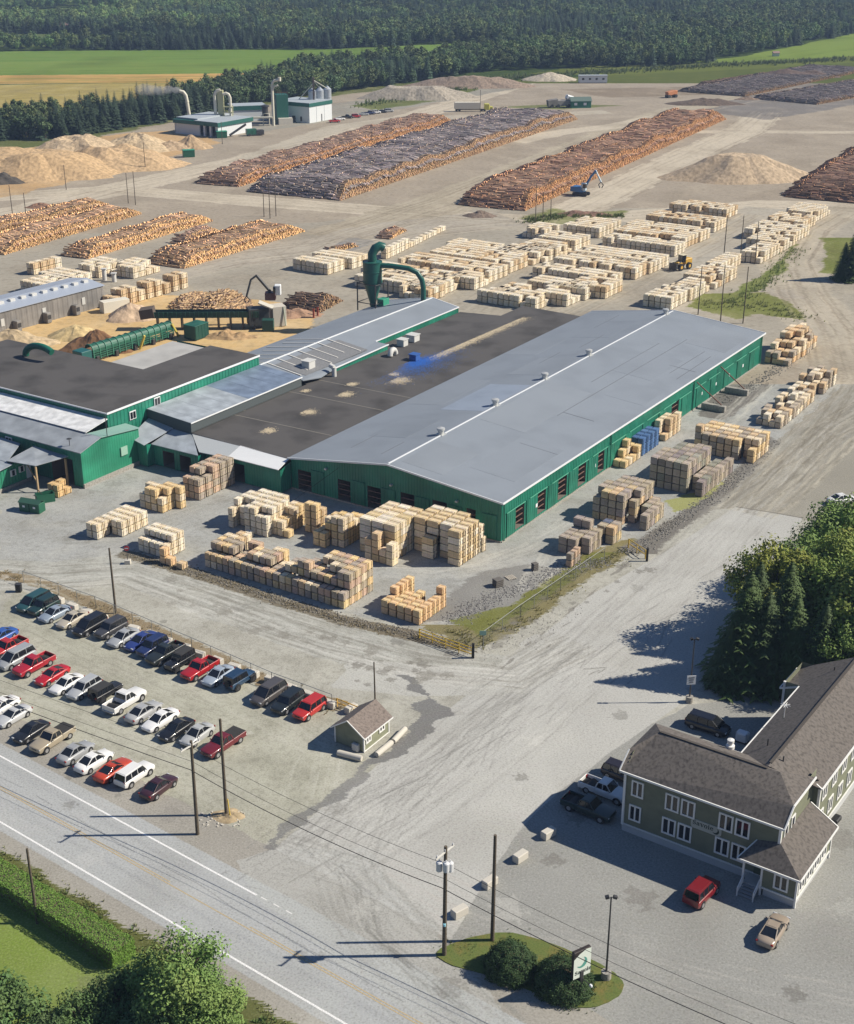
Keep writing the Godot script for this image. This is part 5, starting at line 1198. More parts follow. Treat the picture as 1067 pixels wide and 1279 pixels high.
	for c in [A(17.72, -1.62), A(14.5, -1.62), A(12.8, -1.62), A(17.72, 7.0)]: mb.box(c + Vector3(0, 1.65, 0), Vector3(0.18, 3.3, 0.18))
	trimline(mb, A(14.6, -1.66, 0.85), A(17.7, -1.66, 0.85), 0.1, 0.15); trimline(mb, A(12.8, -1.66, 2.9), A(14.5, -1.66, 2.9), 0.1, 0.16); mb.box(A(17.74, 2.7, 0.8), Vector3(0.1, 0.2, 8.6)); obj("porch_trim", mb, white, t)
	mb = MB.new(); mb.box(A(16.2, -0.8, 0.37), Vector3(2.9, 0.72, 1.5)); mb.box(A(16.75, 3.4, 0.37), Vector3(1.8, 0.72, 7.1)); mb.box(A(13.7, -0.8, 0.62), Vector3(1.7, 0.22, 1.6)); obj("porch_floor", mb, mat("painted footing", Color.WHITE), t)
	window(t, A(16.3, -1.6, 2.1), Vector3.RIGHT, 1.35, 1.6)
	for k in 4: window(t, A(17.7, -0.5 + k * 1.85, 2.1), Vector3(0, 0, -1), 1.45, 1.75, 2)
	mb = MB.new(); mb.box(A(13.7, -0.06, 1.75), Vector3(1.0, 2.05, 0.08)); var dr := obj("door", mb, mat("dark green door", lin(0.06, 0.085, 0.05), 0.5), t)
	mb = MB.new(); mb.box(A(14.05, -0.13, 1.7), Vector3(0.06, 0.16, 0.08)); obj("handle", mb, white, dr)
	for k in 4:
		mb = MB.new(); mb.box(A(13.65, -1.85 - k * 0.28, 0.62 - k * 0.17), Vector3(1.5, 0.06, 0.3)); obj("step", mb, mat("grey step", lin(0.30, 0.31, 0.32), 0.8), t)
	for s in [12.9, 14.4]:
		mb = MB.new(); trimline(mb, A(s, -1.7, 1.65), A(s, -2.95, 0.95), 0.08, 0.08); mb.box(A(s, -2.95, 0.5), Vector3(0.1, 1.0, 0.1)); trimline(mb, A(s, -1.7, 1.0), A(s, -2.95, 0.35), 0.06, 0.06)
		for k in 5: mb.box(A(s, -1.85 - k * .22, 1.25 - k * .12), Vector3(0.04, 0.65, 0.04))
		obj("handrail", mb, white, t)
	# name board on the front
	mb = MB.new()
	var w := 3.0; var h := 0.95; var pts := []
	for c in [[1, 1, 0], [-1, 1, 1], [-1, -1, 2], [1, -1, 3]]:
		for k in 5:
			var an: float = (c[2] + k / 4.0) * PI / 2
			pts.append(Vector3(c[0] * (w * .5 - .3) + cos(an) * .3, c[1] * (h * .5 - .3) + sin(an) * .3, 0))
	var bx := A(8.35, -0.10, 3.72)
	for k in range(1, pts.size() - 1): mb.tri(bx + pts[0], bx + pts[k], bx + pts[k + 1])
	for k in pts.size(): mb.quad(bx + pts[k] - Vector3(0, 0, .1), bx + pts[(k + 1) % pts.size()] - Vector3(0, 0, .1), bx + pts[(k + 1) % pts.size()], bx + pts[k])
	var sg := obj("name_board", mb, mat("cream board", lin(0.40, 0.41, 0.36), 0.6), t)
	var ink := mat("dark green ink", lin(0.012, 0.03, 0.022), 0.6)
	lettering(sg, "Savoie", bx + Vector3(-1.33, -0.22, 0.01), Basis(), 0.62, ink)
	swoosh(sg, bx + Vector3(0.95, 0.0, 0.012), Basis(), 0.34, ink)
	# --- hut by the car park
	var hp := G(455, 940)
	t = thing("gate_hut", "small sage green hut with grey shingle gable roof beside the lane", "hut", hp, MILL_TURN)
	var hs := mat("pale sage siding", lin(0.235, 0.245, 0.165), 0.75, 0.0, grain("siding", 0.02, 0.88, 1.05), 0.2)
	var e := 2.05; var wd := 3.7; var ln := 4.5
	mb = MB.new(); clap(mb, Vector3(0, 0, 0), Vector3(ln, 0, 0), 0.1, e, e); obj("side_wall", mb, hs, t)
	mb = MB.new(); clap(mb, Vector3(0, 0, -wd), Vector3(0, 0, 0), 0.1, e, e); clap(mb, Vector3(0, 0, -wd), Vector3(0, 0, -wd * .5), e, e, 3.3); clap(mb, Vector3(0, 0, -wd * .5), Vector3(0, 0, 0), e, 3.3, e); obj("gable_wall", mb, hs, t)
	mb = MB.new(); clap(mb, Vector3(ln, 0, 0), Vector3(ln, 0, -wd), 0.1, e, e); clap(mb, Vector3(ln, 0, 0), Vector3(ln, 0, -wd * .5), e, e, 3.3); clap(mb, Vector3(ln, 0, -wd * .5), Vector3(ln, 0, -wd), e, 3.3, e); clap(mb, Vector3(ln, 0, -wd), Vector3(0, 0, -wd), 0.1, e, e); obj("back_wall", mb, hs, t)
	var hr := mat("grey brown shingle", lin(0.20, 0.165, 0.145), 0.95, 0.0, grain("shingle", 0.09, 0.50, 1.45, 256, 3), 0.14)
	mb = MB.new(); mb.slab([Vector3(-.35, e - .12, .35), Vector3(ln + .35, e - .12, .35), Vector3(ln + .35, 3.45, -wd * .5), Vector3(-.35, 3.45, -wd * .5)], 0.1); obj("roof_slope", mb, hr, t)
	mb = MB.new(); mb.slab([Vector3(-.35, 3.45, -wd * .5), Vector3(ln + .35, 3.45, -wd * .5), Vector3(ln + .35, e - .12, -wd - .35), Vector3(-.35, e - .12, -wd - .35)], 0.1); obj("roof_slope", mb, hr, t)
	mb = MB.new()
	for seg in [[Vector3(-.38, e - .16, .38), Vector3(ln + .35, e - .16, .38)], [Vector3(-.38, e - .16, .38), Vector3(-.38, 3.4, -wd * .5)], [Vector3(-.38, 3.4, -wd * .5), Vector3(-.38, e - .16, -wd - .35)], [Vector3(0, .12, .03), Vector3(ln, .12, .03)]]: trimline(mb, seg[0], seg[1], 0.07, 0.12)
	for c in [Vector3(0, 1, 0), Vector3(ln, 1, 0), Vector3(0, 1, -wd)]: mb.box(c, Vector3(0.16, 1.9, 0.16))
	obj("trim", mb, white, t)
	window(t, Vector3(0.75, 1.35, 0), Vector3.RIGHT, 0.95, 0.95); window(t, Vector3(3.2, 1.4, 0), Vector3.RIGHT, 1.05, 0.95)
	mb = MB.new(); mb.box(Vector3(-.25, 0.5, -0.9), Vector3(0.4, 0.85, 0.8), Basis(), 0.04); obj("air_unit", mb, mat("pale grey cabinet", lin(0.52, 0.52, 0.52), 0.6), t)

func lettering(parent: Node3D, s: String, at: Vector3, b: Basis, size: float, ma: Material) -> void:
	var tm := TextMesh.new(); tm.text = s; tm.depth = 0.01; tm.font_size = 64; tm.pixel_size = size / 64.0
	var sf := SystemFont.new(); sf.font_names = PackedStringArray(["Droid Serif"]); sf.font_weight = 700; sf.font_italic = true; tm.font = sf
	tm.horizontal_alignment = HORIZONTAL_ALIGNMENT_LEFT; tm.vertical_alignment = VERTICAL_ALIGNMENT_BOTTOM
	var o := MeshInstance3D.new(); o.name = "lettering"; o.mesh = tm; o.material_override = ma; o.transform = Transform3D(b, at); parent.add_child(o, true)
func swoosh(parent: Node3D, at: Vector3, b: Basis, r: float, ma: Material) -> void:      # the round mark: a thick open crescent
	var mb := MB.new()
	var n := 18
	for k in n:
		var a0 := -2.7 + 4.0 * k / n; var a1 := -2.7 + 4.0 * (k + 1) / n
		var w0 := 0.62 * sin(PI * k / n); var w1 := 0.62 * sin(PI * (k + 1) / n)
		var p := func(an: float, q: float) -> Vector3: return at + b * (Vector3(cos(an), sin(an), 0) * r * q)
		mb.quad(p.call(a0, 1.0 - w0), p.call(a0, 1.0), p.call(a1, 1.0), p.call(a1, 1.0 - w1))
	obj("emblem", mb, ma, parent)
# ---------------------------------------------------------------- vehicles
var wheel_tyre := {}
func paint(key: String, c: Color) -> StandardMaterial3D:
	var m := mat("car paint " + key, c, 0.32)
	m.clearcoat_enabled = true; m.clearcoat = 0.6; m.clearcoat_roughness = 0.08
	return m
func hull(mb: MB, st: Array) -> void:      # st: [x, half width, y bottom, y shoulder, y top, top half width]; lofted along x
	var ring := func(s: Array) -> Array:
		return [Vector3(s[0], s[2], s[1] * 0.94), Vector3(s[0], lerpf(s[2], s[3], 0.4), s[1]), Vector3(s[0], s[3], s[1] * 0.985), Vector3(s[0], s[4], s[5]), Vector3(s[0], s[4] + 0.015, 0), Vector3(s[0], s[4], -s[5]), Vector3(s[0], s[3], -s[1] * 0.985), Vector3(s[0], lerpf(s[2], s[3], 0.4), -s[1]), Vector3(s[0], s[2], -s[1] * 0.94)]
	var rr := []
	for q in st: rr.append(ring.call(q))
	var nn := []
	for i in st.size():
		var row := []
		for k in 9:
			var du: Vector3 = rr[mini(i + 1, st.size() - 1)][k] - rr[maxi(i - 1, 0)][k]
			var dv: Vector3 = rr[i][mini(k + 1, 8)] - rr[i][maxi(k - 1, 0)]
			row.append(du.cross(dv).normalized())
		nn.append(row)
	for i in st.size() - 1:
		for k in 8:
			for f in [[0, 0], [1, 1], [1, 0], [0, 0], [0, 1], [1, 1]]: mb.put(rr[i + f[0]][k + f[1]], nn[i + f[0]][k + f[1]])
		mb.quad(rr[i][8], rr[i + 1][8], rr[i + 1][0], rr[i][0])
	var e: Array = ring.call(st[0]); var g: Array = ring.call(st[-1])
	for k in range(1, 8): mb.tri(e[0], e[k], e[k + 1]); mb.tri(g[0], g[k + 1], g[k])
func cabin(parent: Node3D, x0: float, x1: float, x2: float, x3: float, y0: float, y1: float, w0: float, w1: float, pm: Material, posts: Array, roofmat: Material = null) -> void:
	# glasshouse from cowl x0 to tail x3, roof x1..x2; painted roof and posts, glass between
	var P := func(x: float, y: float, w: float) -> Vector3: return Vector3(x, y, w)
	var rf := MB.new()
	rf.slab([Vector3(x1, y1, w1), Vector3(x2, y1, w1), Vector3(x2, y1, -w1), Vector3(x1, y1, -w1)], 0.05)
	rf.slab([Vector3(x1 + .12, y1 + 0.035, w1 - .12), Vector3(x2 - .12, y1 + 0.035, w1 - .12), Vector3(x2 - .12, y1 + 0.035, -w1 + .12), Vector3(x1 + .12, y1 + 0.035, -w1 + .12)], 0.04)
	obj("roof", rf, roofmat if roofmat else pm, parent)
	var ws := MB.new(); ws.quad(P.call(x0, y0, w0), P.call(x1, y1 - .04, w1), P.call(x1, y1 - .04, -w1), P.call(x0, y0, -w0)); ws.quad(P.call(x0 + .04, y0, -w0), P.call(x1 + .04, y1 - .05, -w1), P.call(x1 + .04, y1 - .05, w1), P.call(x0 + .04, y0, w0)); obj("windscreen", ws, glass(), parent)
	var rw := MB.new(); rw.quad(P.call(x3, y0, -w0), P.call(x2, y1 - .04, -w1), P.call(x2, y1 - .04, w1), P.call(x3, y0, w0)); obj("rear_window", rw, glass(), parent)
	for s in [1.0, -1.0]:
		var sw := MB.new(); sw.quad(P.call(x0, y0, w0 * s), P.call(x3, y0, w0 * s), P.call(x2, y1 - .04, w1 * s), P.call(x1, y1 - .04, w1 * s)); obj("side_window", sw, glass(), parent)
		var po := MB.new()
		po.cyl(Vector3(x0, y0, w0 * s), Vector3(x1, y1 - .02, w1 * s), 0.045, -1, 5); po.cyl(Vector3(x3, y0, w0 * s), Vector3(x2, y1 - .02, w1 * s), 0.06, -1, 5)
		for q in posts:
			var tx: float = lerpf(x1, x2, clampf((q - x1) / (x2 - x1), 0, 1))
			po.cyl(Vector3(q, y0, (w0 + .005) * s), Vector3(tx, y1 - .02, (w1 + .005) * s), 0.045, -1, 5)
		obj("window_posts", po, pm, parent)
func wheels(parent: Node3D, xf: float, xr: float, w: float, r: float, dark := false) -> void:
	var key := "%.2f" % r
	if not wheel_tyre.has(key):
		var a := MB.new(); a.tube([Vector3(0, 0, -.11), Vector3(0, 0, -.08), Vector3(0, 0, .08), Vector3(0, 0, .11)], [r * .86, r, r, r * .86], 14)
		var b := MB.new(); b.tube([Vector3(0, 0, -.118), Vector3(0, 0, .118)], [r * .6, r * .6], 10)
		wheel_tyre[key] = [a.mesh(), b.mesh()]
	for x in [xf, xr]:
		var ar := MB.new(); ar.tube([Vector3(x, r * 1.02, -w - .004), Vector3(x, r * 1.02, w + .004)], [r * 1.17, r * 1.17], 16); obj("wheel_arch", ar, mat("black trim", lin(0.02, 0.02, 0.021), 0.6), parent)
		for s in [-1.0, 1.0]:
			var n := Node3D.new(); n.name = "wheel"; parent.add_child(n, true); n.position = Vector3(x, r, s * (w - .095))
			obj("tyre", wheel_tyre[key][0], mat("tyre rubber", lin(0.015, 0.015, 0.016), 0.9), n)
			obj("rim", wheel_tyre[key][1], mat("dark rim", lin(0.08, 0.08, 0.085), 0.4, 0.5) if dark else mat("alloy rim", lin(0.45, 0.45, 0.46), 0.35, 0.6), n)
func lamps(parent: Node3D, L2: float, w: float, yf: float, yr: float, tail := 0.18) -> void:
	for s in [-1.0, 1.0]:
		var a := MB.new(); a.box(Vector3(-L2 + .06, yf, s * (w - .26)), Vector3(0.12, 0.15, 0.36), Basis(), 0.03); obj("headlight", a, mat("headlight glass", lin(0.62, 0.64, 0.66), 0.12), parent)
		var b := MB.new(); b.box(Vector3(L2 - .05, yr, s * (w - .2)), Vector3(0.12, tail, 0.26), Basis(), 0.03); obj("tail_light", b, mat("tail light", lin(0.32, 0.015, 0.012), 0.2), parent)
func car(kind: String, key: String, c: Color, label: String, px: float, py: float, turn: float, group: String, two: Color = Color(0, 0, 0, 0)) -> Node3D:
	# local x runs from the nose (negative) to the tail; turn in degrees is where the nose points, 0 = +x of the picture, counterclockwise
	var t := thing("parked_" + ({"sedan": "car", "coupe": "car", "wagon": "car"}.get(kind, kind)), label, {"sedan": "car", "coupe": "car", "wagon": "car", "suv": "car", "jeep": "jeep", "van": "minivan", "pickup": "pickup"}[kind], G(px, py), deg_to_rad(turn + 180.0 + rng.randf_range(-2.5, 2.5)), group)
	t.scale = Vector3(rng.randf_range(0.94, 1.05), rng.randf_range(0.96, 1.05), rng.randf_range(0.97, 1.03))
	var pm := paint(key, c)
	var low: Material = mat("black trim", lin(0.02, 0.02, 0.021), 0.6)
	var b := MB.new()
	match kind:
		"sedan", "coupe", "wagon":
			var roof := 1.36 if kind != "coupe" else 1.26
			hull(b, [[-2.24, 0.50, .34, .48, .54, .40], [-2.18, 0.66, .26, .53, .62, .54], [-2.0, 0.78, .22, .58, .70, .64], [-1.6, 0.85, .2, .63, .79, .70], [-0.95, 0.87, .2, .67, .89, .73], [0.0, 0.875, .2, .69, .92, .75], [1.0, 0.87, .2, .71, .93, .74], [1.6, 0.855, .22, .71, .94, .69], [2.0, 0.80, .26, .69, .91, .62], [2.2, 0.70, .32, .64, .82, .52], [2.25, 0.60, .38, .6, .74, .46]])
			obj("body", b, pm, t)
			if kind == "wagon": cabin(t, -1.0, -0.35, 1.75, 2.1, .9, 1.44, .74, .60, pm, [0.25, 1.1])
			elif kind == "coupe": cabin(t, -0.85, -0.1, 0.55, 1.6, .9, roof, .74, .56, pm, [0.65])
			else: cabin(t, -1.05, -0.25, 0.72, 1.62, .89, roof, .73, .56, pm, [0.25])
			wheels(t, -1.38, 1.3, .87, .31); lamps(t, 2.2, .86, .6, .72)
		"suv":
			hull(b, [[-2.15, 0.70, .42, .66, .78, .6], [-2.05, 0.84, .34, .72, .9, .74], [-1.0, 0.89, .32, .8, 1.0, .78], [0, 0.89, .32, .82, 1.03, .79], [1.9, 0.88, .32, .82, 1.04, .78], [2.15, 0.82, .4, .78, 1.0, .72]])
			obj("body", b, pm, t); cabin(t, -0.95, -0.55, 1.85, 2.08, 1.0, 1.66, .79, .68, pm, [0.25, 1.1])
			wheels(t, -1.3, 1.35, .89, .36); lamps(t, 2.12, .87, .74, .95, 0.3)
		"van":
			hull(b, [[-2.38, 0.66, .32, .58, .66, .55], [-2.25, 0.82, .24, .62, .78, .7], [-1.55, 0.93, .22, .72, .96, .8], [-0.9, 0.95, .22, .76, 1.02, .84], [1.9, 0.94, .22, .78, 1.05, .83], [2.32, 0.88, .28, .74, 1.0, .78]])
			obj("body", b, pm, t); cabin(t, -1.55, -0.65, 2.0, 2.28, 1.0, 1.68, .84, .70, pm, [-0.2, 0.95])
			wheels(t, -1.45, 1.45, .94, .33); lamps(t, 2.34, .92, .66, .95, 0.34)
		"jeep":
			hull(b, [[-1.9, 0.56, .5, .8, .95, .52], [-1.85, 0.62, .48, .85, 1.0, .58], [-0.7, 0.72, .46, .9, 1.06, .68], [0, 0.76, .44, .9, 1.08, .74], [1.85, 0.76, .44, .9, 1.08, .74]])
			obj("body", b, pm, t)
			var top := paint(key + " top", two) if two.a > 0 else mat("soft top", lin(0.03, 0.03, 0.032), 0.9)
			cabin(t, -0.62, -0.4, 1.75, 1.86, 1.05, 1.74, .74, .68, low, [0.35, 1.1], top)
			for s in [-1.0, 1.0]:
				var fd := MB.new(); fd.box(Vector3(-1.3, .86, s * .72), Vector3(1.0, .07, .3), Basis(), 0.02); obj("fender", fd, low, t)
			var sp := MB.new(); sp.tube([Vector3(1.88, 1.0, 0), Vector3(2.08, 1.0, 0)], [.36, .36], 14); obj("spare_wheel", sp, mat("tyre rubber", lin(0.015, 0.015, 0.016), 0.9), t)
			wheels(t, -1.3, 1.15, .86, .38, true); lamps(t, 1.9, .72, .85, .85)
		"pickup":
			hull(b, [[-2.6, 0.72, .45, .7, .8, .62], [-2.5, 0.86, .38, .78, .95, .76], [-1.5, 0.92, .36, .86, 1.04, .82], [-0.9, 0.93, .36, .88, 1.08, .84], [0.72, 0.93, .36, .88, 1.1, .85]])
			obj("body", b, pm, t); cabin(t, -1.0, -0.45, 0.5, 0.7, 1.06, 1.68, .83, .70, pm, [-0.05])
			var bed := MB.new()
			bed.box(Vector3(1.66, .62, 0), Vector3(1.9, .08, 1.7))
			for s in [-1.0, 1.0]: bed.box(Vector3(1.66, .76, s * .88), Vector3(1.9, .64, .11), Basis(), 0.03)
			bed.box(Vector3(2.58, .76, 0), Vector3(.1, .62, 1.66), Basis(), 0.03); bed.box(Vector3(0.76, .76, 0), Vector3(.08, .62, 1.66))
			obj("cargo_bed", bed, pm, t)
			var fl := MB.new()
			if two.a > 0: fl.box(Vector3(1.66, 1.10, 0), Vector3(1.84, .05, 1.74), Basis(), 0.02)
			else: fl.box(Vector3(1.66, .68, 0), Vector3(1.78, .03, 1.62))
			obj("bed_cover" if two.a > 0 else "bed_liner", fl, mat("bed liner", lin(0.028, 0.027, 0.026), 0.85), t)
			wheels(t, -1.7, 1.65, .93, .38); lamps(t, 2.58, .9, .78, .88, 0.3)
			var rbm := MB.new(); rbm.box(Vector3(2.66, .5, 0), Vector3(.16, .14, 1.7), Basis(), 0.03); obj("rear_bumper", rbm, mat("chrome", lin(0.5, 0.5, 0.5), 0.25, 0.8), t)
	if kind != "jeep":
		var gr := MB.new(); var L2: float = {"sedan": 2.2, "coupe": 2.2, "wagon": 2.2, "suv": 2.13, "van": 2.35, "pickup": 2.57}[kind]
		gr.box(Vector3(-L2 + .02, {"pickup": .72, "suv": .66}.get(kind, .48), 0), Vector3(0.1, 0.2, 0.75), Basis(), 0.02); obj("grille", gr, low, t)
		for s in [-1.0, 1.0]:
			var mi := MB.new(); var mx: float = {"sedan": -0.75, "coupe": -0.6, "wagon": -0.8, "suv": -0.75, "van": -1.15, "pickup": -0.75}[kind]
			mi.box(Vector3(mx, {"sedan": .98, "coupe": .98, "wagon": 1.0, "suv": 1.1, "van": 1.1, "pickup": 1.16}[kind], s * (1.0 if kind != "sedan" and kind != "coupe" and kind != "wagon" else 0.92)), Vector3(.12, .14, .2), Basis(), 0.03); obj("mirror", mi, pm, t)
	return t
func build_cars() -> void:
	var g1 := "cars parked along the concrete blocks"
	var g2 := "cars parked in the middle row"
	var g3 := "cars parked in the row by the highway"
	var wh := lin(0.70, 0.70, 0.69); var sv := lin(0.33, 0.345, 0.36); var bk := lin(0.012, 0.012, 0.014); var be := lin(0.34, 0.29, 0.21)
	var rd := lin(0.36, 0.014, 0.018); var nv := lin(0.018, 0.030, 0.10); var dg := lin(0.012, 0.035, 0.032); var mr := lin(0.14, 0.012, 0.018); var lb := lin(0.30, 0.355, 0.43); var ch := lin(0.05, 0.05, 0.055)
	var N := 237.0      # nose down left
	var R := 57.0       # nose up right
	car("van", "teal", lin(0.02, 0.07, 0.075), "dark teal minivan at the head of the block row, by the trash bin", 43, 757, N, g1)
	car("suv", "dark green", dg, "dark green wagon parked between teal minivan and silver blue sedan", 55, 763, N, g1)
	car("sedan", "silver blue", lin(0.25, 0.30, 0.365), "silver blue sedan between dark green wagon and beige sedan", 69, 771, N, g1)
	car("sedan", "beige silver", lin(0.42, 0.38, 0.31), "beige silver sedan next to the black minivan", 91, 778, N, g1)
	car("van", "black", bk, "black minivan parked nose out along the concrete blocks", 113, 787, N, g1)
	car("suv", "charcoal", ch, "charcoal sport utility beside the black minivan", 139, 791, N, g1)
	car("sedan", "silver", sv, "silver sedan between charcoal sport utility and blue sedan", 155, 801, N, g1)
	car("sedan", "blue", lin(0.025, 0.045, 0.19), "royal blue sedan next to a silver sedan at the blocks", 177, 805, N, g1)
	car("suv", "navy", nv, "navy blue car between royal blue sedan and black pickup", 191, 814, N, g1)
	car("pickup", "black green", lin(0.02, 0.025, 0.024), "black pickup with open dark bed by the concrete blocks", 207, 822, N, g1)
	car("jeep", "black jeep", bk, "black soft-top jeep between black pickup and red pickup", 225, 832, N, g1)
	car("pickup", "red", rd, "bright red pickup with black bed by the concrete blocks", 250, 841, N, g1)
	car("sedan", "light blue", lb, "pale blue sedan next to the bright red pickup", 273, 849, N, g1)
	car("jeep", "blue jeep", lin(0.02, 0.055, 0.11), "dark blue jeep with spare wheel showing, beside pale blue sedan", 300, 855, R, g1, lin(0.015, 0.04, 0.085))
	car("van", "brown grey", lin(0.075, 0.068, 0.066), "brown grey minivan past the empty bay", 336, 872, N, g1)
	car("suv", "black suv", lin(0.014, 0.018, 0.019), "black sport utility between brown minivan and red one", 360, 883, N, g1)
	car("suv", "red suv", lin(0.42, 0.025, 0.02), "red sport utility at the end of the block row near the hut", 387, 891, N, g1)
	car("sedan", "mid blue", lin(0.03, 0.09, 0.33), "bright blue car at the cut-off end of the middle row", 2, 800, N, g2)
	car("pickup", "red white", lin(0.40, 0.02, 0.02), "red pickup with a white cover next to a bright blue car", 10, 815, N, g2)
	car("van", "silver van", lin(0.31, 0.325, 0.34), "silver minivan between two red pickups", 21, 828, N, g2)
	car("pickup", "crimson", lin(0.36, 0.014, 0.026), "crimson pickup with open bed beside the silver minivan", 43, 836, N, g2)
	car("coupe", "red coupe", lin(0.40, 0.012, 0.02), "low red coupe in the middle row", 66, 848, N, g2)
	car("sedan", "white one", wh, "white sedan next to the low red coupe", 84, 859, N, g2)
	car("wagon", "silver wagon", lin(0.38, 0.395, 0.41), "silver station wagon beside the black soft-top jeep", 106, 865, N, g2)
	car("jeep", "grey jeep", lin(0.02, 0.02, 0.022), "black jeep parked backwards beside the white pickup", 133, 870, R, g2)
	car("pickup", "white pickup", wh, "white crew pickup parked backwards with an open bed", 157, 881, R, g2)
	car("sedan", "silver two", lin(0.36, 0.365, 0.37), "silver sedan parked backwards next to the white pickup", 180, 894, R, g2)
	car("sedan", "white two", lin(0.72, 0.72, 0.72), "white sedan with black roof hatch between silver and black sedans", 201, 904, N, g2)
	car("sedan", "black two", bk, "black sedan in the middle row by a white sedan", 221, 916, N, g2)
	car("sedan", "silver three", lin(0.40, 0.41, 0.41), "silver sedan beside the wooden pole and maroon pickup", 247, 923, N, g2)
	car("pickup", "maroon", mr, "maroon pickup with covered bed behind the bare wooden pole", 279, 934, N, g2, Color(0.1, 0.1, 0.1, 1))
	car("sedan", "white three", wh, "white sedan at the cut-off end of the highway row", 2, 888, N, g3)
	car("coupe", "silver coupe", lin(0.46, 0.47, 0.48), "silver white coupe second in the highway row", 17, 899, N, g3)
	car("sedan", "black three", lin(0.014, 0.015, 0.018), "black sedan between silver coupe and beige pickup", 40, 919, N, g3)
	car("pickup", "beige pickup", be, "beige pickup with black bed cover near the highway", 66, 929, N, g3, Color(0.1, 0.1, 0.1, 1))
	car("sedan", "silver small", lin(0.30, 0.31, 0.325), "small silver sedan parked backwards beside beige pickup", 95, 945, R, g3)
	car("sedan", "white four", lin(0.72, 0.72, 0.71), "white sedan parked backwards in the highway row", 118, 956, R, g3)
	car("coupe", "orange red", lin(0.42, 0.05, 0.02), "orange red coupe between white sedan and white sport utility", 142, 967, R, g3)
	car("suv", "white suv", wh, "boxy white sport utility in the highway row", 169, 973, R, g3)
	car("sedan", "plum", lin(0.045, 0.015, 0.02), "dark plum sedan at the end of the highway row", 199, 988, R, g3)
	var go := "cars parked round the office"
	car("van", "black van two", lin(0.010, 0.010, 0.014), "black minivan in the tree shade behind the office", 884, 911, 325, go)
	car("suv", "dark office", lin(0.02, 0.015, 0.018), "dark car half hidden by the office corner", 778, 973, 325, go)
	car("pickup", "white office", wh, "white pickup nosed up to the office wall", 756, 993, 325, go)
	car("pickup", "green office", lin(0.012, 0.03, 0.026), "dark green pickup in the office's shadow", 735, 1015, 325, go)
	car("suv", "red office", lin(0.17, 0.010, 0.014), "red sport utility parked alone before the office steps", 876, 1121, 52, go)
	car("sedan", "champagne", lin(0.30, 0.245, 0.19), "champagne sedan in the sun before the office porch", 965, 1168, 57, go)
	car("sedan", "white road", wh, "white car half hidden by the tree at the dirt road", 1051, 628, 20, "")
	for k in 9:
		var q: Array = [[425, 150], [434, 148], [445, 147], [455, 144], [462, 143], [470, 142], [478, 141], [418, 153], [486, 140]][k]
		car(["sedan", "pickup", "suv"][k % 3], "far" + str(k % 5), [wh, bk, rd, sv, nv][k % 5], ["tiny white car", "tiny black pickup", "tiny red car", "tiny silver car", "tiny navy pickup", "tiny white wagon", "tiny black car", "tiny red pickup by the white wall", "tiny silver car at the line's end"][k] + " parked beside the pellet plant", q[0], q[1], 20, "tiny cars beside the pellet plant")
	# concrete blocks
	var cb := mat("pale concrete block", lin(0.52, 0.49, 0.43), 0.95, 0.0, grain("conc", 0.05, 0.65, 1.05), 0.8)
	var bl := MB.new(); bl.box(Vector3(0, .4, 0), Vector3(1.5, .8, .75), Basis(), 0.06)
	var bm := bl.mesh()
	for q in [[60, 747], [74, 753], [91, 761], [109, 768], [128, 775], [168, 789], [190, 796], [208, 804], [231, 812], [249, 821], [272, 829], [293, 837], [316, 845], [339, 853], [363, 863], [386, 872], [412, 883]]:
		var o := obj("concrete_block", bm, cb); o.position = G(q[0], q[1]); o.rotation.y = -0.5 + rng.randf_range(-.12, .12); tag(o, "pale concrete block lying behind the row of parked cars", "concrete block", "concrete blocks behind the cars")
	for q in [[574, 1143, "concrete block nearest the transformer pole"], [612, 1106, "concrete block half behind the bare pole"], [650, 1074, "concrete block between the pole and the office shadow"], [685, 1045, "concrete block lying in the office shadow"], [439, 889, "white concrete block behind the hut"]]:
		var o := obj("concrete_block", bm, cb); o.position = G(q[0], q[1]); o.rotation.y = 0.75 + rng.randf_range(-.1, .1); tag(o, q[2], "concrete block", "concrete blocks along the lane")
	var jb := MB.new()
	for s in [0]:
		jb.tube([Vector3(-1.4, .32, 0), Vector3(-1.25, .32, 0), Vector3(1.25, .32, 0), Vector3(1.4, .32, 0)], [.28, .34, .34, .28], 8)
	var jm := jb.mesh()
	for q in [[480, 938, MILL_TURN, "long beige barrier at the hut's lane corner"], [499, 921, MILL_TURN + .12, "beige barrier lying further along the lane from the hut"], [437, 947, -0.42, "dark and white barrier at the foot of the hut gable"]]:
		var o := obj("concrete_barrier", jm, cb); o.position = G(q[0], q[1]); o.rotation.y = q[2]; tag(o, q[3], "barrier", "barriers round the hut")
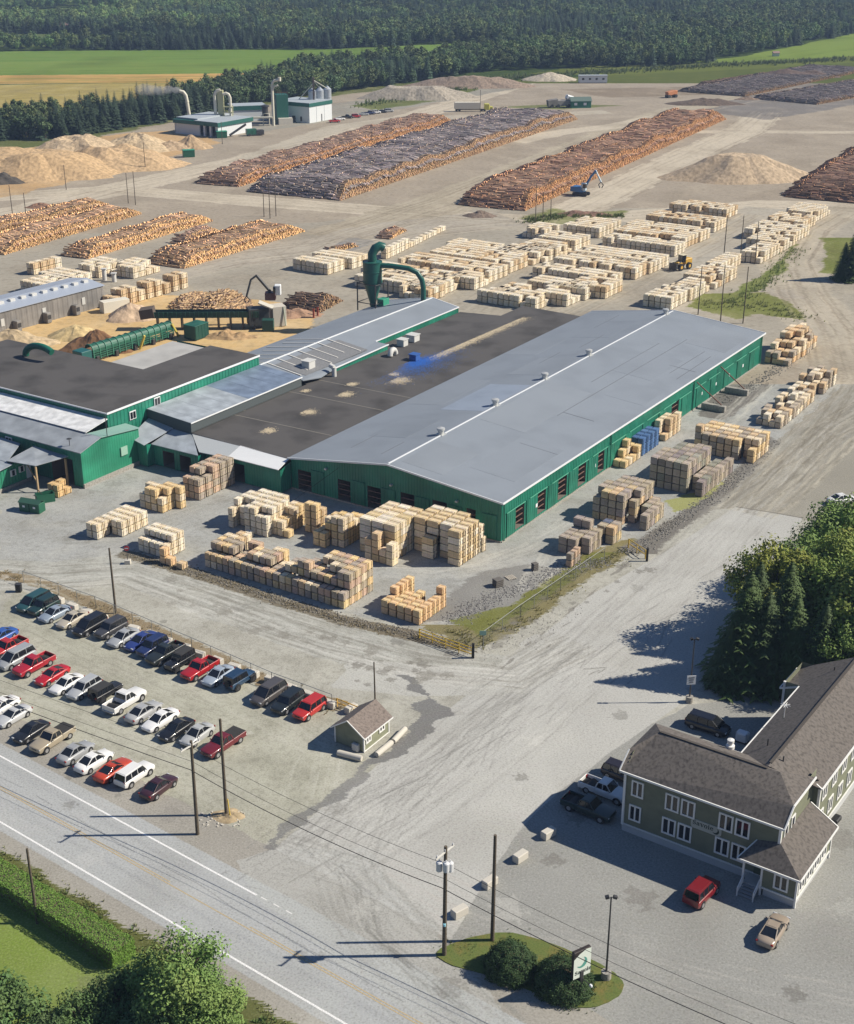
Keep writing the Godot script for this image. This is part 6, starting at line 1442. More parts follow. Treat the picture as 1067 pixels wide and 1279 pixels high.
# ---------------------------------------------------------------- poles, wires, gates, signs, plant, machines
func pole(label: String, bx: float, by: float, tx: float, ty: float, r := 0.14, arm := false, group := "wooden poles") -> Dictionary:
	var b := G(bx, by); var h := tall(b, tx, ty)
	var t := thing("utility_pole", label, "pole", b, 0.0, group)
	var mb := MB.new(); mb.cyl(Vector3(0, -0.2, 0), Vector3(rng.randf_range(-.1, .1), h, 0), r, r * 0.7, 8); obj("post", mb, mat("pole wood", lin(0.13, 0.105, 0.075), 0.95, 0.0, grain("polew", 0.05, 0.6, 1.2), 0.5), t)
	if arm:
		mb = MB.new(); var d := Vector3(cos(0.9), 0, -sin(0.9)); mb.box(Vector3(0, h - .5, 0) + Vector3(0, 0, 0.12), Vector3(2.4, .12, .1), Basis(d, Vector3.UP, d.cross(Vector3.UP))); obj("cross_arm", mb, mat("pale cross arm", lin(0.62, 0.60, 0.55), 0.8), t)
		for k in 3:
			mb = MB.new(); mb.lathe(d * (k - 1) * 1.05 + Vector3(0, h - .44, .12), [Vector2(.05, 0), Vector2(.08, .08), Vector2(.05, .16), Vector2(.07, .22), Vector2(0, .27)], 8); obj("insulator", mb, mat("porcelain", lin(0.5, 0.5, 0.52), 0.2), t)
	return {"t": t, "h": h, "b": b}
func wire(label: String, pts: Array, r: float, sag: float, group: String) -> void:
	var path := []; var rad := []
	for i in pts.size() - 1:
		for k in 14:
			var q := k / 14.0
			path.append(pts[i].lerp(pts[i + 1], q) - Vector3(0, sag * 4.0 * q * (1 - q), 0)); rad.append(r)
	path.append(pts[-1]); rad.append(r)
	var mb := MB.new(); mb.tube(path, rad, 5); tag(obj("power_line", mb, mat("black cable", lin(0.012, 0.012, 0.013), 0.7)), label, "cable", group)
func lamp_post(label: String, bx: float, by: float, tx: float, ty: float) -> Node3D:
	var b := G(bx, by); var h := tall(b, tx, ty)
	var t := thing("lamp_post", label, "lamp post", b)
	var dk := mat("dark steel", lin(0.04, 0.04, 0.042), 0.5)
	var mb := MB.new(); mb.cyl(Vector3.ZERO, Vector3(0, .75, 0), .42, .42, 14); obj("footing", mb, mat("concrete", Color.WHITE), t)
	mb = MB.new(); mb.cyl(Vector3(0, .7, 0), Vector3(0, h - .1, 0), .09, .06); obj("post", mb, dk, t)
	for s in [-1.0, 1.0]:
		mb = MB.new(); mb.box(Vector3(s * .32, h - .1, 0), Vector3(.34, .26, .3), Basis(Vector3.BACK, s * -.3), .03); mb.cyl(Vector3(0, h - .2, 0), Vector3(s * .3, h - .12, 0), .03); obj("lamp_head", mb, dk, t)
	return t
func gate(label: String, x0: float, y0: float, x1: float, y1: float, h: float, c: Color, rails := 2, group := "") -> void:
	var a := G(x0, y0); var b := G(x1, y1)
	var t := thing("barrier_gate", label, "gate", a, 0.0, group)
	var m := mat("gate paint" + str(c), c, 0.5); var d := b - a
	for k in rails:
		var mb := MB.new(); mb.cyl(Vector3(0, h * (k + 1.0) / rails, 0), d + Vector3(0, h * (k + 1.0) / rails, 0), .06); obj("rail", mb, m, t)
	var n := maxi(2, int(d.length() / 1.8))
	for k in n + 1:
		var mb := MB.new(); mb.cyl(d * k / n, d * k / n + Vector3(0, h, 0), .05 if k > 0 and k < n else .09); obj("upright", mb, m, t)
func fence(label: String, pts: Array, h: float) -> void:
	var t := thing("mesh_fence", label, "fence", pts[0])
	var st := mat("galvanised fence", lin(0.30, 0.31, 0.30), 0.5, 0.4)
	for i in pts.size() - 1:
		var a: Vector3 = pts[i] - pts[0]; var b: Vector3 = pts[i + 1] - pts[0]
		var n := maxi(1, int(a.distance_to(b) / 3.0))
		for k in n + 1:
			var mb := MB.new(); mb.cyl(a.lerp(b, float(k) / n), a.lerp(b, float(k) / n) + Vector3(0, h, 0), .04, -1, 6); obj("post", mb, st, t)
		var mb2 := MB.new(); mb2.cyl(a + Vector3(0, h, 0), b + Vector3(0, h, 0), .035, -1, 6); obj("top_rail", mb2, st, t)
		var net := MB.new(); var len := a.distance_to(b); var s := -h
		while s < len:      # diamond mesh of thin wires
			for dr in [1.0, -1.0]:
				var s0 := clampf(s, 0, len); var s1 := clampf(s + h, 0, len)
				var ya := (s0 - s) ; var yb := (s1 - s)
				if dr < 0: ya = h - ya; yb = h - yb
				if s1 > s0: net.cyl(a.lerp(b, s0 / len) + Vector3(0, ya, 0), a.lerp(b, s1 / len) + Vector3(0, yb, 0), .0045, -1, 3)
			s += 0.3
		obj("wire_mesh", net, st, t).set_meta("kind", "stuff")
func B(t: Node3D, called: String, at: Vector3, s: Vector3, m: Material, r := Basis(), bev := 0.04) -> MeshInstance3D:
	var mb := MB.new(); mb.box(at, s, r, bev); return obj(called, mb, m, t)
func T(t: Node3D, called: String, path: Array, r: float, m: Material, sides := 10) -> MeshInstance3D:
	var mb := MB.new(); var rr := []
	for p in path: rr.append(r)
	mb.tube(path, rr, sides); return obj(called, mb, m, t)

func build_site() -> void:
	var dk := mat("dark steel", lin(0.04, 0.04, 0.042), 0.5); var white := mat("white trim", lin(0.72, 0.74, 0.76), 0.5)
	pole("lone wooden pole on the grass strip between side road and car park", 145, 766, 142, 684, .16)
	var p2 := pole("wooden pole with cross arm at the highway edge of the car park", 247, 1042, 240, 925, .19, true)
	var p3 := pole("bare wooden pole standing in the sandy patch by the car park", 283, 1018, 276, 898, .18)
	pole("wooden pole rising through the clipped hedge", 47, 1153, 34, 1060, .15)
	var p5 := pole("wooden pole with white transformers at the junction", 555, 1193, 550, 1057, .2, true)
	pole("bare wooden pole at the edge of the grass island", 615, 1175, 617, 1043, .19)
	pole("thin dark pole behind the hut", 469, 884, 466, 827, .10)
	var tr: Node3D = p5.t
	for q in [[-0.45, 0.1], [0.45, 0.2], [0.1, 0.5]]:
		var mb := MB.new(); mb.lathe(Vector3(q[0], p5.h - 2.4 + q[1] * .6, q[1]), [Vector2(0.02, 0), Vector2(.26, .02), Vector2(.27, .8), Vector2(.2, .88), Vector2(.05, .9), Vector2(.05, 1.1), Vector2(0, 1.12)], 12); obj("transformer", mb, mat("pale transformer", lin(0.6, 0.61, 0.63), 0.4), tr)
	T(tr, "mark", [Vector3(0.0, 3.2, .17), Vector3(0.0, 3.45, .17)], .12, mat("pale blue tag", lin(0.3, 0.62, 0.75), 0.6))
	# wires along the highway
	var off := G(-330, 800)
	for k in 3:
		var dy := [1.0, 2.4, 3.3]; var o := Vector3(0.25 * (k - 1), 0, -0.2)
		wire(["lowest thick cable along the highway poles", "middle thin cable along the highway poles", "upper thin cable along the highway poles"][k], [off + Vector3(0, p2.h - dy[2 - k], 0) + o, p2.b + Vector3(0, p2.h - dy[2 - k], 0) + o, p5.b + Vector3(0, p5.h - dy[2 - k] - 1.0, 0) + o, p5.b + (p5.b - p2.b) * 1.2 + Vector3(0, p5.h - dy[2 - k] - 1.0, 0) + o], [.035, .018, .018][k], 0.7, "cables along the highway")
	wire("white guy rope from shed eave to the ground", [M(-0.5, 27.5, 5.6), M(-5.0, 33.0, 0.5)], .03, 0.0, "")
	T(p3.t, "yellow_guard", [Vector3(0.45, 0, 0.5), Vector3(0.25, 2.0, 0.2)], .06, mat("guard yellow", lin(0.6, 0.42, 0.05), 0.6))
	ragged_mound(G(275, 1030))
	lamp_post("tall black lamp post with twin heads on the grass island", 757, 1222, 762, 1119)
	var lp := lamp_post("black lamp post with a small white sign in the tree shade", 861, 877, 868, 797)
	var sb := B(lp, "sign_board", Vector3(0, 2.9, .14), Vector3(1.0, 1.1, .05), white, Basis(Vector3.UP, 0.1), 0.0)
	for k in 3: B(sb, "text_line", Vector3(0.0, 3.2 - k * .27, .175), Vector3(.66 - .1 * k, .09, .012), dk, Basis(Vector3.UP, 0.1), 0.0)
	var far := [[16, 269, 9.4, 231, "left of the bark hump"], [33, 272, 27, 241, "beside the bark hump"], [83, 237, 82, 206, "below the tan chip mounds"], [160.5, 254, 157.5, 216, "first of the pair by the haul road"], [169.5, 256, 166, 214, "second of the pair by the haul road"], [182, 213, 180, 178, "below the pointed sand cone"],
		[330, 271, 327, 240, "shortest of the three by the golden pile"], [337.5, 273, 335, 224, "middle of the three by the golden pile"], [345, 270, 342, 224, "last of the three by the golden pile"], [669, 281, 670, 230, "in the grass by the haul road crossing"], [678, 276, 678, 240, "second in the grass by the crossing"], [688, 271, 688, 249, "shortest in the grass by the crossing"],
		[872, 393, 874, 333, "nearest the shed's back eave"], [900, 402, 903, 331, "middle of three behind the shed"], [928, 404, 930, 333, "last of three behind the shed"], [904, 322, 907, 269, "first between the lumber rows"], [925, 322, 927, 269, "second between the lumber rows"], [943, 330, 946, 276, "third between the lumber rows"],
		[278, 180, 278, 152, "before the open plant shed"], [600, 141, 600, 112, "beside the white trailer truck"]]
	for q in far: pole("weathered pole " + q[4], q[0], q[1], q[2], q[3], .13, false, "poles in the log yard")
	# gates, fences
	gate("long yellow pipe gate at the corner of the mill yard", 524, 797, 590, 821, 1.25, lin(0.62, 0.42, 0.04), 3)
	gate("yellow barrier beside the low grey stacks", 785, 684, 806, 698, 1.3, lin(0.60, 0.41, 0.06), 2)
	gate("orange yellow barrier behind the hut", 421, 882, 450, 894, 1.0, lin(0.65, 0.38, 0.05), 2)
	for q in [[591, 822, "black post at the end of the yellow gate"], [808, 701, "black post at the yellow barrier"]]:
		var t := thing("gate_post", q[2], "post", G(q[0], q[1])); B(t, "post", Vector3(0, .95, 0), Vector3(.3, 1.9, .3), mat("black post", lin(0.012, 0.012, 0.013), 0.7)); B(t, "cap", Vector3(0, 1.93, 0), Vector3(.34, .08, .34), mat("black post", lin(0.012, 0.012, 0.013), 0.7))
	fence("wire mesh fence along the grassy strip beside the lane", GP([604, 806, 650, 772, 700, 738, 755, 700]), 1.9)
	fence("wire mesh fence behind the row of parked cars", GP([30, 728, 120, 760, 240, 812, 340, 856, 415, 884]), 1.7)
	var sg := thing("stop_sign", "red stop sign on a post in a pale tub", "sign", G(160, 704))
	T(sg, "post", [Vector3(0, 0, 0), Vector3(0, 2.3, 0)], .05, dk, 6)
	var oc := MB.new(); oc.tube([Vector3(0, 2.3, .05), Vector3(0, 2.3, .08)], [.38, .38], 8); obj("sign_face", oc, mat("stop red", lin(0.5, 0.03, 0.03), 0.5), sg); B(sg, "white_bar", Vector3(0, 2.3, .09), Vector3(.48, .14, .01), white, Basis(), 0.0); B(sg, "tub", Vector3(0, .3, 0), Vector3(.8, .6, .7), mat("pale concrete block", lin(0.52, 0.49, 0.43)))
	var s2 := thing("notice_sign", "small green notice on a post by the gate corner", "sign", G(603, 809)); T(s2, "post", [Vector3.ZERO, Vector3(0, 2.2, 0)], .04, dk, 6); B(s2, "board", Vector3(0, 2.0, .05), Vector3(.8, .6, .04), mat("pale green board", lin(0.25, 0.42, 0.35), 0.6))
	var tb := thing("trash_bin", "dark trash bin at the head of the car park", "bin", G(24, 739)); B(tb, "tub", Vector3(0, .55, 0), Vector3(.75, 1.1, .7), mat("bin black", lin(0.02, 0.021, 0.022), 0.6), Basis(), .08); B(tb, "lid", Vector3(0, 1.13, 0), Vector3(.82, .08, .78), dk)
	for k in 3:
		var q: Array = [[622, 732, "dark crate on the gravel near the shed corner"], [668, 712, "small dark block on the gravel by the fence"], [638, 722, "pale broken pallet on the gravel"]][k]
		var t := thing(["slatted_crate", "wood_block", "pallet"][k], q[2], ["crate", "block", "pallet"][k], G(q[0], q[1]), 0.5)
		if k == 2:
			for j in 5: B(t, "slat", Vector3(-.5 + j * .25, .12, 0), Vector3(.16, .03, 1.2), mat("grey slat", lin(0.42, 0.38, 0.32), 0.9), Basis(), 0.0)
			for j in 3: B(t, "bearer", Vector3(0, .05, -.5 + j * .5), Vector3(1.2, .09, .1), mat("grey slat", lin(0.42, 0.38, 0.32), 0.9), Basis(), 0.0)
		else:
			for j in 4: B(t, "slat", Vector3(0, .14 + j * .27, 0), Vector3(1.2 - .4 * k, .22, 1.0 - .3 * k), mat("dark slat", lin(0.12, 0.11, 0.10), 0.9), Basis(Vector3.UP, j * .02))
	# green skips by the wing
	var gd := mat("skip green", lin(0.012, 0.10, 0.055), 0.55)
	var k1 := thing("waste_bin", "pair-lidded green waste bin on the gravel", "bin", G(41, 638), -0.35)
	for s in [-1.0, 1.0]:
		B(k1, "tub", Vector3(s * .9, .75, 0), Vector3(1.7, 1.5, 1.6), gd, Basis(), .06)
		var ld := MB.new(); ld.slab([Vector3(s * .9 - .9, 1.5, .9), Vector3(s * .9 + .9, 1.5, .9), Vector3(s * .9 + .9, 1.95, 0), Vector3(s * .9 - .9, 1.95, 0)], .06); ld.slab([Vector3(s * .9 - .9, 1.95, 0), Vector3(s * .9 + .9, 1.95, 0), Vector3(s * .9 + .9, 1.5, -.9), Vector3(s * .9 - .9, 1.5, -.9)], .06); obj("lid", ld, mat("skip lid", lin(0.03, 0.09, 0.06), 0.6), k1)
		B(k1, "label_plate", Vector3(s * .9, .9, .82), Vector3(.4, .3, .02), white, Basis(), 0.0)
	var k2 := thing("open_skip", "open green skip beside the propped porch", "skip", G(57, 626), 0.45)
	for s in [-1.0, 1.0]: B(k2, "side", Vector3(0, .65, s * .7), Vector3(2.6, 1.3, .08), gd, Basis(), 0.0); B(k2, "end", Vector3(s * 1.3, .65, 0), Vector3(.08, 1.3, 1.4), gd, Basis(), 0.0)
	B(k2, "floor", Vector3(0, .1, 0), Vector3(2.5, .1, 1.3), gd, Basis(), 0.0); T(k2, "lever", [Vector3(-.4, 1.2, 0), Vector3(-.9, 2.0, .1)], .06, dk)
	block("the little stack beside the propped porch", -22.4, 63.9, ["22", "12"], Vector3(1.4, 1.0, 1.1), [Color(0.76, 0.56, 0.30)], "")
	# island: grass, sign, shrubs are planted in build_green
	var sn := thing("sign_board", "tall white and green company sign on a dark post with round footing", "sign", G(724, 1245), 0.55)
	var cc := mat("concrete", Color.WHITE)
	var fo := MB.new(); fo.cyl(Vector3.ZERO, Vector3(0, .75, 0), .42, .42, 14); obj("footing", fo, cc, sn)
	B(sn, "post", Vector3(0, 1.6, 0), Vector3(.35, 2.4, .35), dk, Basis(), .03)
	B(sn, "cabinet", Vector3(0, 3.55, -0.06), Vector3(1.7, 2.6, .34), mat("sign back", lin(0.03, 0.022, 0.02), 0.6), Basis(), .04)
	var pn := MB.new()
	var sh := [Vector3(-.85, 2.2, .125), Vector3(.85, 2.2, .125), Vector3(.85, 4.75, .125), Vector3(.35, 4.8, .125), Vector3(-.3, 4.55, .125), Vector3(-.85, 4.15, .125)]
	for k in range(1, 5): pn.tri(sh[0], sh[k], sh[k + 1])
	for k in 6: pn.quad(sh[k] - Vector3(0, 0, .012), sh[(k + 1) % 6] - Vector3(0, 0, .012), sh[(k + 1) % 6], sh[k])
	var pf := obj("sign_face", pn, mat("pale sign face", lin(0.70, 0.76, 0.68), 0.4), sn)
	swoosh(pf, Vector3(-.05, 3.65, .14), Basis(), .52, mat("sea green ink", lin(0.10, 0.33, 0.27), 0.5))
	lettering(pf, "Savoie", Vector3(-.72, 2.45, .135), Basis(), .50, mat("dark green ink", lin(0.012, 0.03, 0.022), 0.6))
	T(sn, "arm", [Vector3(0, 2.05, .1), Vector3(.2, 1.9, 1.0)], .03, dk, 6); B(sn, "spot_lamp", Vector3(.2, 1.9, 1.1), Vector3(.2, .2, .28), mat("white trim", Color.WHITE))
	# barrow by the office wall, tank behind it
	var br := thing("grill_cart", "black lidded grill cart by the office side wall", "grill", G(1043, 1032), 0.9); B(br, "firebox", Vector3(0, .8, 0), Vector3(1.3, .5, .7), mat("grill black", lin(0.015, 0.015, 0.017), 0.4), Basis(), .1)
	for s in [-.5, .5]: T(br, "leg", [Vector3(s, 0, 0), Vector3(s, .6, 0)], .04, dk, 6)
	var tk := thing("white_tank", "white box tank in the shade behind the office", "tank", G(927, 926), -0.6); B(tk, "tank", Vector3(0, .65, 0), Vector3(1.3, 1.1, 1.0), mat("white tank", lin(0.7, 0.72, 0.75), 0.5), Basis(), .15); B(tk, "skid", Vector3(0, .06, 0), Vector3(1.3, .12, 1.0), dk)
	build_machines()
	build_plant()
func ragged_mound(at: Vector3) -> void:
	var o := heap("sand_patch", "sandy stony hump round the foot of the wooden pole", "sand patch", 285, 1019, 1.7, 1.3, 0.35, Color(0.50, 0.39, 0.24), 90, 0.4, 0.2)
	var mb := MB.new(); var r := RandomNumberGenerator.new(); r.seed = 4
	for k in 46:
		var p := Vector3(r.randf_range(-2.6, 1.6), 0.03, r.randf_range(-0.6, 1.8)); mb.box(p, Vector3(r.randf_range(.08, .22), r.randf_range(.08, .16), r.randf_range(.08, .2)), Basis(Vector3.UP, r.randf() * 3), .02)
	obj("stones", mb, mat("pale concrete block", lin(0.52, 0.49, 0.43)), o).set_meta("kind", "stuff")

func build_machines() -> void:
	var dk := mat("dark steel", lin(0.04, 0.04, 0.042), 0.5)
	var gn := mat("machine green", lin(0.02, 0.13, 0.085), 0.5, 0.0, grain("sheet", 0.01, 0.72, 1.1), 0.2)
	# cyclone on the roof of the grey hall
	var t := thing("dust_cyclone", "tall green dust cyclone with a bent duct on the grey hall", "cyclone", M(79, 77.2), MILL_TURN)
	var gy := mat("cyclone green", lin(0.012, 0.095, 0.075), 0.4)
	var base := 5.2
	var mb := MB.new(); mb.lathe(Vector3(0, base, 0), [Vector2(.5, 0), Vector2(.6, .6), Vector2(1.9, 5.2), Vector2(2.05, 5.2), Vector2(2.05, 5.6)], 18); obj("cone", mb, gy, t)
	mb = MB.new(); mb.lathe(Vector3(0, base, 0), [Vector2(2.0, 5.3), Vector2(2.0, 9.6), Vector2(0, 9.75)], 18); obj("barrel", mb, gy, t)
	mb = MB.new()
	for y in [5.4, 7.5, 9.5]: mb.lathe(Vector3(0, base + y, 0), [Vector2(2.0, 0), Vector2(2.1, .02), Vector2(2.1, .16), Vector2(2.0, .18)], 18)
	obj("hoop", mb, gy, t)
	T(t, "outlet", [Vector3(0, base + 9.6, 0), Vector3(0, base + 11.2, 0), Vector3(.4, base + 12.3, .5), Vector3(1.1, base + 12.8, 1.2), Vector3(1.7, base + 12.4, 1.7)], .95, gy, 12)
	var rt := Basis(Vector3.UP, -MILL_TURN)
	T(t, "duct", [rt * Vector3(1.5, base + 8.9, .5), rt * Vector3(4, base + 8.9, 1.0), rt * Vector3(7.5, base + 8.5, 1.5), rt * Vector3(9.3, base + 7.7, 1.7), rt * Vector3(10.3, base + 6.2, 1.8), rt * Vector3(10.6, base + 4.5, 1.8), rt * Vector3(10.6, base + 0.8, 1.8)], .55, gy, 12)
	mb = MB.new()
	for q in [[-2.3, -2.3], [2.3, -2.3], [2.3, 2.3], [-2.3, 2.3]]: mb.cyl(Vector3(q[0], base - .6, q[1]), Vector3(q[0], base + 5.4, q[1]), .14)
	for y in [1.2, 5.2]:
		for q in [[-2.3, -2.3, 2.3, -2.3], [2.3, -2.3, 2.3, 2.3], [2.3, 2.3, -2.3, 2.3], [-2.3, 2.3, -2.3, -2.3]]: mb.cyl(Vector3(q[0], base + y, q[1]), Vector3(q[2], base + y, q[3]), .09)
	obj("stand", mb, dk, t)
	B(t, "hopper", Vector3(1.2, base + .9, 1.8), Vector3(2.2, 1.8, 1.6), mat("hopper green", lin(0.03, 0.26, 0.16), 0.5))
	# debarking drum by the sawmill: barrel with hoops on saddles
	var a := G(112, 452); var b := G(213, 421); var d := b - a
	t = thing("debarking_drum", "long green ribbed drum behind the sawmill roof", "drum", a, atan2(-d.z, d.x))
	var len := d.length()
	# open framed trough: round back, slatted side between ribs
	mb = MB.new()
	for k in 9:
		var a0 := PI * k / 9.0 - .15; var a1 := PI * (k + 1) / 9.0 - .15
		mb.quad(Vector3(0, 2.3 + sin(a0) * 1.15, cos(a0) * 1.15), Vector3(len, 2.3 + sin(a0) * 1.15, cos(a0) * 1.15), Vector3(len, 2.3 + sin(a1) * 1.15, cos(a1) * 1.15), Vector3(0, 2.3 + sin(a1) * 1.15, cos(a1) * 1.15))
	obj("cover", mb, gn, t)
	for k in 4: B(t, "side_slat", Vector3(len * .5, .75 + k * .42, 1.2), Vector3(len, .26, .08), gn, Basis(), 0.0)
	for k in 14:
		var x := .2 + k * (len - .4) / 13.0
		mb = MB.new(); var arc := []; var rr := []
		for j in 8: arc.append(Vector3(x, 2.3 + sin(PI * j / 7.0) * 1.22, cos(PI * j / 7.0) * 1.22)); rr.append(.11)
		arc.push_front(Vector3(x, .5, 1.32)); rr.append(.11)
		mb.tube(arc, rr, 6); obj("rib", mb, mat("pale hoop green", lin(0.055, 0.22, 0.15), 0.5), t)
	for k in 5: B(t, "saddle", Vector3(1.0 + k * (len - 2) / 4.0, .6, 0), Vector3(.7, 1.2, 3.2), dk)
	B(t, "chute", Vector3(-1.6, 1.5, 0), Vector3(2.6, 2.6, 2.8), mat("teal chute", lin(0.012, 0.10, 0.10), 0.5), Basis(), .1)
	B(t, "strut", Vector3(len + .4, 1.6, 1.2), Vector3(.4, 3.4, .4), mat("machine yellow", lin(0.55, 0.46, 0.10), 0.6), Basis(Vector3.BACK, .5)); B(t, "strut", Vector3(len * .55, 1.6, 2.3), Vector3(.4, 3.4, .4), mat("machine yellow", lin(0.55, 0.46, 0.10), 0.6), Basis(Vector3.RIGHT, .5))
	# log conveyor and deck
	a = G(192, 411); b = G(325, 410); d = b - a; len = d.length()
	t = thing("log_conveyor", "long green trough conveyor feeding from the log crane", "conveyor", a, atan2(-d.z, d.x))
	for s in [-1.0, 1.0]: B(t, "trough_side", Vector3(len * .5, 3.3, s * 1.1), Vector3(len, 1.3, .15), mat("dark machine green", lin(0.012, 0.06, 0.045), 0.6), Basis(), 0.0)
	B(t, "belt", Vector3(len * .5, 2.8, 0), Vector3(len, .12, 2.1), dk, Basis(), 0.0)
	for k in 9:
		B(t, "trestle", Vector3(1.0 + k * (len - 2) / 8.0, 1.35, 0), Vector3(.25, 2.7, 2.2), dk, Basis(), 0.0)
	for k in 24: B(t, "flange", Vector3(.6 + k * (len - 1.2) / 23.0, 3.3, 1.24), Vector3(.12, 1.3, .12), gn, Basis(), 0.0)
	B(t, "head_frame", Vector3(-1.0, 3.6, 0), Vector3(3.0, 2.0, 3.0), mat("rusty frame", lin(0.10, 0.075, 0.06), 0.9), Basis(Vector3.BACK, .15))
	t = thing("green_container", "dark green machine box standing under the conveyor", "container", G(246, 422), MILL_TURN)
	B(t, "box", Vector3(0, 1.6, 0), Vector3(4.2, 2.9, 3.2), mat("dark box green", lin(0.012, 0.065, 0.05), 0.55), Basis(), .06); B(t, "lid", Vector3(0, 3.1, 0), Vector3(4.4, .12, 3.4), gn)
	for s in [-1.7, 1.7]: B(t, "foot", Vector3(s, .1, 0), Vector3(.3, .2, 3.0), dk)
	for k in 5: B(t, "rib", Vector3(-1.9 + k * .95, 1.6, 1.63), Vector3(.1, 2.8, .08), gn, Basis(), 0.0)
	# log crane on its concrete pier
	var cp := G(330, 409)
	t = thing("log_crane", "black knuckle-boom log crane with white cab on a pale pier", "crane", cp, 0.0)
	B(t, "pier", Vector3(2.8, 2.2, -2.0), Vector3(3.0, 4.4, 3.0), mat("pale concrete block", lin(0.52, 0.49, 0.43)), Basis(Vector3.UP, .4), .08)
	B(t, "slasher_frame", Vector3(-1.2, 2.6, 0), Vector3(4.4, 3.6, 3.0), mat("dark machine", lin(0.035, 0.04, 0.042), 0.6), Basis(Vector3.UP, .3), .1)
	B(t, "hood", Vector3(.6, 5.0, .2), Vector3(3.2, .3, 2.4), mat("pale hood", lin(0.5, 0.48, 0.42), 0.7), Basis(Vector3.BACK, -.4))
	B(t, "motor_box", Vector3(1.2, 1.3, 2.6), Vector3(2.4, 2.4, 1.8), mat("dark box green", lin(0.012, 0.065, 0.05), 0.55))
	B(t, "turret", Vector3(1.4, 6.3, -2.4), Vector3(2.2, 1.6, 2.0), mat("crane maroon", lin(0.07, 0.02, 0.025), 0.5)); B(t, "operator_cab", Vector3(3.0, 7.6, -2.4), Vector3(1.4, 2.2, 1.5), mat("white trim", Color.WHITE), Basis(), .15); B(t, "cab_window", Vector3(2.35, 7.8, -1.9), Vector3(.5, 1.2, 1.2), glass())
	T(t, "boom", [Vector3(1.4, 7.2, -2.4), Vector3(-1.4, 10.6, -2.6)], .32, dk); T(t, "stick", [Vector3(-1.3, 10.7, -2.6), Vector3(-2.6, 9.8, -2.2), Vector3(-3.6, 6.4, -1.6)], .22, dk)
	for s in [-1.0, 1.0]: T(t, "grapple_arm", [Vector3(-3.6, 6.4, -1.6), Vector3(-3.6 + s * .6, 5.7, -1.6), Vector3(-3.6 + s * .2, 5.0, -1.6)], .12, dk, 6)
	T(t, "ladder", [Vector3(4.6, .2, -.6), Vector3(4.2, 4.3, -1.0)], .12, mat("pale rail", lin(0.45, 0.5, 0.40), 0.6))
	for q in [[392, 397], [397, 395]]:
		var po := thing("red_post", "short red post by the low brown scrap", "post", G(q[0], q[1]), 0.0, "red posts by the scrap"); B(po, "post", Vector3(0, 1.1, 0), Vector3(.4, 2.2, .4), mat("post red", lin(0.36, 0.07, 0.04), 0.7)); B(po, "cap", Vector3(0, 2.24, 0), Vector3(.46, .08, .46), dk)
	# blue excavator
	t = thing("excavator", "blue excavator with raised grapple boom at the red log pile", "excavator", G(726, 244), -0.5)
	var bl := mat("excavator blue", lin(0.05, 0.16, 0.36), 0.45)
	for s in [-1.0, 1.0]: B(t, "track", Vector3(0, .55, s * 1.3), Vector3(5.0, 1.1, .8), dk, Basis(), .3)
	B(t, "house", Vector3(-.8, 2.0, 0), Vector3(3.8, 1.7, 2.9), bl, Basis(), .15); B(t, "cab", Vector3(1.1, 2.9, .8), Vector3(1.6, 2.4, 1.3), mat("pale cab", lin(0.45, 0.55, 0.62), 0.4), Basis(), .12); B(t, "cab_window", Vector3(1.5, 3.2, .9), Vector3(1.0, 1.3, 1.25), glass(), Basis(), .05)
	T(t, "boom", [Vector3(1.0, 2.4, -.3), Vector3(3.0, 6.2, -.3), Vector3(4.6, 8.0, -.3)], .38, bl); T(t, "stick", [Vector3(4.4, 8.0, -.3), Vector3(6.4, 4.6, -.3)], .28, mat("pale cab", lin(0.45, 0.55, 0.62)))
	for s in [-1.0, 1.0]: T(t, "grapple_arm", [Vector3(6.4, 4.6, -.3), Vector3(6.4 + s * .8, 3.8, -.3), Vector3(6.4 + s * .3, 2.8, -.3)], .16, dk, 6)
	B(t, "counterweight", Vector3(-2.9, 1.9, 0), Vector3(.8, 1.4, 2.8), bl, Basis(), .15)
	# yellow wheel loader
	t = thing("wheel_loader", "yellow wheel loader with lowered forks between the lumber rows", "loader", G(851, 336), -2.45)
	var ye := mat("loader yellow", lin(0.60, 0.36, 0.06), 0.5)
	for x in [-1.5, 1.5]:
		for s in [-1.0, 1.0]:
			var w := Node3D.new(); w.name = "wheel"; t.add_child(w, true); w.position = Vector3(x, .85, s * 1.15)
			var ty := MB.new(); ty.tube([Vector3(0, 0, -.3), Vector3(0, 0, .3)], [.85, .85], 14); obj("tyre", ty, mat("tyre rubber", lin(0.015, 0.015, 0.016), 0.9), w)
			var ri := MB.new(); ri.tube([Vector3(0, 0, -.31), Vector3(0, 0, .31)], [.42, .42], 10); obj("rim", ri, ye, w)
	B(t, "engine_hood", Vector3(-1.8, 1.9, 0), Vector3(2.6, 1.3, 1.7), ye, Basis(), .12); B(t, "front_frame", Vector3(1.2, 1.5, 0), Vector3(1.8, 1.0, 1.3), ye, Basis(), .1)
	B(t, "cab", Vector3(-.1, 2.7, 0), Vector3(1.5, 1.7, 1.5), glass(), Basis(), .08); B(t, "cab_roof", Vector3(-.1, 3.6, 0), Vector3(1.7, .12, 1.7), mat("cream roof", lin(0.62, 0.55, 0.38), 0.6))
	for s in [-1.0, 1.0]: T(t, "lift_arm", [Vector3(.9, 2.1, s * .6), Vector3(2.6, 1.3, s * .6), Vector3(3.2, .7, s * .6)], .16, dk, 6); B(t, "fork", Vector3(4.3, .25, s * .6), Vector3(2.0, .1, .2), dk, Basis(), 0.0)
	B(t, "fork_frame", Vector3(3.2, 1.1, 0), Vector3(.2, 1.6, 2.4), dk, Basis(), 0.0)
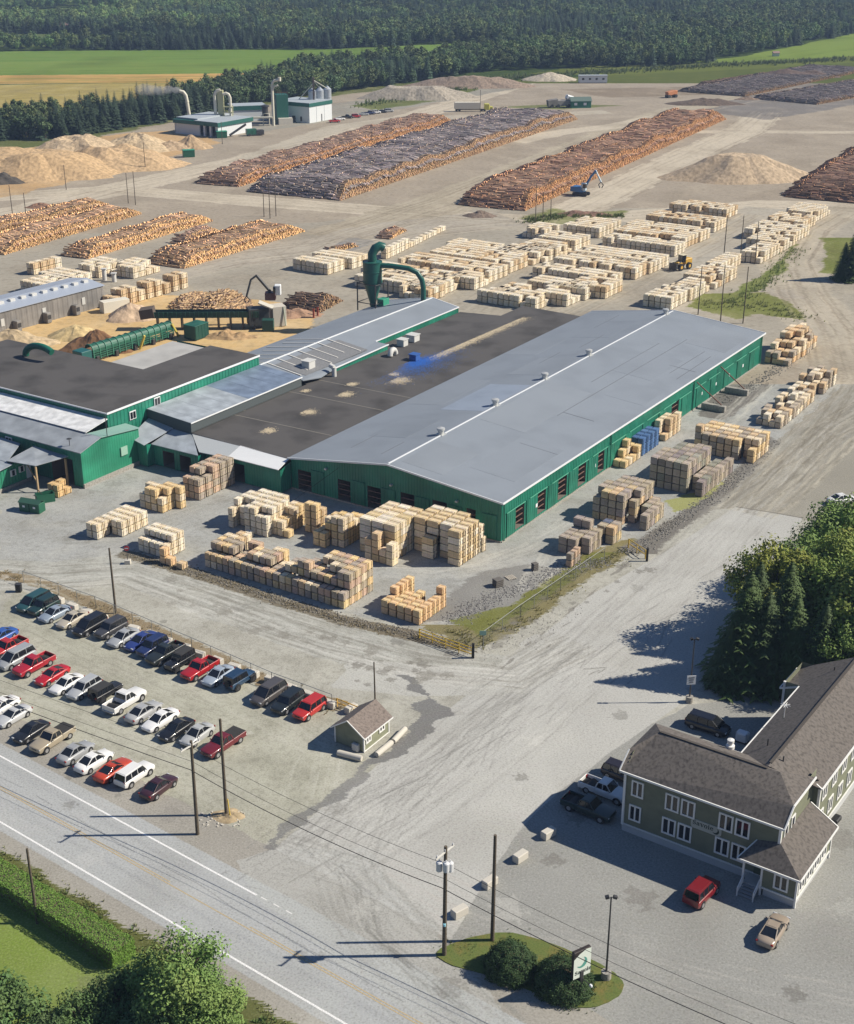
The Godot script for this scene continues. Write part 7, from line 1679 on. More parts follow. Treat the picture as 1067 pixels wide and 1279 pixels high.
	# drying kiln block on the left
	var O2 := G(131, 382); var E2 := G(0, 418); d = E2 - O2; len = d.length() + 45.0
	t = thing("drying_kiln", "long grey kiln building with a row of roof vents", "building", E2 + d.normalized() * 45.0, atan2(d.z, -d.x))
	var kw := mat("kiln grey sheet", lin(0.27, 0.255, 0.24), 0.7, 0.0, grain("sheet", 0.01, 0.72, 1.1), 0.06)
	mb = MB.new(); wall(mb, Vector3(0, 0, 0), Vector3(len, 0, 0), 0, 4.7, 4.7, [], 1.4, 0.06); wall(mb, Vector3(len, 0, 0), Vector3(len, 0, -11), 0, 4.7, 4.7, [], 1.4, .06); obj("wall", mb, kw, t)
	mb = MB.new(); wall(mb, Vector3(len, 0, -11), Vector3(0, 0, -11), 0, 4.7, 4.7, [], 1.4, .06); obj("back_wall", mb, kw, t)
	mb = MB.new(); mb.slab([Vector3(-.3, 4.75, .3), Vector3(len + .3, 4.75, .3), Vector3(len + .3, 5.6, -5.5), Vector3(-.3, 5.6, -5.5)], .12); obj("roof_sheet", mb, mat("kiln roof", lin(0.33, 0.37, 0.44), 0.5), t)
	mb = MB.new(); mb.slab([Vector3(-.3, 5.6, -5.5), Vector3(len + .3, 5.6, -5.5), Vector3(len + .3, 4.75, -11.3), Vector3(-.3, 4.75, -11.3)], .12); obj("roof_sheet", mb, mat("kiln roof", lin(0.33, 0.37, 0.44), 0.5), t)
	for k in 17: B(t, "roof_vent", Vector3(len - 2 - k * 2.9, 5.45, -3.6), Vector3(1.3, .7, 1.0), mat("pale vent box", lin(0.55, 0.55, 0.53), 0.6))
	for k in 4:
		B(t, "door", Vector3(len - 6 - k * 11.0, 2.4, .12), Vector3(.9, 1.6, .08), mat("pale panel", lin(0.5, 0.5, 0.48), 0.6), Basis(), 0.0)
		var dc := B(t, "fan_box", Vector3(len - 9.0 - k * 8.0, 1.2, .9), Vector3(1.2, 2.2, 1.5), kw, Basis(), .08); B(dc, "fan_grille", Vector3(len - 9.0 - k * 8.0, 1.4, 1.67), Vector3(.9, .9, .05), dk, Basis(), 0.0)
	for q in [[131, 350, 4.0], [143, 352, 3.0]]:
		var st := thing("vent_pipe", "short pale pipe behind the kiln end", "pipe", G(q[0], q[1]), 0.0, "pipes behind the kiln"); T(st, "pipe", [Vector3.ZERO, Vector3(0, q[2] * .7, 0)], .55, mat("pale pipe", lin(0.55, 0.54, 0.52), 0.6)); B(st, "cap", Vector3(0, q[2] * .7, 0), Vector3(1.3, .2, 1.3), mat("pale pipe", lin(0.55, 0.54, 0.52)))
	var wc := thing("white_container", "white container at the foot of the kiln end", "container", G(144, 388), 0.62); B(wc, "box", Vector3(0, 1.25, 0), Vector3(6.2, 2.5, 2.4), mat("cream container", lin(0.66, 0.62, 0.52), 0.6)); B(wc, "door", Vector3(3.12, 1.25, 0), Vector3(.06, 2.2, 2.0), mat("pale panel", lin(0.5, 0.5, 0.48)), Basis(), 0.0)

func build_plant() -> void:
	var wht := mat("plant white wall", lin(0.62, 0.65, 0.67), 0.6); var grn := mat("plant green trim", lin(0.015, 0.105, 0.085), 0.5); var gry := mat("plant grey roof", lin(0.36, 0.40, 0.43), 0.6); var dk := mat("dark steel", lin(0.04, 0.04, 0.042), 0.5)
	var cream := mat("cream pipe", lin(0.62, 0.60, 0.50), 0.5)
	# all stand on the ground where their feet show
	var bd := func(t: Node3D, x0: float, x1: float, z0: float, z1: float, h: float):
		B(t, "wall", Vector3((x0 + x1) * .5, h * .45, (z0 + z1) * .5), Vector3(x1 - x0, h * .9, z1 - z0), wht, Basis(), 0.0)
		B(t, "fascia", Vector3((x0 + x1) * .5, h * .88, (z0 + z1) * .5), Vector3(x1 - x0 + .6, h * .28, z1 - z0 + .6), grn, Basis(), 0.0)
		B(t, "roof", Vector3((x0 + x1) * .5, h * 1.03, (z0 + z1) * .5), Vector3(x1 - x0 + .3, .16, z1 - z0 + .3), gry, Basis(), 0.0)
	var t := thing("pellet_shed", "open-fronted white plant shed with teal roof edge and three bays", "building", G(273, 172), MILL_TURN)
	B(t, "side_wall", Vector3(10.5, 2.2, -.25), Vector3(21, 4.4, .5), wht, Basis(), 0.0); B(t, "front_wall", Vector3(.25, 2.2, -16.3), Vector3(.5, 4.4, 13.4), wht, Basis(), 0.0)
	B(t, "back_wall", Vector3(9.5, 2.0, -11.5), Vector3(.5, 4.0, 22.6), dk, Basis(), 0.0); B(t, "side_wall", Vector3(10.5, 2.2, -22.9), Vector3(21, 4.4, .5), wht, Basis(), 0.0)
	for k in 3: B(t, "column", Vector3(.4, 2.1, -.9 - k * 3.2), Vector3(.8, 4.2, .9), wht, Basis(), 0.0)
	B(t, "fascia", Vector3(10.5, 4.95, -11.5), Vector3(22, 1.5, 24), grn, Basis(), 0.0); B(t, "roof", Vector3(10.5, 5.8, -6.0), Vector3(21.6, .16, 12.4), gry, Basis(), 0.0); B(t, "roof", Vector3(11.5, 6.1, -17.6), Vector3(20, .5, 11.4), gry, Basis(), 0.0)
	B(t, "floor", Vector3(5, .05, -6), Vector3(9, .1, 11), mat("concrete", Color.WHITE), Basis(), 0.0)
	t = thing("silo_building", "white hall with green roof band under three steel silos", "building", G(387, 154), MILL_TURN)
	B(t, "wall", Vector3(8, 3.4, -9.5), Vector3(16, 6.8, 19), wht, Basis(), 0.0); B(t, "fascia", Vector3(8, 7.4, -9.5), Vector3(16.5, 1.5, 19.5), grn, Basis(), 0.0); B(t, "roof", Vector3(8, 8.2, -9.5), Vector3(16.2, .16, 19.2), gry, Basis(), 0.0)
	B(t, "hall_door", Vector3(-.06, 1.3, -8.5), Vector3(.1, 2.6, 1.8), dk, Basis(), 0.0); B(t, "hall_door", Vector3(8.6, 1.5, .06), Vector3(.5, 3.0, .1), dk, Basis(), 0.0); B(t, "hall_door", Vector3(-.06, 1.5, -4.5), Vector3(.1, 2.0, .9), dk, Basis(), 0.0)
	for k in 2: B(t, "wall_seam", Vector3(5.0 + k * 5.6, 3.3, .03), Vector3(.12, 6.4, .06), mat("plant grey roof", Color.WHITE), Basis(), 0.0)
	var sl := mat("silo steel", lin(0.45, 0.49, 0.53), 0.35, 0.4)
	for k in 3:
		var s := thing("grain_silo", ["steel silo with cone roof beside the auger mast", "middle steel silo with cone roof", "steel silo with cone roof at the hall's outer corner"][k], "silo", G(391 + k * 9.5, 148.5 - k * 1.5), 0, "silos behind the hall")
		var mb := MB.new(); mb.lathe(Vector3.ZERO, [Vector2(1.7, 0), Vector2(1.7, 11.6)], 16); obj("barrel", mb, sl, s)
		mb = MB.new(); mb.lathe(Vector3(0, 11.6, 0), [Vector2(1.85, 0), Vector2(.3, 1.4), Vector2(0, 1.6)], 16); obj("cone_roof", mb, sl, s)
		mb = MB.new()
		for y in [3, 6, 8.4, 10.8]: mb.lathe(Vector3(0, y, 0), [Vector2(1.7, 0), Vector2(1.76, .05), Vector2(1.76, .2), Vector2(1.7, .25)], 16)
		obj("hoop", mb, sl, s)
	var mp := G(393, 149)
	t = thing("auger_mast", "brown auger mast with pale chutes fanned over the silos", "mast", mp)
	B(t, "mast", Vector3(0, 8.8, 0), Vector3(.7, 17.6, .7), mat("mast brown", lin(0.16, 0.12, 0.09), 0.8), Basis(), 0.0)
	for q in [[-6.5, 8.4], [-.6, 13.0], [2.7, 13.0], [6.0, 12.8]]: T(t, "chute", [Vector3(0, 15.2 if q[0] < 0 else 16.4, 0), Vector3(q[0], q[1], -.5)], .2, cream, 6)
	t = thing("green_tower", "dark green plant tower with rusty railings", "tower", G(354, 155), 0.3)
	t.scale = Vector3.ONE * 0.8
	B(t, "tower", Vector3(0, 7.5, -4), Vector3(6.4, 15, 7), mat("tower green", lin(0.012, 0.10, 0.075), 0.5), Basis(), .1); B(t, "plinth", Vector3(1.0, 1.6, 0.5), Vector3(7.5, 3.2, 4), mat("pale concrete block", lin(0.52, 0.49, 0.43)), Basis(), 0.0)
	for k in 5: B(t, "railing", Vector3(-2.8 + k * 1.4, 15.6, -1), Vector3(.2, 1.4, .2), mat("rusty frame", lin(0.10, 0.075, 0.06)), Basis(), 0.0)
	B(t, "top_rail", Vector3(0, 16.2, -1), Vector3(6.2, .2, .2), mat("rust", lin(0.16, 0.085, 0.06)), Basis(), 0.0)
	t = thing("white_stack", "tall cream exhaust pipe with bent top beside the green tower", "pipe", G(342, 157))
	t.scale = Vector3.ONE * 0.8
	T(t, "stack", [Vector3(0, 0, 0), Vector3(0, 20.5, 0), Vector3(.5, 22.2, 0), Vector3(1.6, 22.9, 0), Vector3(4.0, 23.4, 0)], .75, cream); T(t, "hood", [Vector3(4.0, 22.6, 0), Vector3(4.0, 24.6, 0)], .9, cream); T(t, "branch", [Vector3(.4, 18.5, .3), Vector3(1.2, 20.0, .3), Vector3(3.2, 20.6, .3)], .5, cream)
	T(t, "side_duct", [Vector3(-14, 4.2, 1), Vector3(-.4, 4.4, 1)], .5, cream)
	t = thing("filter_unit", "dark filter tank with pale frame beside the exhaust pipe", "tank", G(332, 156))
	t.scale = Vector3.ONE * 0.8
	var mb2 := MB.new(); mb2.lathe(Vector3.ZERO, [Vector2(1.6, 4), Vector2(1.6, 9.2), Vector2(2.3, 9.3), Vector2(2.3, 9.9), Vector2(0, 10.6)], 14); obj("tank", mb2, dk, t)
	T(t, "frame", [Vector3(-1.0, 0, 1.6), Vector3(-1.0, 6, 1.6), Vector3(2.2, 6, 1.6), Vector3(2.2, 0, 1.6)], .3, cream, 6)
	t = thing("low_plant_hall", "low white hall with teal roof edge behind the plant pipes", "building", G(330, 152), 0.3)
	bd.call(t, -13, 2, -14, -4, 6.2)
	t = thing("drying_tower", "yellow green drying tower between two cream looped pipes", "tower", G(280, 163))
	t.scale = Vector3.ONE * 0.8
	B(t, "tower", Vector3(-1.0, 10, -1), Vector3(3.0, 20, 3.0), mat("pale olive", lin(0.42, 0.42, 0.24), 0.6), Basis(), .2)
	T(t, "loop_pipe", [Vector3(-3.8, 0, 0), Vector3(-3.8, 17.6, 0), Vector3(-3.3, 19.0, 0), Vector3(-2.2, 19.9, 0), Vector3(-.8, 20.1, 0)], .85, cream)
	T(t, "loop_pipe", [Vector3(.4, 18.0, 0), Vector3(2.0, 18.6, 0), Vector3(3.3, 18.0, 0), Vector3(4.0, 16.4, 0), Vector3(4.0, 4, 0)], .75, cream)
	for k in 4: B(t, "platform", Vector3(2.6, 4 + k * 2.6, 0), Vector3(5.0, .25, 3.0), mat("pale olive", lin(0.42, 0.42, 0.24)), Basis(), 0.0)
	for q in [[.4, 1.4], [5.0, 1.4], [5.0, -1.4]]: T(t, "column", [Vector3(q[0], 0, q[1]), Vector3(q[0], 12.6, q[1])], .16, mat("pale olive", lin(0.42, 0.42, 0.24)), 6)
	t = thing("steam_stack", "cream chimney pipe blowing white steam at the wood's edge", "chimney", G(238, 153))
	T(t, "stack", [Vector3(0, 0, 0), Vector3(-.9, 9, 0), Vector3(-1.2, 11.2, 0), Vector3(-2.2, 12.6, 0), Vector3(-3.8, 13.0, 0)], .75, cream)
	T(t, "collar", [Vector3(-.85, 8.4, 0), Vector3(-.9, 8.8, 0)], .9, cream)
	# steam blown leftwards: real thin mist
	var pl := thing("steam_plume", "white steam drifting left from the cream chimney", "steam", t.position + Vector3(-5, 13, 0))
	for k in 5:
		var fv := FogVolume.new(); fv.name = "puff"; fv.shape = RenderingServer.FOG_VOLUME_SHAPE_ELLIPSOID; fv.size = Vector3(4.0 + k * 1.2, 3.0 + k * .5, 3.0 + k * .5)
		var fm := FogMaterial.new(); fm.density = 0.32 / (1.0 + k * 0.7); fm.albedo = Color(0.97, 0.97, 0.98); fv.material = fm; pl.add_child(fv, true); fv.position = Vector3(-k * 3.4, 0.3 + .3 * sin(k * 2.0), 0)
	t = thing("mobile_chipper", "dark conveyor machine standing before the plant shed", "machine", G(305, 170), 0.4)
	T(t, "conveyor_arm", [Vector3(-6, .6, 0), Vector3(1, 4.6, 0)], .45, dk); B(t, "engine", Vector3(3, 1.6, 0), Vector3(4, 2.2, 2.4), mat("machine green", lin(0.02, 0.13, 0.085))); B(t, "hopper", Vector3(6.5, 1.2, 0), Vector3(3.2, 1.8, 2.6), dk)
	for s in [2.0, 6.5]: T(t, "axle", [Vector3(s, .5, -1.5), Vector3(s, .5, 1.5)], .5, dk)
	for q in [[277, 172, "green bin before the plant shed bays"], [236, 196, "small bright green bin beside the sand cones"]]:
		var w := thing("green_bin", q[2], "bin", G(q[0], q[1]), 0.3); B(w, "tub", Vector3(0, 1.3, 0), Vector3(4.2, 2.4, 2.6), mat("skip green", lin(0.012, 0.10, 0.055))); B(w, "rim", Vector3(0, 2.55, 0), Vector3(4.4, .2, 2.8), mat("hopper green", lin(0.03, 0.26, 0.16)))
	# truck, hut and trailer by the far road
	t = thing("chip_truck", "white trailer truck with a yellow cab on the far haul road", "truck", G(590, 139), 0.06)
	B(t, "trailer", Vector3(-2.2, 2.6, 0), Vector3(12.0, 2.9, 2.5), mat("cream container", lin(0.66, 0.62, 0.52), 0.6), Basis(), .08); B(t, "cab", Vector3(6.6, 2.0, 0), Vector3(2.4, 2.7, 2.4), mat("cab yellow", lin(0.55, 0.52, 0.10), 0.5), Basis(), .2); B(t, "hood", Vector3(8.5, 1.4, 0), Vector3(1.8, 1.4, 2.0), mat("cab yellow", lin(0.55, 0.52, 0.10)), Basis(), .2); B(t, "chassis", Vector3(1.0, .85, 0), Vector3(16, .3, 1.2), dk); B(t, "windscreen", Vector3(7.82, 2.5, 0), Vector3(.06, .9, 2.0), glass(), Basis(), 0.0)
	for x in [-7.2, -5.9, 4.2, 5.5, 8.6]:
		var w := MB.new(); w.tube([Vector3(x, .5, -1.25), Vector3(x, .5, 1.25)], [.5, .5], 12); obj("wheel", w, mat("tyre rubber", lin(0.015, 0.015, 0.016), 0.9), t)
	t = thing("scale_house", "small green gabled house by the far haul road", "house", G(726, 135), 0.12)
	B(t, "wall", Vector3(0, 1.6, -2.5), Vector3(9.4, 3.2, 5), mat("house green", lin(0.03, 0.17, 0.11), 0.7), Basis(), 0.0)
	var rf := MB.new(); rf.slab([Vector3(-5, 3.1, .3), Vector3(5, 3.1, .3), Vector3(5, 4.8, -2.5), Vector3(-5, 4.8, -2.5)], .12); obj("roof", rf, mat("house roof", lin(0.10, 0.15, 0.13), 0.8), t)
	rf = MB.new(); rf.slab([Vector3(-5, 4.8, -2.5), Vector3(5, 4.8, -2.5), Vector3(5, 3.1, -5.3), Vector3(-5, 3.1, -5.3)], .12); obj("roof", rf, mat("house roof", lin(0.10, 0.15, 0.13), 0.8), t)
	rf = MB.new(); rf.tri(Vector3(4.72, 3.2, 0), Vector3(4.72, 3.2, -5), Vector3(4.72, 4.7, -2.5)); rf.tri(Vector3(-4.72, 3.2, -5), Vector3(-4.72, 3.2, 0), Vector3(-4.72, 4.7, -2.5)); obj("gable", rf, mat("house green", lin(0.03, 0.17, 0.11)), t)
	for q in [-2.6, 1.8]: B(t, "window", Vector3(q, 1.8, .03), Vector3(1.4, 1.1, .1), mat("white trim", Color.WHITE), Basis(), 0.0)
	t = thing("rock_truck", "grey loader and pale sacks beside the green house", "machine", G(703, 134), 0.2)
	B(t, "body", Vector3(0, 2.0, 0), Vector3(7, 2.6, 3), mat("machine grey", lin(0.25, 0.24, 0.23), 0.7), Basis(), .2); B(t, "tipper", Vector3(-5, 2.2, 0), Vector3(5, 3.0, 3), mat("kiln grey sheet", Color.WHITE), Basis(Vector3.BACK, .15), .2); B(t, "white_cover", Vector3(3.2, 4.2, 0), Vector3(4.0, 2.2, 2.6), mat("white trim", Color.WHITE), Basis(Vector3.BACK, -.3), .5)
	for x in [-5.5, -2.5, 2.5]: T(t, "wheel", [Vector3(x, .8, -1.6), Vector3(x, .8, 1.6)], .8, dk)
	t = thing("office_trailer", "long white trailer building at the far edge of the yard", "trailer", G(741, 104), 0.05)
	B(t, "wall", Vector3(0, 2.0, -2), Vector3(15, 3.4, 4), mat("plant white wall", Color.WHITE), Basis(), 0.0); B(t, "roof", Vector3(0, 3.85, -2), Vector3(15.6, .3, 4.6), gry, Basis(), 0.0); B(t, "skirt", Vector3(0, .2, -2), Vector3(14.6, .5, 3.8), dk, Basis(), 0.0)
	for k in 4: B(t, "window", Vector3(-5.4 + k * 3.6, 2.2, .02), Vector3(1.2, 1.0, .08), glass(), Basis(), 0.0)
	t = thing("orange_dumper", "small orange dumper on the haul road past the log piles", "machine", G(837, 122), 0.5)
	B(t, "skip", Vector3(0, 2.2, 0), Vector3(4.4, 2.0, 2.6), mat("dumper orange", lin(0.5, 0.2, 0.08), 0.6), Basis(Vector3.BACK, .2), .2); B(t, "cab", Vector3(3.0, 2.2, 0), Vector3(1.6, 2.4, 2.0), mat("dumper orange", lin(0.5, 0.2, 0.08)), Basis(), .15); B(t, "chassis", Vector3(.6, .9, 0), Vector3(6, .5, 1.6), dk)
	for x in [-1.4, 2.8]: T(t, "wheel", [Vector3(x, .8, -1.4), Vector3(x, .8, 1.4)], .8, dk)
	for k in 5:
		var q: Array = [[84, 40, "white farmhouse in the upper grey green field"], [106, 39, "white barn beside the farmhouse"], [312, 17, "white house on the wooded hillside"], [348, 6, "tiny pale house high on the hillside"], [969, 70, "tiny white shed on the bright green slope"]][k]
		var h := thing("farm_house", q[2], "house", G(q[0], q[1])); var w := 9.0 if k < 4 else 4.0
		h.position.y = rise(h.position.x, h.position.z); B(h, "wall", Vector3(0, w * .25, 0), Vector3(w, w * .5, w * .7), wht, Basis(), 0.0)
		var r2 := MB.new(); r2.slab([Vector3(-w * .55, w * .48, w * .42), Vector3(w * .55, w * .48, w * .42), Vector3(w * .55, w * .75, 0), Vector3(-w * .55, w * .75, 0)], .2); r2.slab([Vector3(-w * .55, w * .75, 0), Vector3(w * .55, w * .75, 0), Vector3(w * .55, w * .48, -w * .42), Vector3(-w * .55, w * .48, -w * .42)], .2); obj("roof", r2, mat("farm roof", lin(0.3, 0.2, 0.17), 0.8), h)
# ---------------------------------------------------------------- trees, hedge, shrubs, weeds
func leafmat(key: String) -> StandardMaterial3D:
	var m := vmat(key, 0.75)
	m.backlight_enabled = true; m.backlight = Color(0.28, 0.34, 0.10)
	return m
func card(mb: MB, p: Vector3, n: Vector3, s: float, r: RandomNumberGenerator, long := 1.0) -> void:
	var a := n.cross(Vector3(r.randf_range(-1, 1), r.randf_range(-1, 1), r.randf_range(-1, 1))).normalized()
	var b := n.cross(a).normalized()
	mb.quad(p - a * s * long, p - b * s * .55, p + a * s * long, p + b * s * .55)
func broadleaf(h: float, rad: float, sd: int, c: Color, leaves: int, size: float, skirt := 0.25) -> Array:      # [trunk mesh, crown mesh]
	var r := RandomNumberGenerator.new(); r.seed = sd
	var tr := MB.new()
	tr.tube([Vector3.ZERO, Vector3(r.randf_range(-.15, .15), h * .35, 0), Vector3(0, h * .8, 0)], [h * .022 + .05, h * .017 + .03, .04], 8)
	var cr := MB.new()
	var clumps := []
	for k in int(34 + rad * 6):
		var d := Vector3(r.randfn(), r.randfn(), r.randfn()).normalized()
		var q := pow(r.randf(), 0.35)
		var cy := lerpf(h * skirt, h, .5 + .5 * d.y * q * .92)
		var wide := rad * (0.55 + 0.45 * sin(PI * clampf((cy / h - skirt) / (1.0 - skirt), 0.08, 0.92)))
		var p := Vector3(d.x * q * wide, cy, d.z * q * wide)
		clumps.append(p)
		if k % 2 == 0: tr.tube([Vector3(0, clampf(cy * .55, h * .15, h * .7), 0), p * Vector3(.5, 1, .5) - Vector3(0, .4, 0), p], [.07, .05, .02], 5)
	for p in clumps:
		var cs := rad * r.randf_range(0.22, 0.42)
		var warm := r.randf_range(-.12, .12)
		for k in leaves / clumps.size():
			var d := Vector3(r.randfn(), r.randfn() * .8, r.randfn()).normalized()
			var q: Vector3 = p + d * cs * pow(r.randf(), .4)
			cr.col = Color(c.r * (1.0 + warm), c.g, c.b)
			card(cr, q, (d + Vector3(0, .5, 0) + Vector3(r.randfn(), r.randfn(), r.randfn()) * .5).normalized(), size * r.randf_range(.6, 1.3), r)
	return [tr.mesh(), cr.mesh()]
func conifer(h: float, rad: float, sd: int, c: Color, whorls: int, per: int, sprays: int) -> Array:
	var r := RandomNumberGenerator.new(); r.seed = sd
	var tr := MB.new(); tr.cyl(Vector3.ZERO, Vector3(0, h * .98, 0), h * .016 + .04, .02, 7)
	var cr := MB.new()
	for w in whorls:
		var q := (w + .5) / whorls
		var y := h * (0.06 + 0.94 * q); var len := rad * pow(1.0 - q, 0.8) * r.randf_range(.85, 1.12) + .12
		for k in per:
			var an := TAU * (k + r.randf()) / per; var d := Vector3(cos(an), 0, sin(an))
			var L1 := len * r.randf_range(.7, 1.12)
			cr.col = c
			var root := Vector3(0, y, 0); var tip := root + d * L1 - Vector3(0, L1 * r.randf_range(.12, .32), 0)
			var side := d.cross(Vector3.UP)
			if sprays == 0:
				cr.tri(root + Vector3(0, L1 * .12, 0), tip + side * L1 * .22, tip - side * L1 * .22)
			else:
				for s in sprays:
					var t0 := (s + .3) / sprays
					var p := root.lerp(tip, t0); var ww := L1 * .34 * (1.05 - t0 * .7) + .06
					for e in [-1.0, 1.0]:
						var e2: Vector3 = p + side * e * ww + (tip - root) * (.5 / sprays + .14) - Vector3(0, ww * .25, 0)
						cr.tri(p + Vector3(0, .05, 0), p + (tip - root) * (.7 / sprays), e2)
						cr.tri(p - (tip - root) * .06, p + Vector3(0, -.05, 0), e2)
	return [tr.mesh(), cr.mesh()]
func plant(called: String, label: String, category: String, at: Vector3, m: Array, cm: Material, sc := 1.0, turn := 0.0, group := "") -> Node3D:
	var t := thing(called, label, category, at, turn, group)
	t.scale = Vector3.ONE * sc
	obj("trunk", m[0], mat("bark", lin(0.075, 0.058, 0.042), 0.95), t)
	obj("crown", m[1], cm, t)
	return t
func build_green() -> void:
	var lm := leafmat("leaves")
	var r := RandomNumberGenerator.new(); r.seed = 808
	# grove behind the office
	var cA := conifer(13.0, 3.9, 1, Color(0.050, 0.086, 0.020), 44, 14, 4); var cB := conifer(12.0, 3.7, 2, Color(0.062, 0.105, 0.022), 42, 14, 4)
	var bA := broadleaf(12.0, 4.6, 3, Color(0.165, 0.225, 0.036), 13000, .19); var bB := broadleaf(11.0, 4.8, 4, Color(0.130, 0.210, 0.040), 13000, .19)
	var bC := broadleaf(11.0, 4.3, 5, Color(0.205, 0.235, 0.032), 12000, .19)
	var gg := "trees in the grove behind the office"
	for q in [[908, 858, 908, 775, cA, "dark spruce at the grove's outer edge by the lamp post"], [926, 850, 936, 712, cB, "tall spruce at the lane side of the grove"], [950, 856, 958, 735, cA, "dark spruce behind the black minivan"], [985, 860, 990, 742, cB, "spruce in the grove behind the office roof notch"], [1020, 868, 1026, 752, cA, "light tipped young spruce above the office roof"], [1058, 862, 1060, 745, cB, "spruce at the office end of the grove"],
		[962, 800, 962, 676, bC, "yellow green maple at the grove corner facing the lane"], [1000, 810, 1005, 700, bA, "leafy maple in the middle of the grove"], [1035, 790, 1032, 668, bA, "round topped maple in the middle of the grove"], [1066, 800, 1066, 690, bB, "broad maple near the office end of the grove"], [1045, 735, 1040, 622, bB, "bright green maple at the dirt road end of the grove"], [1082, 725, 1080, 630, bA, "maple beside the half hidden white car"], [1010, 745, 1018, 655, cB, "spruce at the dirt road side of the grove"], [1075, 870, 1080, 735, cA, "spruce hard by the office end wall"], [940, 815, 945, 700, cA, "slim spruce on the lane side behind the tall one"], [975, 835, 980, 700, cB, "full spruce in the heart of the grove"], [900, 850, 903, 790, cB, "short spruce at the grove's outermost corner"], [1045, 830, 1048, 700, bA, "tall maple over the office end of the grove"], [1066, 765, 1066, 648, bC, "yellow green maple at the frame's edge of the grove"], [1000, 775, 1003, 672, bB, "full maple facing the lane"], [1055, 870, 1058, 770, bB, "low maple just behind the office roof"], [1090, 850, 1092, 690, bA, "maple beyond the office end wall"]]:
		var at := G(q[0], q[1]); var h := tall(at, q[2], q[3])
		plant("spruce_tree" if q[4] == cA or q[4] == cB else "maple_tree", q[5], "tree", at, q[4], lm, h / (13.0 if q[4] == cA else 12.0 if q[4] == cB or q[4] == bA else 11.0), r.randf() * 6, gg)
	for q in [[1052, 350, 1056, 300, cB, "young spruce at the bend of the dirt road"], [1064, 350, 1066, 284, cA, "taller spruce at the bend of the dirt road"], [1078, 348, 1080, 280, cB, "spruce further off the road bend"]]:
		var at := G(q[0], q[1]); plant("spruce_tree", q[5], "tree", at, q[4], lm, tall(at, q[2], q[3]) / 12.5, r.randf() * 6, "spruces at the road bend")
	# garden at the highway
	var bD := broadleaf(8.8, 3.7, 6, Color(0.165, 0.250, 0.060), 22000, .13, 0.06)
	var bE := broadleaf(5.5, 2.6, 7, Color(0.085, 0.150, 0.040), 12000, .12, 0.02); var bF := broadleaf(4.4, 2.3, 8, Color(0.070, 0.125, 0.042), 11000, .11, 0.02)
	var g2 := "trees and bushes in the garden by the highway"
	plant("garden_tree", "light green tree overhanging the highway shoulder", "tree", G(232, 1296), bD, lm, 1.1, 0.4, g2)
	for q in [[262, 1300, 0.75, bD, "low green bush at the foot of the light green tree"], [150, 1290, 1.0, bE, "dark round bush between hedge end and tall tree"], [105, 1310, 0.95, bE, "dark bush on the lawn edge"], [182, 1262, 0.8, bF, "small bush tucked against the hedge end"], [62, 1325, .95, bF, "dark low bush at the lawn corner"], [-5, 1318, 1.35, bE, "tall bush on the far side of the lawn"], [190, 1330, 1.1, bF, "dense bush below the tall garden tree"]]:
		plant("garden_bush", q[4], "bush", G(q[0], q[1]), q[3], lm, q[2], r.randf() * 6, g2)
	# clipped hedge along the lawn
	var t := thing("clipped_hedge", "long clipped green hedge between lawn and highway", "hedge", Vector3.ZERO)
	var core := MB.new(); var hv := MB.new()
	var s0 := -16.0; var s1 := 26.0; var d0 := 8.3; var d1 := 10.7; var hh := 2.0
	core.b = Basis(hwd, Vector3.UP, Vector3(-hwd.z, 0, hwd.x)); core.o = hw0
	core.box(Vector3((s0 + s1) * .5, hh * .5 - .06, (d0 + d1) * .5), Vector3(s1 - s0 - .5, hh - .3, d1 - d0 - .5), Basis(), 0.15)
	obj("twigs", core, mat("hedge twigs", lin(0.15, 0.125, 0.075), 1.0), t)
	var nz := FastNoiseLite.new(); nz.seed = 3; nz.frequency = 0.5
	for k in 44000:
		var f := r.randf(); var s := r.randf_range(s0, s1); var p: Vector3; var n: Vector3
		if f < .5: p = Vector3(s, hh, r.randf_range(d0, d1)); n = Vector3.UP
		elif f < .75: p = Vector3(s, r.randf_range(.1, hh), d1); n = Vector3.BACK
		elif f < .92: p = Vector3(s, r.randf_range(.1, hh), d0); n = Vector3.FORWARD
		else: p = Vector3(s0 if r.randf() < .5 else s1, r.randf_range(.1, hh), r.randf_range(d0, d1)); n = Vector3.RIGHT
		p += n * (nz.get_noise_3dv(p * 2.0) * .12 + r.randf_range(-.07, .04))
		hv.col = Color(0.13, 0.245, 0.034)
		card(hv, hw0 + hwd * p.x + Vector3(-hwd.z, 0, hwd.x) * p.z + Vector3(0, p.y, 0), (core.b * (n + Vector3(r.randfn(), r.randfn(), r.randfn()) * .5)).normalized(), .065 * r.randf_range(.6, 1.4), r)
	obj("leaves", hv, lm, t)
	# grass island with two round shrubs
	var isl := [545, 1191, 565, 1179, 600, 1169, 640, 1166, 690, 1180, 750, 1205, 777, 1226, 773, 1244, 746, 1257, 715, 1258, 680, 1245, 620, 1221, 565, 1206]
	var pg := PackedVector2Array()
	var raw := GP(isl)
	for i in raw.size():
		for k in 4:
			var q: Vector3 = raw[i].cubic_interpolate(raw[(i + 1) % raw.size()], raw[i - 1], raw[(i + 2) % raw.size()], k / 4.0)
			pg.append(Vector2(q.x + r.randf_range(-.06, .06), q.z + r.randf_range(-.06, .06)))
	var im := MB.new(); im.flat(pg, 0.07)
	for i in pg.size():
		var a := pg[i]; var b := pg[(i + 1) % pg.size()]; im.quad(Vector3(a.x, 0, a.y), Vector3(a.x, 0.07, a.y), Vector3(b.x, .07, b.y), Vector3(b.x, 0, b.y))
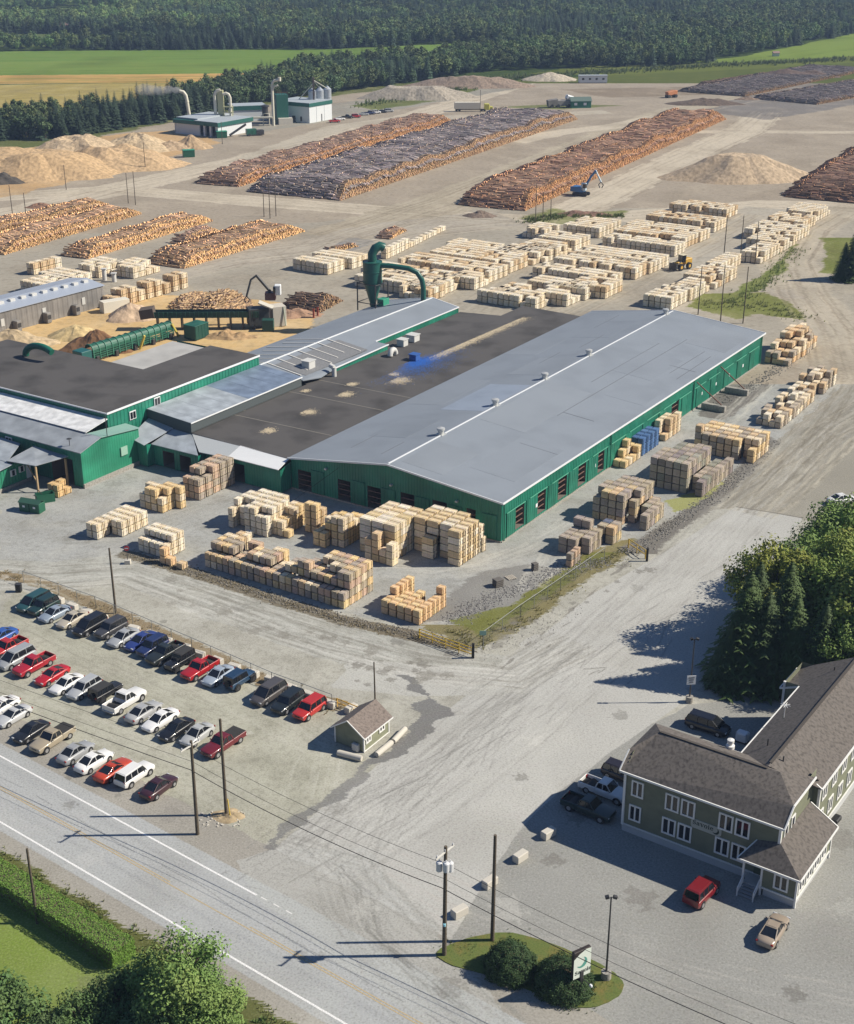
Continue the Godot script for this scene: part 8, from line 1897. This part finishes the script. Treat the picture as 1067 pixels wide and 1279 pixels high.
	var gim := Image.create(256, 256, false, Image.FORMAT_RGB8); gim.fill(Color(0.37, 0.415, 0.20))
	gim.convert(Image.FORMAT_RGBA8)
	gim.blend_rect(tile(256, 0.02, Color(0.47, 0.41, 0.22), .45, .95, 51), Rect2i(0, 0, 256, 256), Vector2i.ZERO); gim.blend_rect(tile(256, 0.2, Color(0.26, 0.33, 0.13), .45, .8, 52), Rect2i(0, 0, 256, 256), Vector2i.ZERO); gim.convert(Image.FORMAT_RGB8)
	var gm := mat("island grass", Color.WHITE, 1.0, 0.0, ImageTexture.create_from_image(gim), 0.09)
	struct("grass", im, gm).set_meta("label", "patchy grass island at the office entrance")
	var sh := broadleaf(2.7, 2.2, 21, Color(0.020, 0.045, 0.013), 100, .1)
	for q in [[638, 1213, 2.1, 2.5, "round dark shrub nearer the transformer pole"], [703, 1233, 2.35, 2.5, "round dark shrub beside the company sign"]]:
		var p := thing("round_shrub", q[4], "shrub", G(q[0], q[1]), 0.0, "shrubs on the grass island")
		var body := MB.new(); body.lathe(Vector3.ZERO, [Vector2(q[2] * .6, 0), Vector2(q[2] * .78, q[3] * .35), Vector2(q[2] * .68, q[3] * .6), Vector2(q[2] * .35, q[3] * .78), Vector2(0, q[3] * .82)], 18); obj("twigs", body, mat("hedge twigs", lin(0.15, 0.125, 0.075), 1.0), p)
		var lv := MB.new()
		for k in 16000:
			var d := Vector3(r.randfn(), absf(r.randfn()) * .9, r.randfn()).normalized()
			var rr := 1.0 + .22 * nz.get_noise_3dv(d * 5.0) + r.randf_range(-.12, .09)
			lv.col = Color(0.038, 0.076, 0.020)
			card(lv, Vector3(d.x * q[2], d.y * q[3] * .98 + .05, d.z * q[2]) * rr, (d + Vector3(r.randfn(), r.randfn(), r.randfn()) * .5).normalized(), .075, r)
		obj("leaves", lv, lm, p)
	# weeds, stones
	var tuft := MB.new()
	for k in 7:
		var an := TAU * k / 7.0; var d := Vector3(cos(an), 0, sin(an)); tuft.tri(d * .05 + d.cross(Vector3.UP) * .06, d * .05 - d.cross(Vector3.UP) * .06, d * .28 + Vector3(0, .42 + .12 * (k % 3), 0))
	var tm := tuft.mesh()
	var W := []; var WC := []
	var sow := func(pts: Array, n: int, wide: float, c: Color, s: float):
		for k in n:
			var i := r.randi() % (pts.size() - 1); var p: Vector3 = pts[i].lerp(pts[i + 1], r.randf()) + Vector3(r.randfn(), 0, r.randfn()) * wide * .4
			if nz.get_noise_2d(p.x * .6, p.z * .6) < -.05: continue
			W.append(Transform3D(Basis(Vector3.UP, r.randf() * 6).scaled(Vector3.ONE * s * r.randf_range(.5, 1.5)), p)); WC.append(c * r.randf_range(.6, 1.35))
	sow.call([hwp(-40, 6.6), hwp(80, 6.6)], 2600, 1.3, Color(0.20, 0.22, 0.08), .38)
	sow.call([hwp(-40, 7.5), hwp(80, 7.5)], 2600, 1.2, Color(0.12, 0.19, 0.05), .5)
	sow.call(GP([560, 790, 600, 806, 660, 765, 740, 706, 780, 688]), 1600, 2.6, Color(0.27, 0.25, 0.10), .38)
	sow.call(GP([0, 716, 40, 726, 150, 770, 240, 810, 330, 852, 420, 886]), 1500, 1.4, Color(0.34, 0.27, 0.15), .36)
	sow.call(GP([160, 694, 250, 720, 340, 750, 430, 777, 520, 797, 580, 812]), 900, 1.2, Color(0.27, 0.22, 0.13), .36)
	sow.call(GP([880, 380, 960, 382, 1000, 398]), 900, 5, Color(0.24, 0.25, 0.10), .7)
	sow.call(GP([910, 382, 960, 350, 995, 310]), 900, 4, Color(0.19, 0.23, 0.08), .8)
	sow.call(GP([655, 277, 700, 270, 780, 270]), 700, 4, Color(0.12, 0.15, 0.04), 1.3)
	sow.call(GP([440, 134, 560, 114, 620, 104]), 700, 8, Color(0.10, 0.14, 0.04), 2.2)
	sow.call(GP([620, 100, 760, 90, 930, 80, 1067, 74]), 2200, 14, Color(0.11, 0.14, 0.045), 2.6)
	sow.call(GP([560, 1186, 640, 1180, 740, 1235, 720, 1250, 620, 1212]), 900, 2.0, Color(0.09, 0.13, 0.03), .28)
	tag(multi("weeds", tm, lm, W, WC), "weeds and dry grass tufts along verges and berms", "weeds")
	var st := MB.new(); st.box(Vector3.ZERO, Vector3(1, .7, .8), Basis(), .22); var sm := st.mesh()
	W = []; WC = []
	var strew := func(pts: Array, n: int, wide: float, s: float, c: Color):
		for k in n:
			var i := r.randi() % (pts.size() - 1); var p: Vector3 = pts[i].lerp(pts[i + 1], r.randf()) + Vector3(r.randfn(), 0, r.randfn()) * wide * .4
			W.append(Transform3D(Basis(Vector3(r.randfn(), r.randfn(), r.randfn()).normalized(), r.randf() * 3).scaled(Vector3.ONE * s * r.randf_range(.4, 1.6)), p)); WC.append(c * r.randf_range(.5, 1.4))
	strew.call(GP([160, 690, 250, 716, 340, 746, 430, 773, 520, 793, 590, 810]), 1800, 1.5, .17, Color(0.20, 0.18, 0.15))
	strew.call(GP([560, 775, 620, 745, 690, 715, 760, 700]), 1600, 2.4, .16, Color(0.26, 0.25, 0.24))
	strew.call(GP([790, 690, 850, 648, 910, 605, 965, 550]), 1600, 1.8, .18, Color(0.22, 0.21, 0.19))
	strew.call(GP([890, 510, 950, 475, 1000, 440]), 900, 2.0, .2, Color(0.18, 0.17, 0.155))
	strew.call(GP([560, 820, 660, 800, 720, 760]), 300, 2.5, .1, Color(0.3, 0.29, 0.27))
	tag(multi("stones", sm, vmat("rubble", 0.95), W, WC), "rubble stones strewn along the berms of the yard", "stones")
	var stick := MB.new(); stick.box(Vector3.ZERO, Vector3(1, .12, .16), Basis(), 0.0); var km := stick.mesh()
	W = []; WC = []
	strew.call(GP([60, 430, 180, 400, 300, 425, 360, 395]), 1500, 8.0, .5, Color(0.42, 0.28, 0.15))
	strew.call(GP([0, 325, 110, 330, 230, 342, 390, 295]), 900, 6.0, .5, Color(0.34, 0.22, 0.13))
	strew.call(GP([240, 240, 430, 258, 570, 270, 660, 272]), 900, 7.0, .6, Color(0.30, 0.20, 0.13))
	strew.call(GP([430, 258, 720, 155]), 700, 5.0, .6, Color(0.28, 0.19, 0.13))
	strew.call(GP([660, 270, 905, 155]), 700, 5.0, .6, Color(0.30, 0.19, 0.12))
	strew.call(GP([110, 690, 250, 700, 330, 690, 480, 760, 560, 770, 600, 720]), 260, 6.0, .26, Color(0.60, 0.48, 0.30))
	strew.call(GP([690, 710, 800, 650, 900, 600, 950, 560]), 200, 5.0, .26, Color(0.55, 0.45, 0.30))
	tag(multi("wood_scraps", km, vmat("scrap wood", 0.95), W, WC), "bark and broken wood strewn round piles and stacks", "wood scraps")
	# --- woods
	var farc := [conifer(13, 3.6, 11, Color(0.034, 0.060, 0.032), 22, 13, 0), conifer(14, 3.3, 12, Color(0.030, 0.054, 0.030), 24, 13, 0), conifer(11, 3.7, 13, Color(0.042, 0.070, 0.032), 19, 13, 0)]
	var farb := [broadleaf(11, 3.6, 14, Color(0.078, 0.128, 0.040), 900, .5), broadleaf(9.5, 3.8, 15, Color(0.054, 0.096, 0.036), 900, .5), broadleaf(12, 3.4, 16, Color(0.105, 0.138, 0.044), 900, .5)]
	var belt := PackedVector2Array([Vector2(-60, 196), Vector2(0, 188), Vector2(110, 172), Vector2(222, 149), Vector2(330, 130), Vector2(430, 114), Vector2(500, 106), Vector2(610, 88), Vector2(660, 80), Vector2(640, 66), Vector2(480, 78), Vector2(330, 92), Vector2(215, 116), Vector2(120, 134), Vector2(0, 150), Vector2(-60, 160)])
	var open := [
		PackedVector2Array([Vector2(-300, 64), Vector2(0, 64), Vector2(130, 63), Vector2(270, 62), Vector2(400, 62), Vector2(600, 53), Vector2(628, 58), Vector2(560, 77), Vector2(400, 87), Vector2(345, 101), Vector2(305, 111), Vector2(215, 130), Vector2(110, 149), Vector2(0, 162), Vector2(-300, 180)]),
		PackedVector2Array([Vector2(-300, 43), Vector2(0, 42), Vector2(180, 44), Vector2(300, 42), Vector2(312, 48), Vector2(280, 53), Vector2(60, 58), Vector2(-300, 60)]),
		PackedVector2Array([Vector2(845, 84), Vector2(930, 70), Vector2(1000, 56), Vector2(1067, 42), Vector2(1300, 20), Vector2(1300, 120), Vector2(845, 120)]),
		PackedVector2Array([Vector2(-300, 30), Vector2(-300, 22), Vector2(0, 20), Vector2(120, 17), Vector2(190, 21), Vector2(60, 28)]),
		PackedVector2Array([Vector2(440, 4), Vector2(560, 1), Vector2(700, 2), Vector2(560, 9)]),
		PackedVector2Array([Vector2(-400, 215), Vector2(-60, 196), Vector2(0, 188), Vector2(222, 149), Vector2(330, 130), Vector2(500, 106), Vector2(610, 90), Vector2(700, 86), Vector2(845, 82), Vector2(1100, 70), Vector2(1600, 60), Vector2(1600, 400), Vector2(-400, 400)])]
	var cand := []
	var z := -560.0
	while z > -2000.0:
		var sp := 3.9 if z > -720 else 4.6 if z > -900 else 6.2 if z > -1300 else 7.6
		var half := absf(z) * 0.34 + 30.0
		var x := -half
		while x < half:
			var p := Vector3(x + r.randf_range(-.5, .5) * sp, 0, z + r.randf_range(-.5, .5) * sp)
			x += sp
			var q := pix(p)
			var skip := false
			for o in open:
				if Geometry2D.is_point_in_polygon(q, o): skip = true; break
			if skip: continue
			# hedgerow and clearings: thin out with a slow noise
			p.y = rise(p.x, p.z) - .1
			cand.append(p)
		z -= sp
	cand.sort_custom(func(a, b): return a.z > b.z)
	var zn := FastNoiseLite.new(); zn.seed = 44; zn.frequency = 0.006
	var lists := {}
	var single := 0
	for p in cand:
		var q := pix(p)
		var leafy := zn.get_noise_2d(p.x, p.z) + (0.25 if q.x > 330 and q.y > 60 else 0.02) + (0.3 if q.x < 250 and q.y < 40 else 0.0) + r.randf_range(-.3, .3) > -0.02
		var v := r.randi() % 3
		var m: Array = (farb if leafy else farc)[v]
		var sc := r.randf_range(.55, 1.05) * (1.0 if q.y > 60 else 1.15)
		if single < 300 and q.x > -8 and q.x < 1075:
			single += 1
			var where := "before the tan field" if q.x < 215 else "behind the pellet plant" if q.x < 430 else "behind the pale stone bank" if q.x < 640 else "at the edge of the scrub beyond the yard"
			plant("belt_broadleaf_tree" if leafy else "belt_conifer_tree", ("leafy round tree" if leafy else "dark pointed conifer") + " in the belt of wood " + where, "tree", p, m, lm, sc, r.randf() * 6, "trees of the belt " + where)
		else:
			var key := ("b" if leafy else "c") + str(v)
			if not lists.has(key): lists[key] = [m, [], []]
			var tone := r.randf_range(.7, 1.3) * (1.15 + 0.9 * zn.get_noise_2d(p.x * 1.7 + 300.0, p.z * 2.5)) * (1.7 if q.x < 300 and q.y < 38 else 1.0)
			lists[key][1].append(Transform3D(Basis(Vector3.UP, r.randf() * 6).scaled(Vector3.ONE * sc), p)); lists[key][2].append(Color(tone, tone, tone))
	var wood := Node3D.new(); wood.name = "forest"; add_child(wood)
	tag(wood, "far wooded hills and thickets that read as one mass of trees", "forest"); wood.set_meta("kind", "stuff")
	for key in lists: multi("crowns", lists[key][0][1], lm, lists[key][1], lists[key][2], wood)

func _ready() -> void:
	rng.seed = 20240
	var cam := Camera3D.new(); cam.name = "camera"; add_child(cam)
	cam.position = Vector3(0, EYE, 0); cam.rotation.x = -TILT
	cam.fov = rad_to_deg(2.0 * atan(639.5 / FOC)); cam.near = 1.0; cam.far = 9000.0; cam.current = true
	var env := Environment.new()
	var sky := Sky.new(); var sm := ProceduralSkyMaterial.new()
	sm.sky_top_color = Color(0.40, 0.57, 0.84); sm.sky_horizon_color = Color(0.76, 0.84, 0.92); sm.sky_curve = 0.12
	sm.ground_bottom_color = Color(0.25, 0.27, 0.22); sm.ground_horizon_color = Color(0.55, 0.62, 0.66)
	sm.sun_angle_max = 1.0
	sky.sky_material = sm
	env.background_mode = Environment.BG_SKY; env.sky = sky
	env.background_energy_multiplier = 0.27
	env.tonemap_mode = Environment.TONE_MAPPER_LINEAR; env.tonemap_exposure = 1.45
	env.sdfgi_enabled = true; env.ssao_enabled = true; env.ssil_enabled = true
	env.volumetric_fog_enabled = true; env.volumetric_fog_density = 0.0
	env.fog_enabled = true; env.fog_density = 0.00016; env.fog_light_color = Color(0.66, 0.77, 0.93)
	var we := WorldEnvironment.new(); we.name = "environment"; we.environment = env; add_child(we)
	var sun := DirectionalLight3D.new(); sun.name = "sun"; add_child(sun)
	sun.rotation_degrees = Vector3(-39.5, 91.2, 0)
	sun.light_energy = 1.6; sun.light_color = Color(1.0, 0.965, 0.90); sun.light_angular_distance = 0.5; sun.shadow_enabled = true
	build_ground()
	build_mill()
	build_office()
	build_logs()
	build_green()
	build_site()
	build_lumber()
	build_cars()
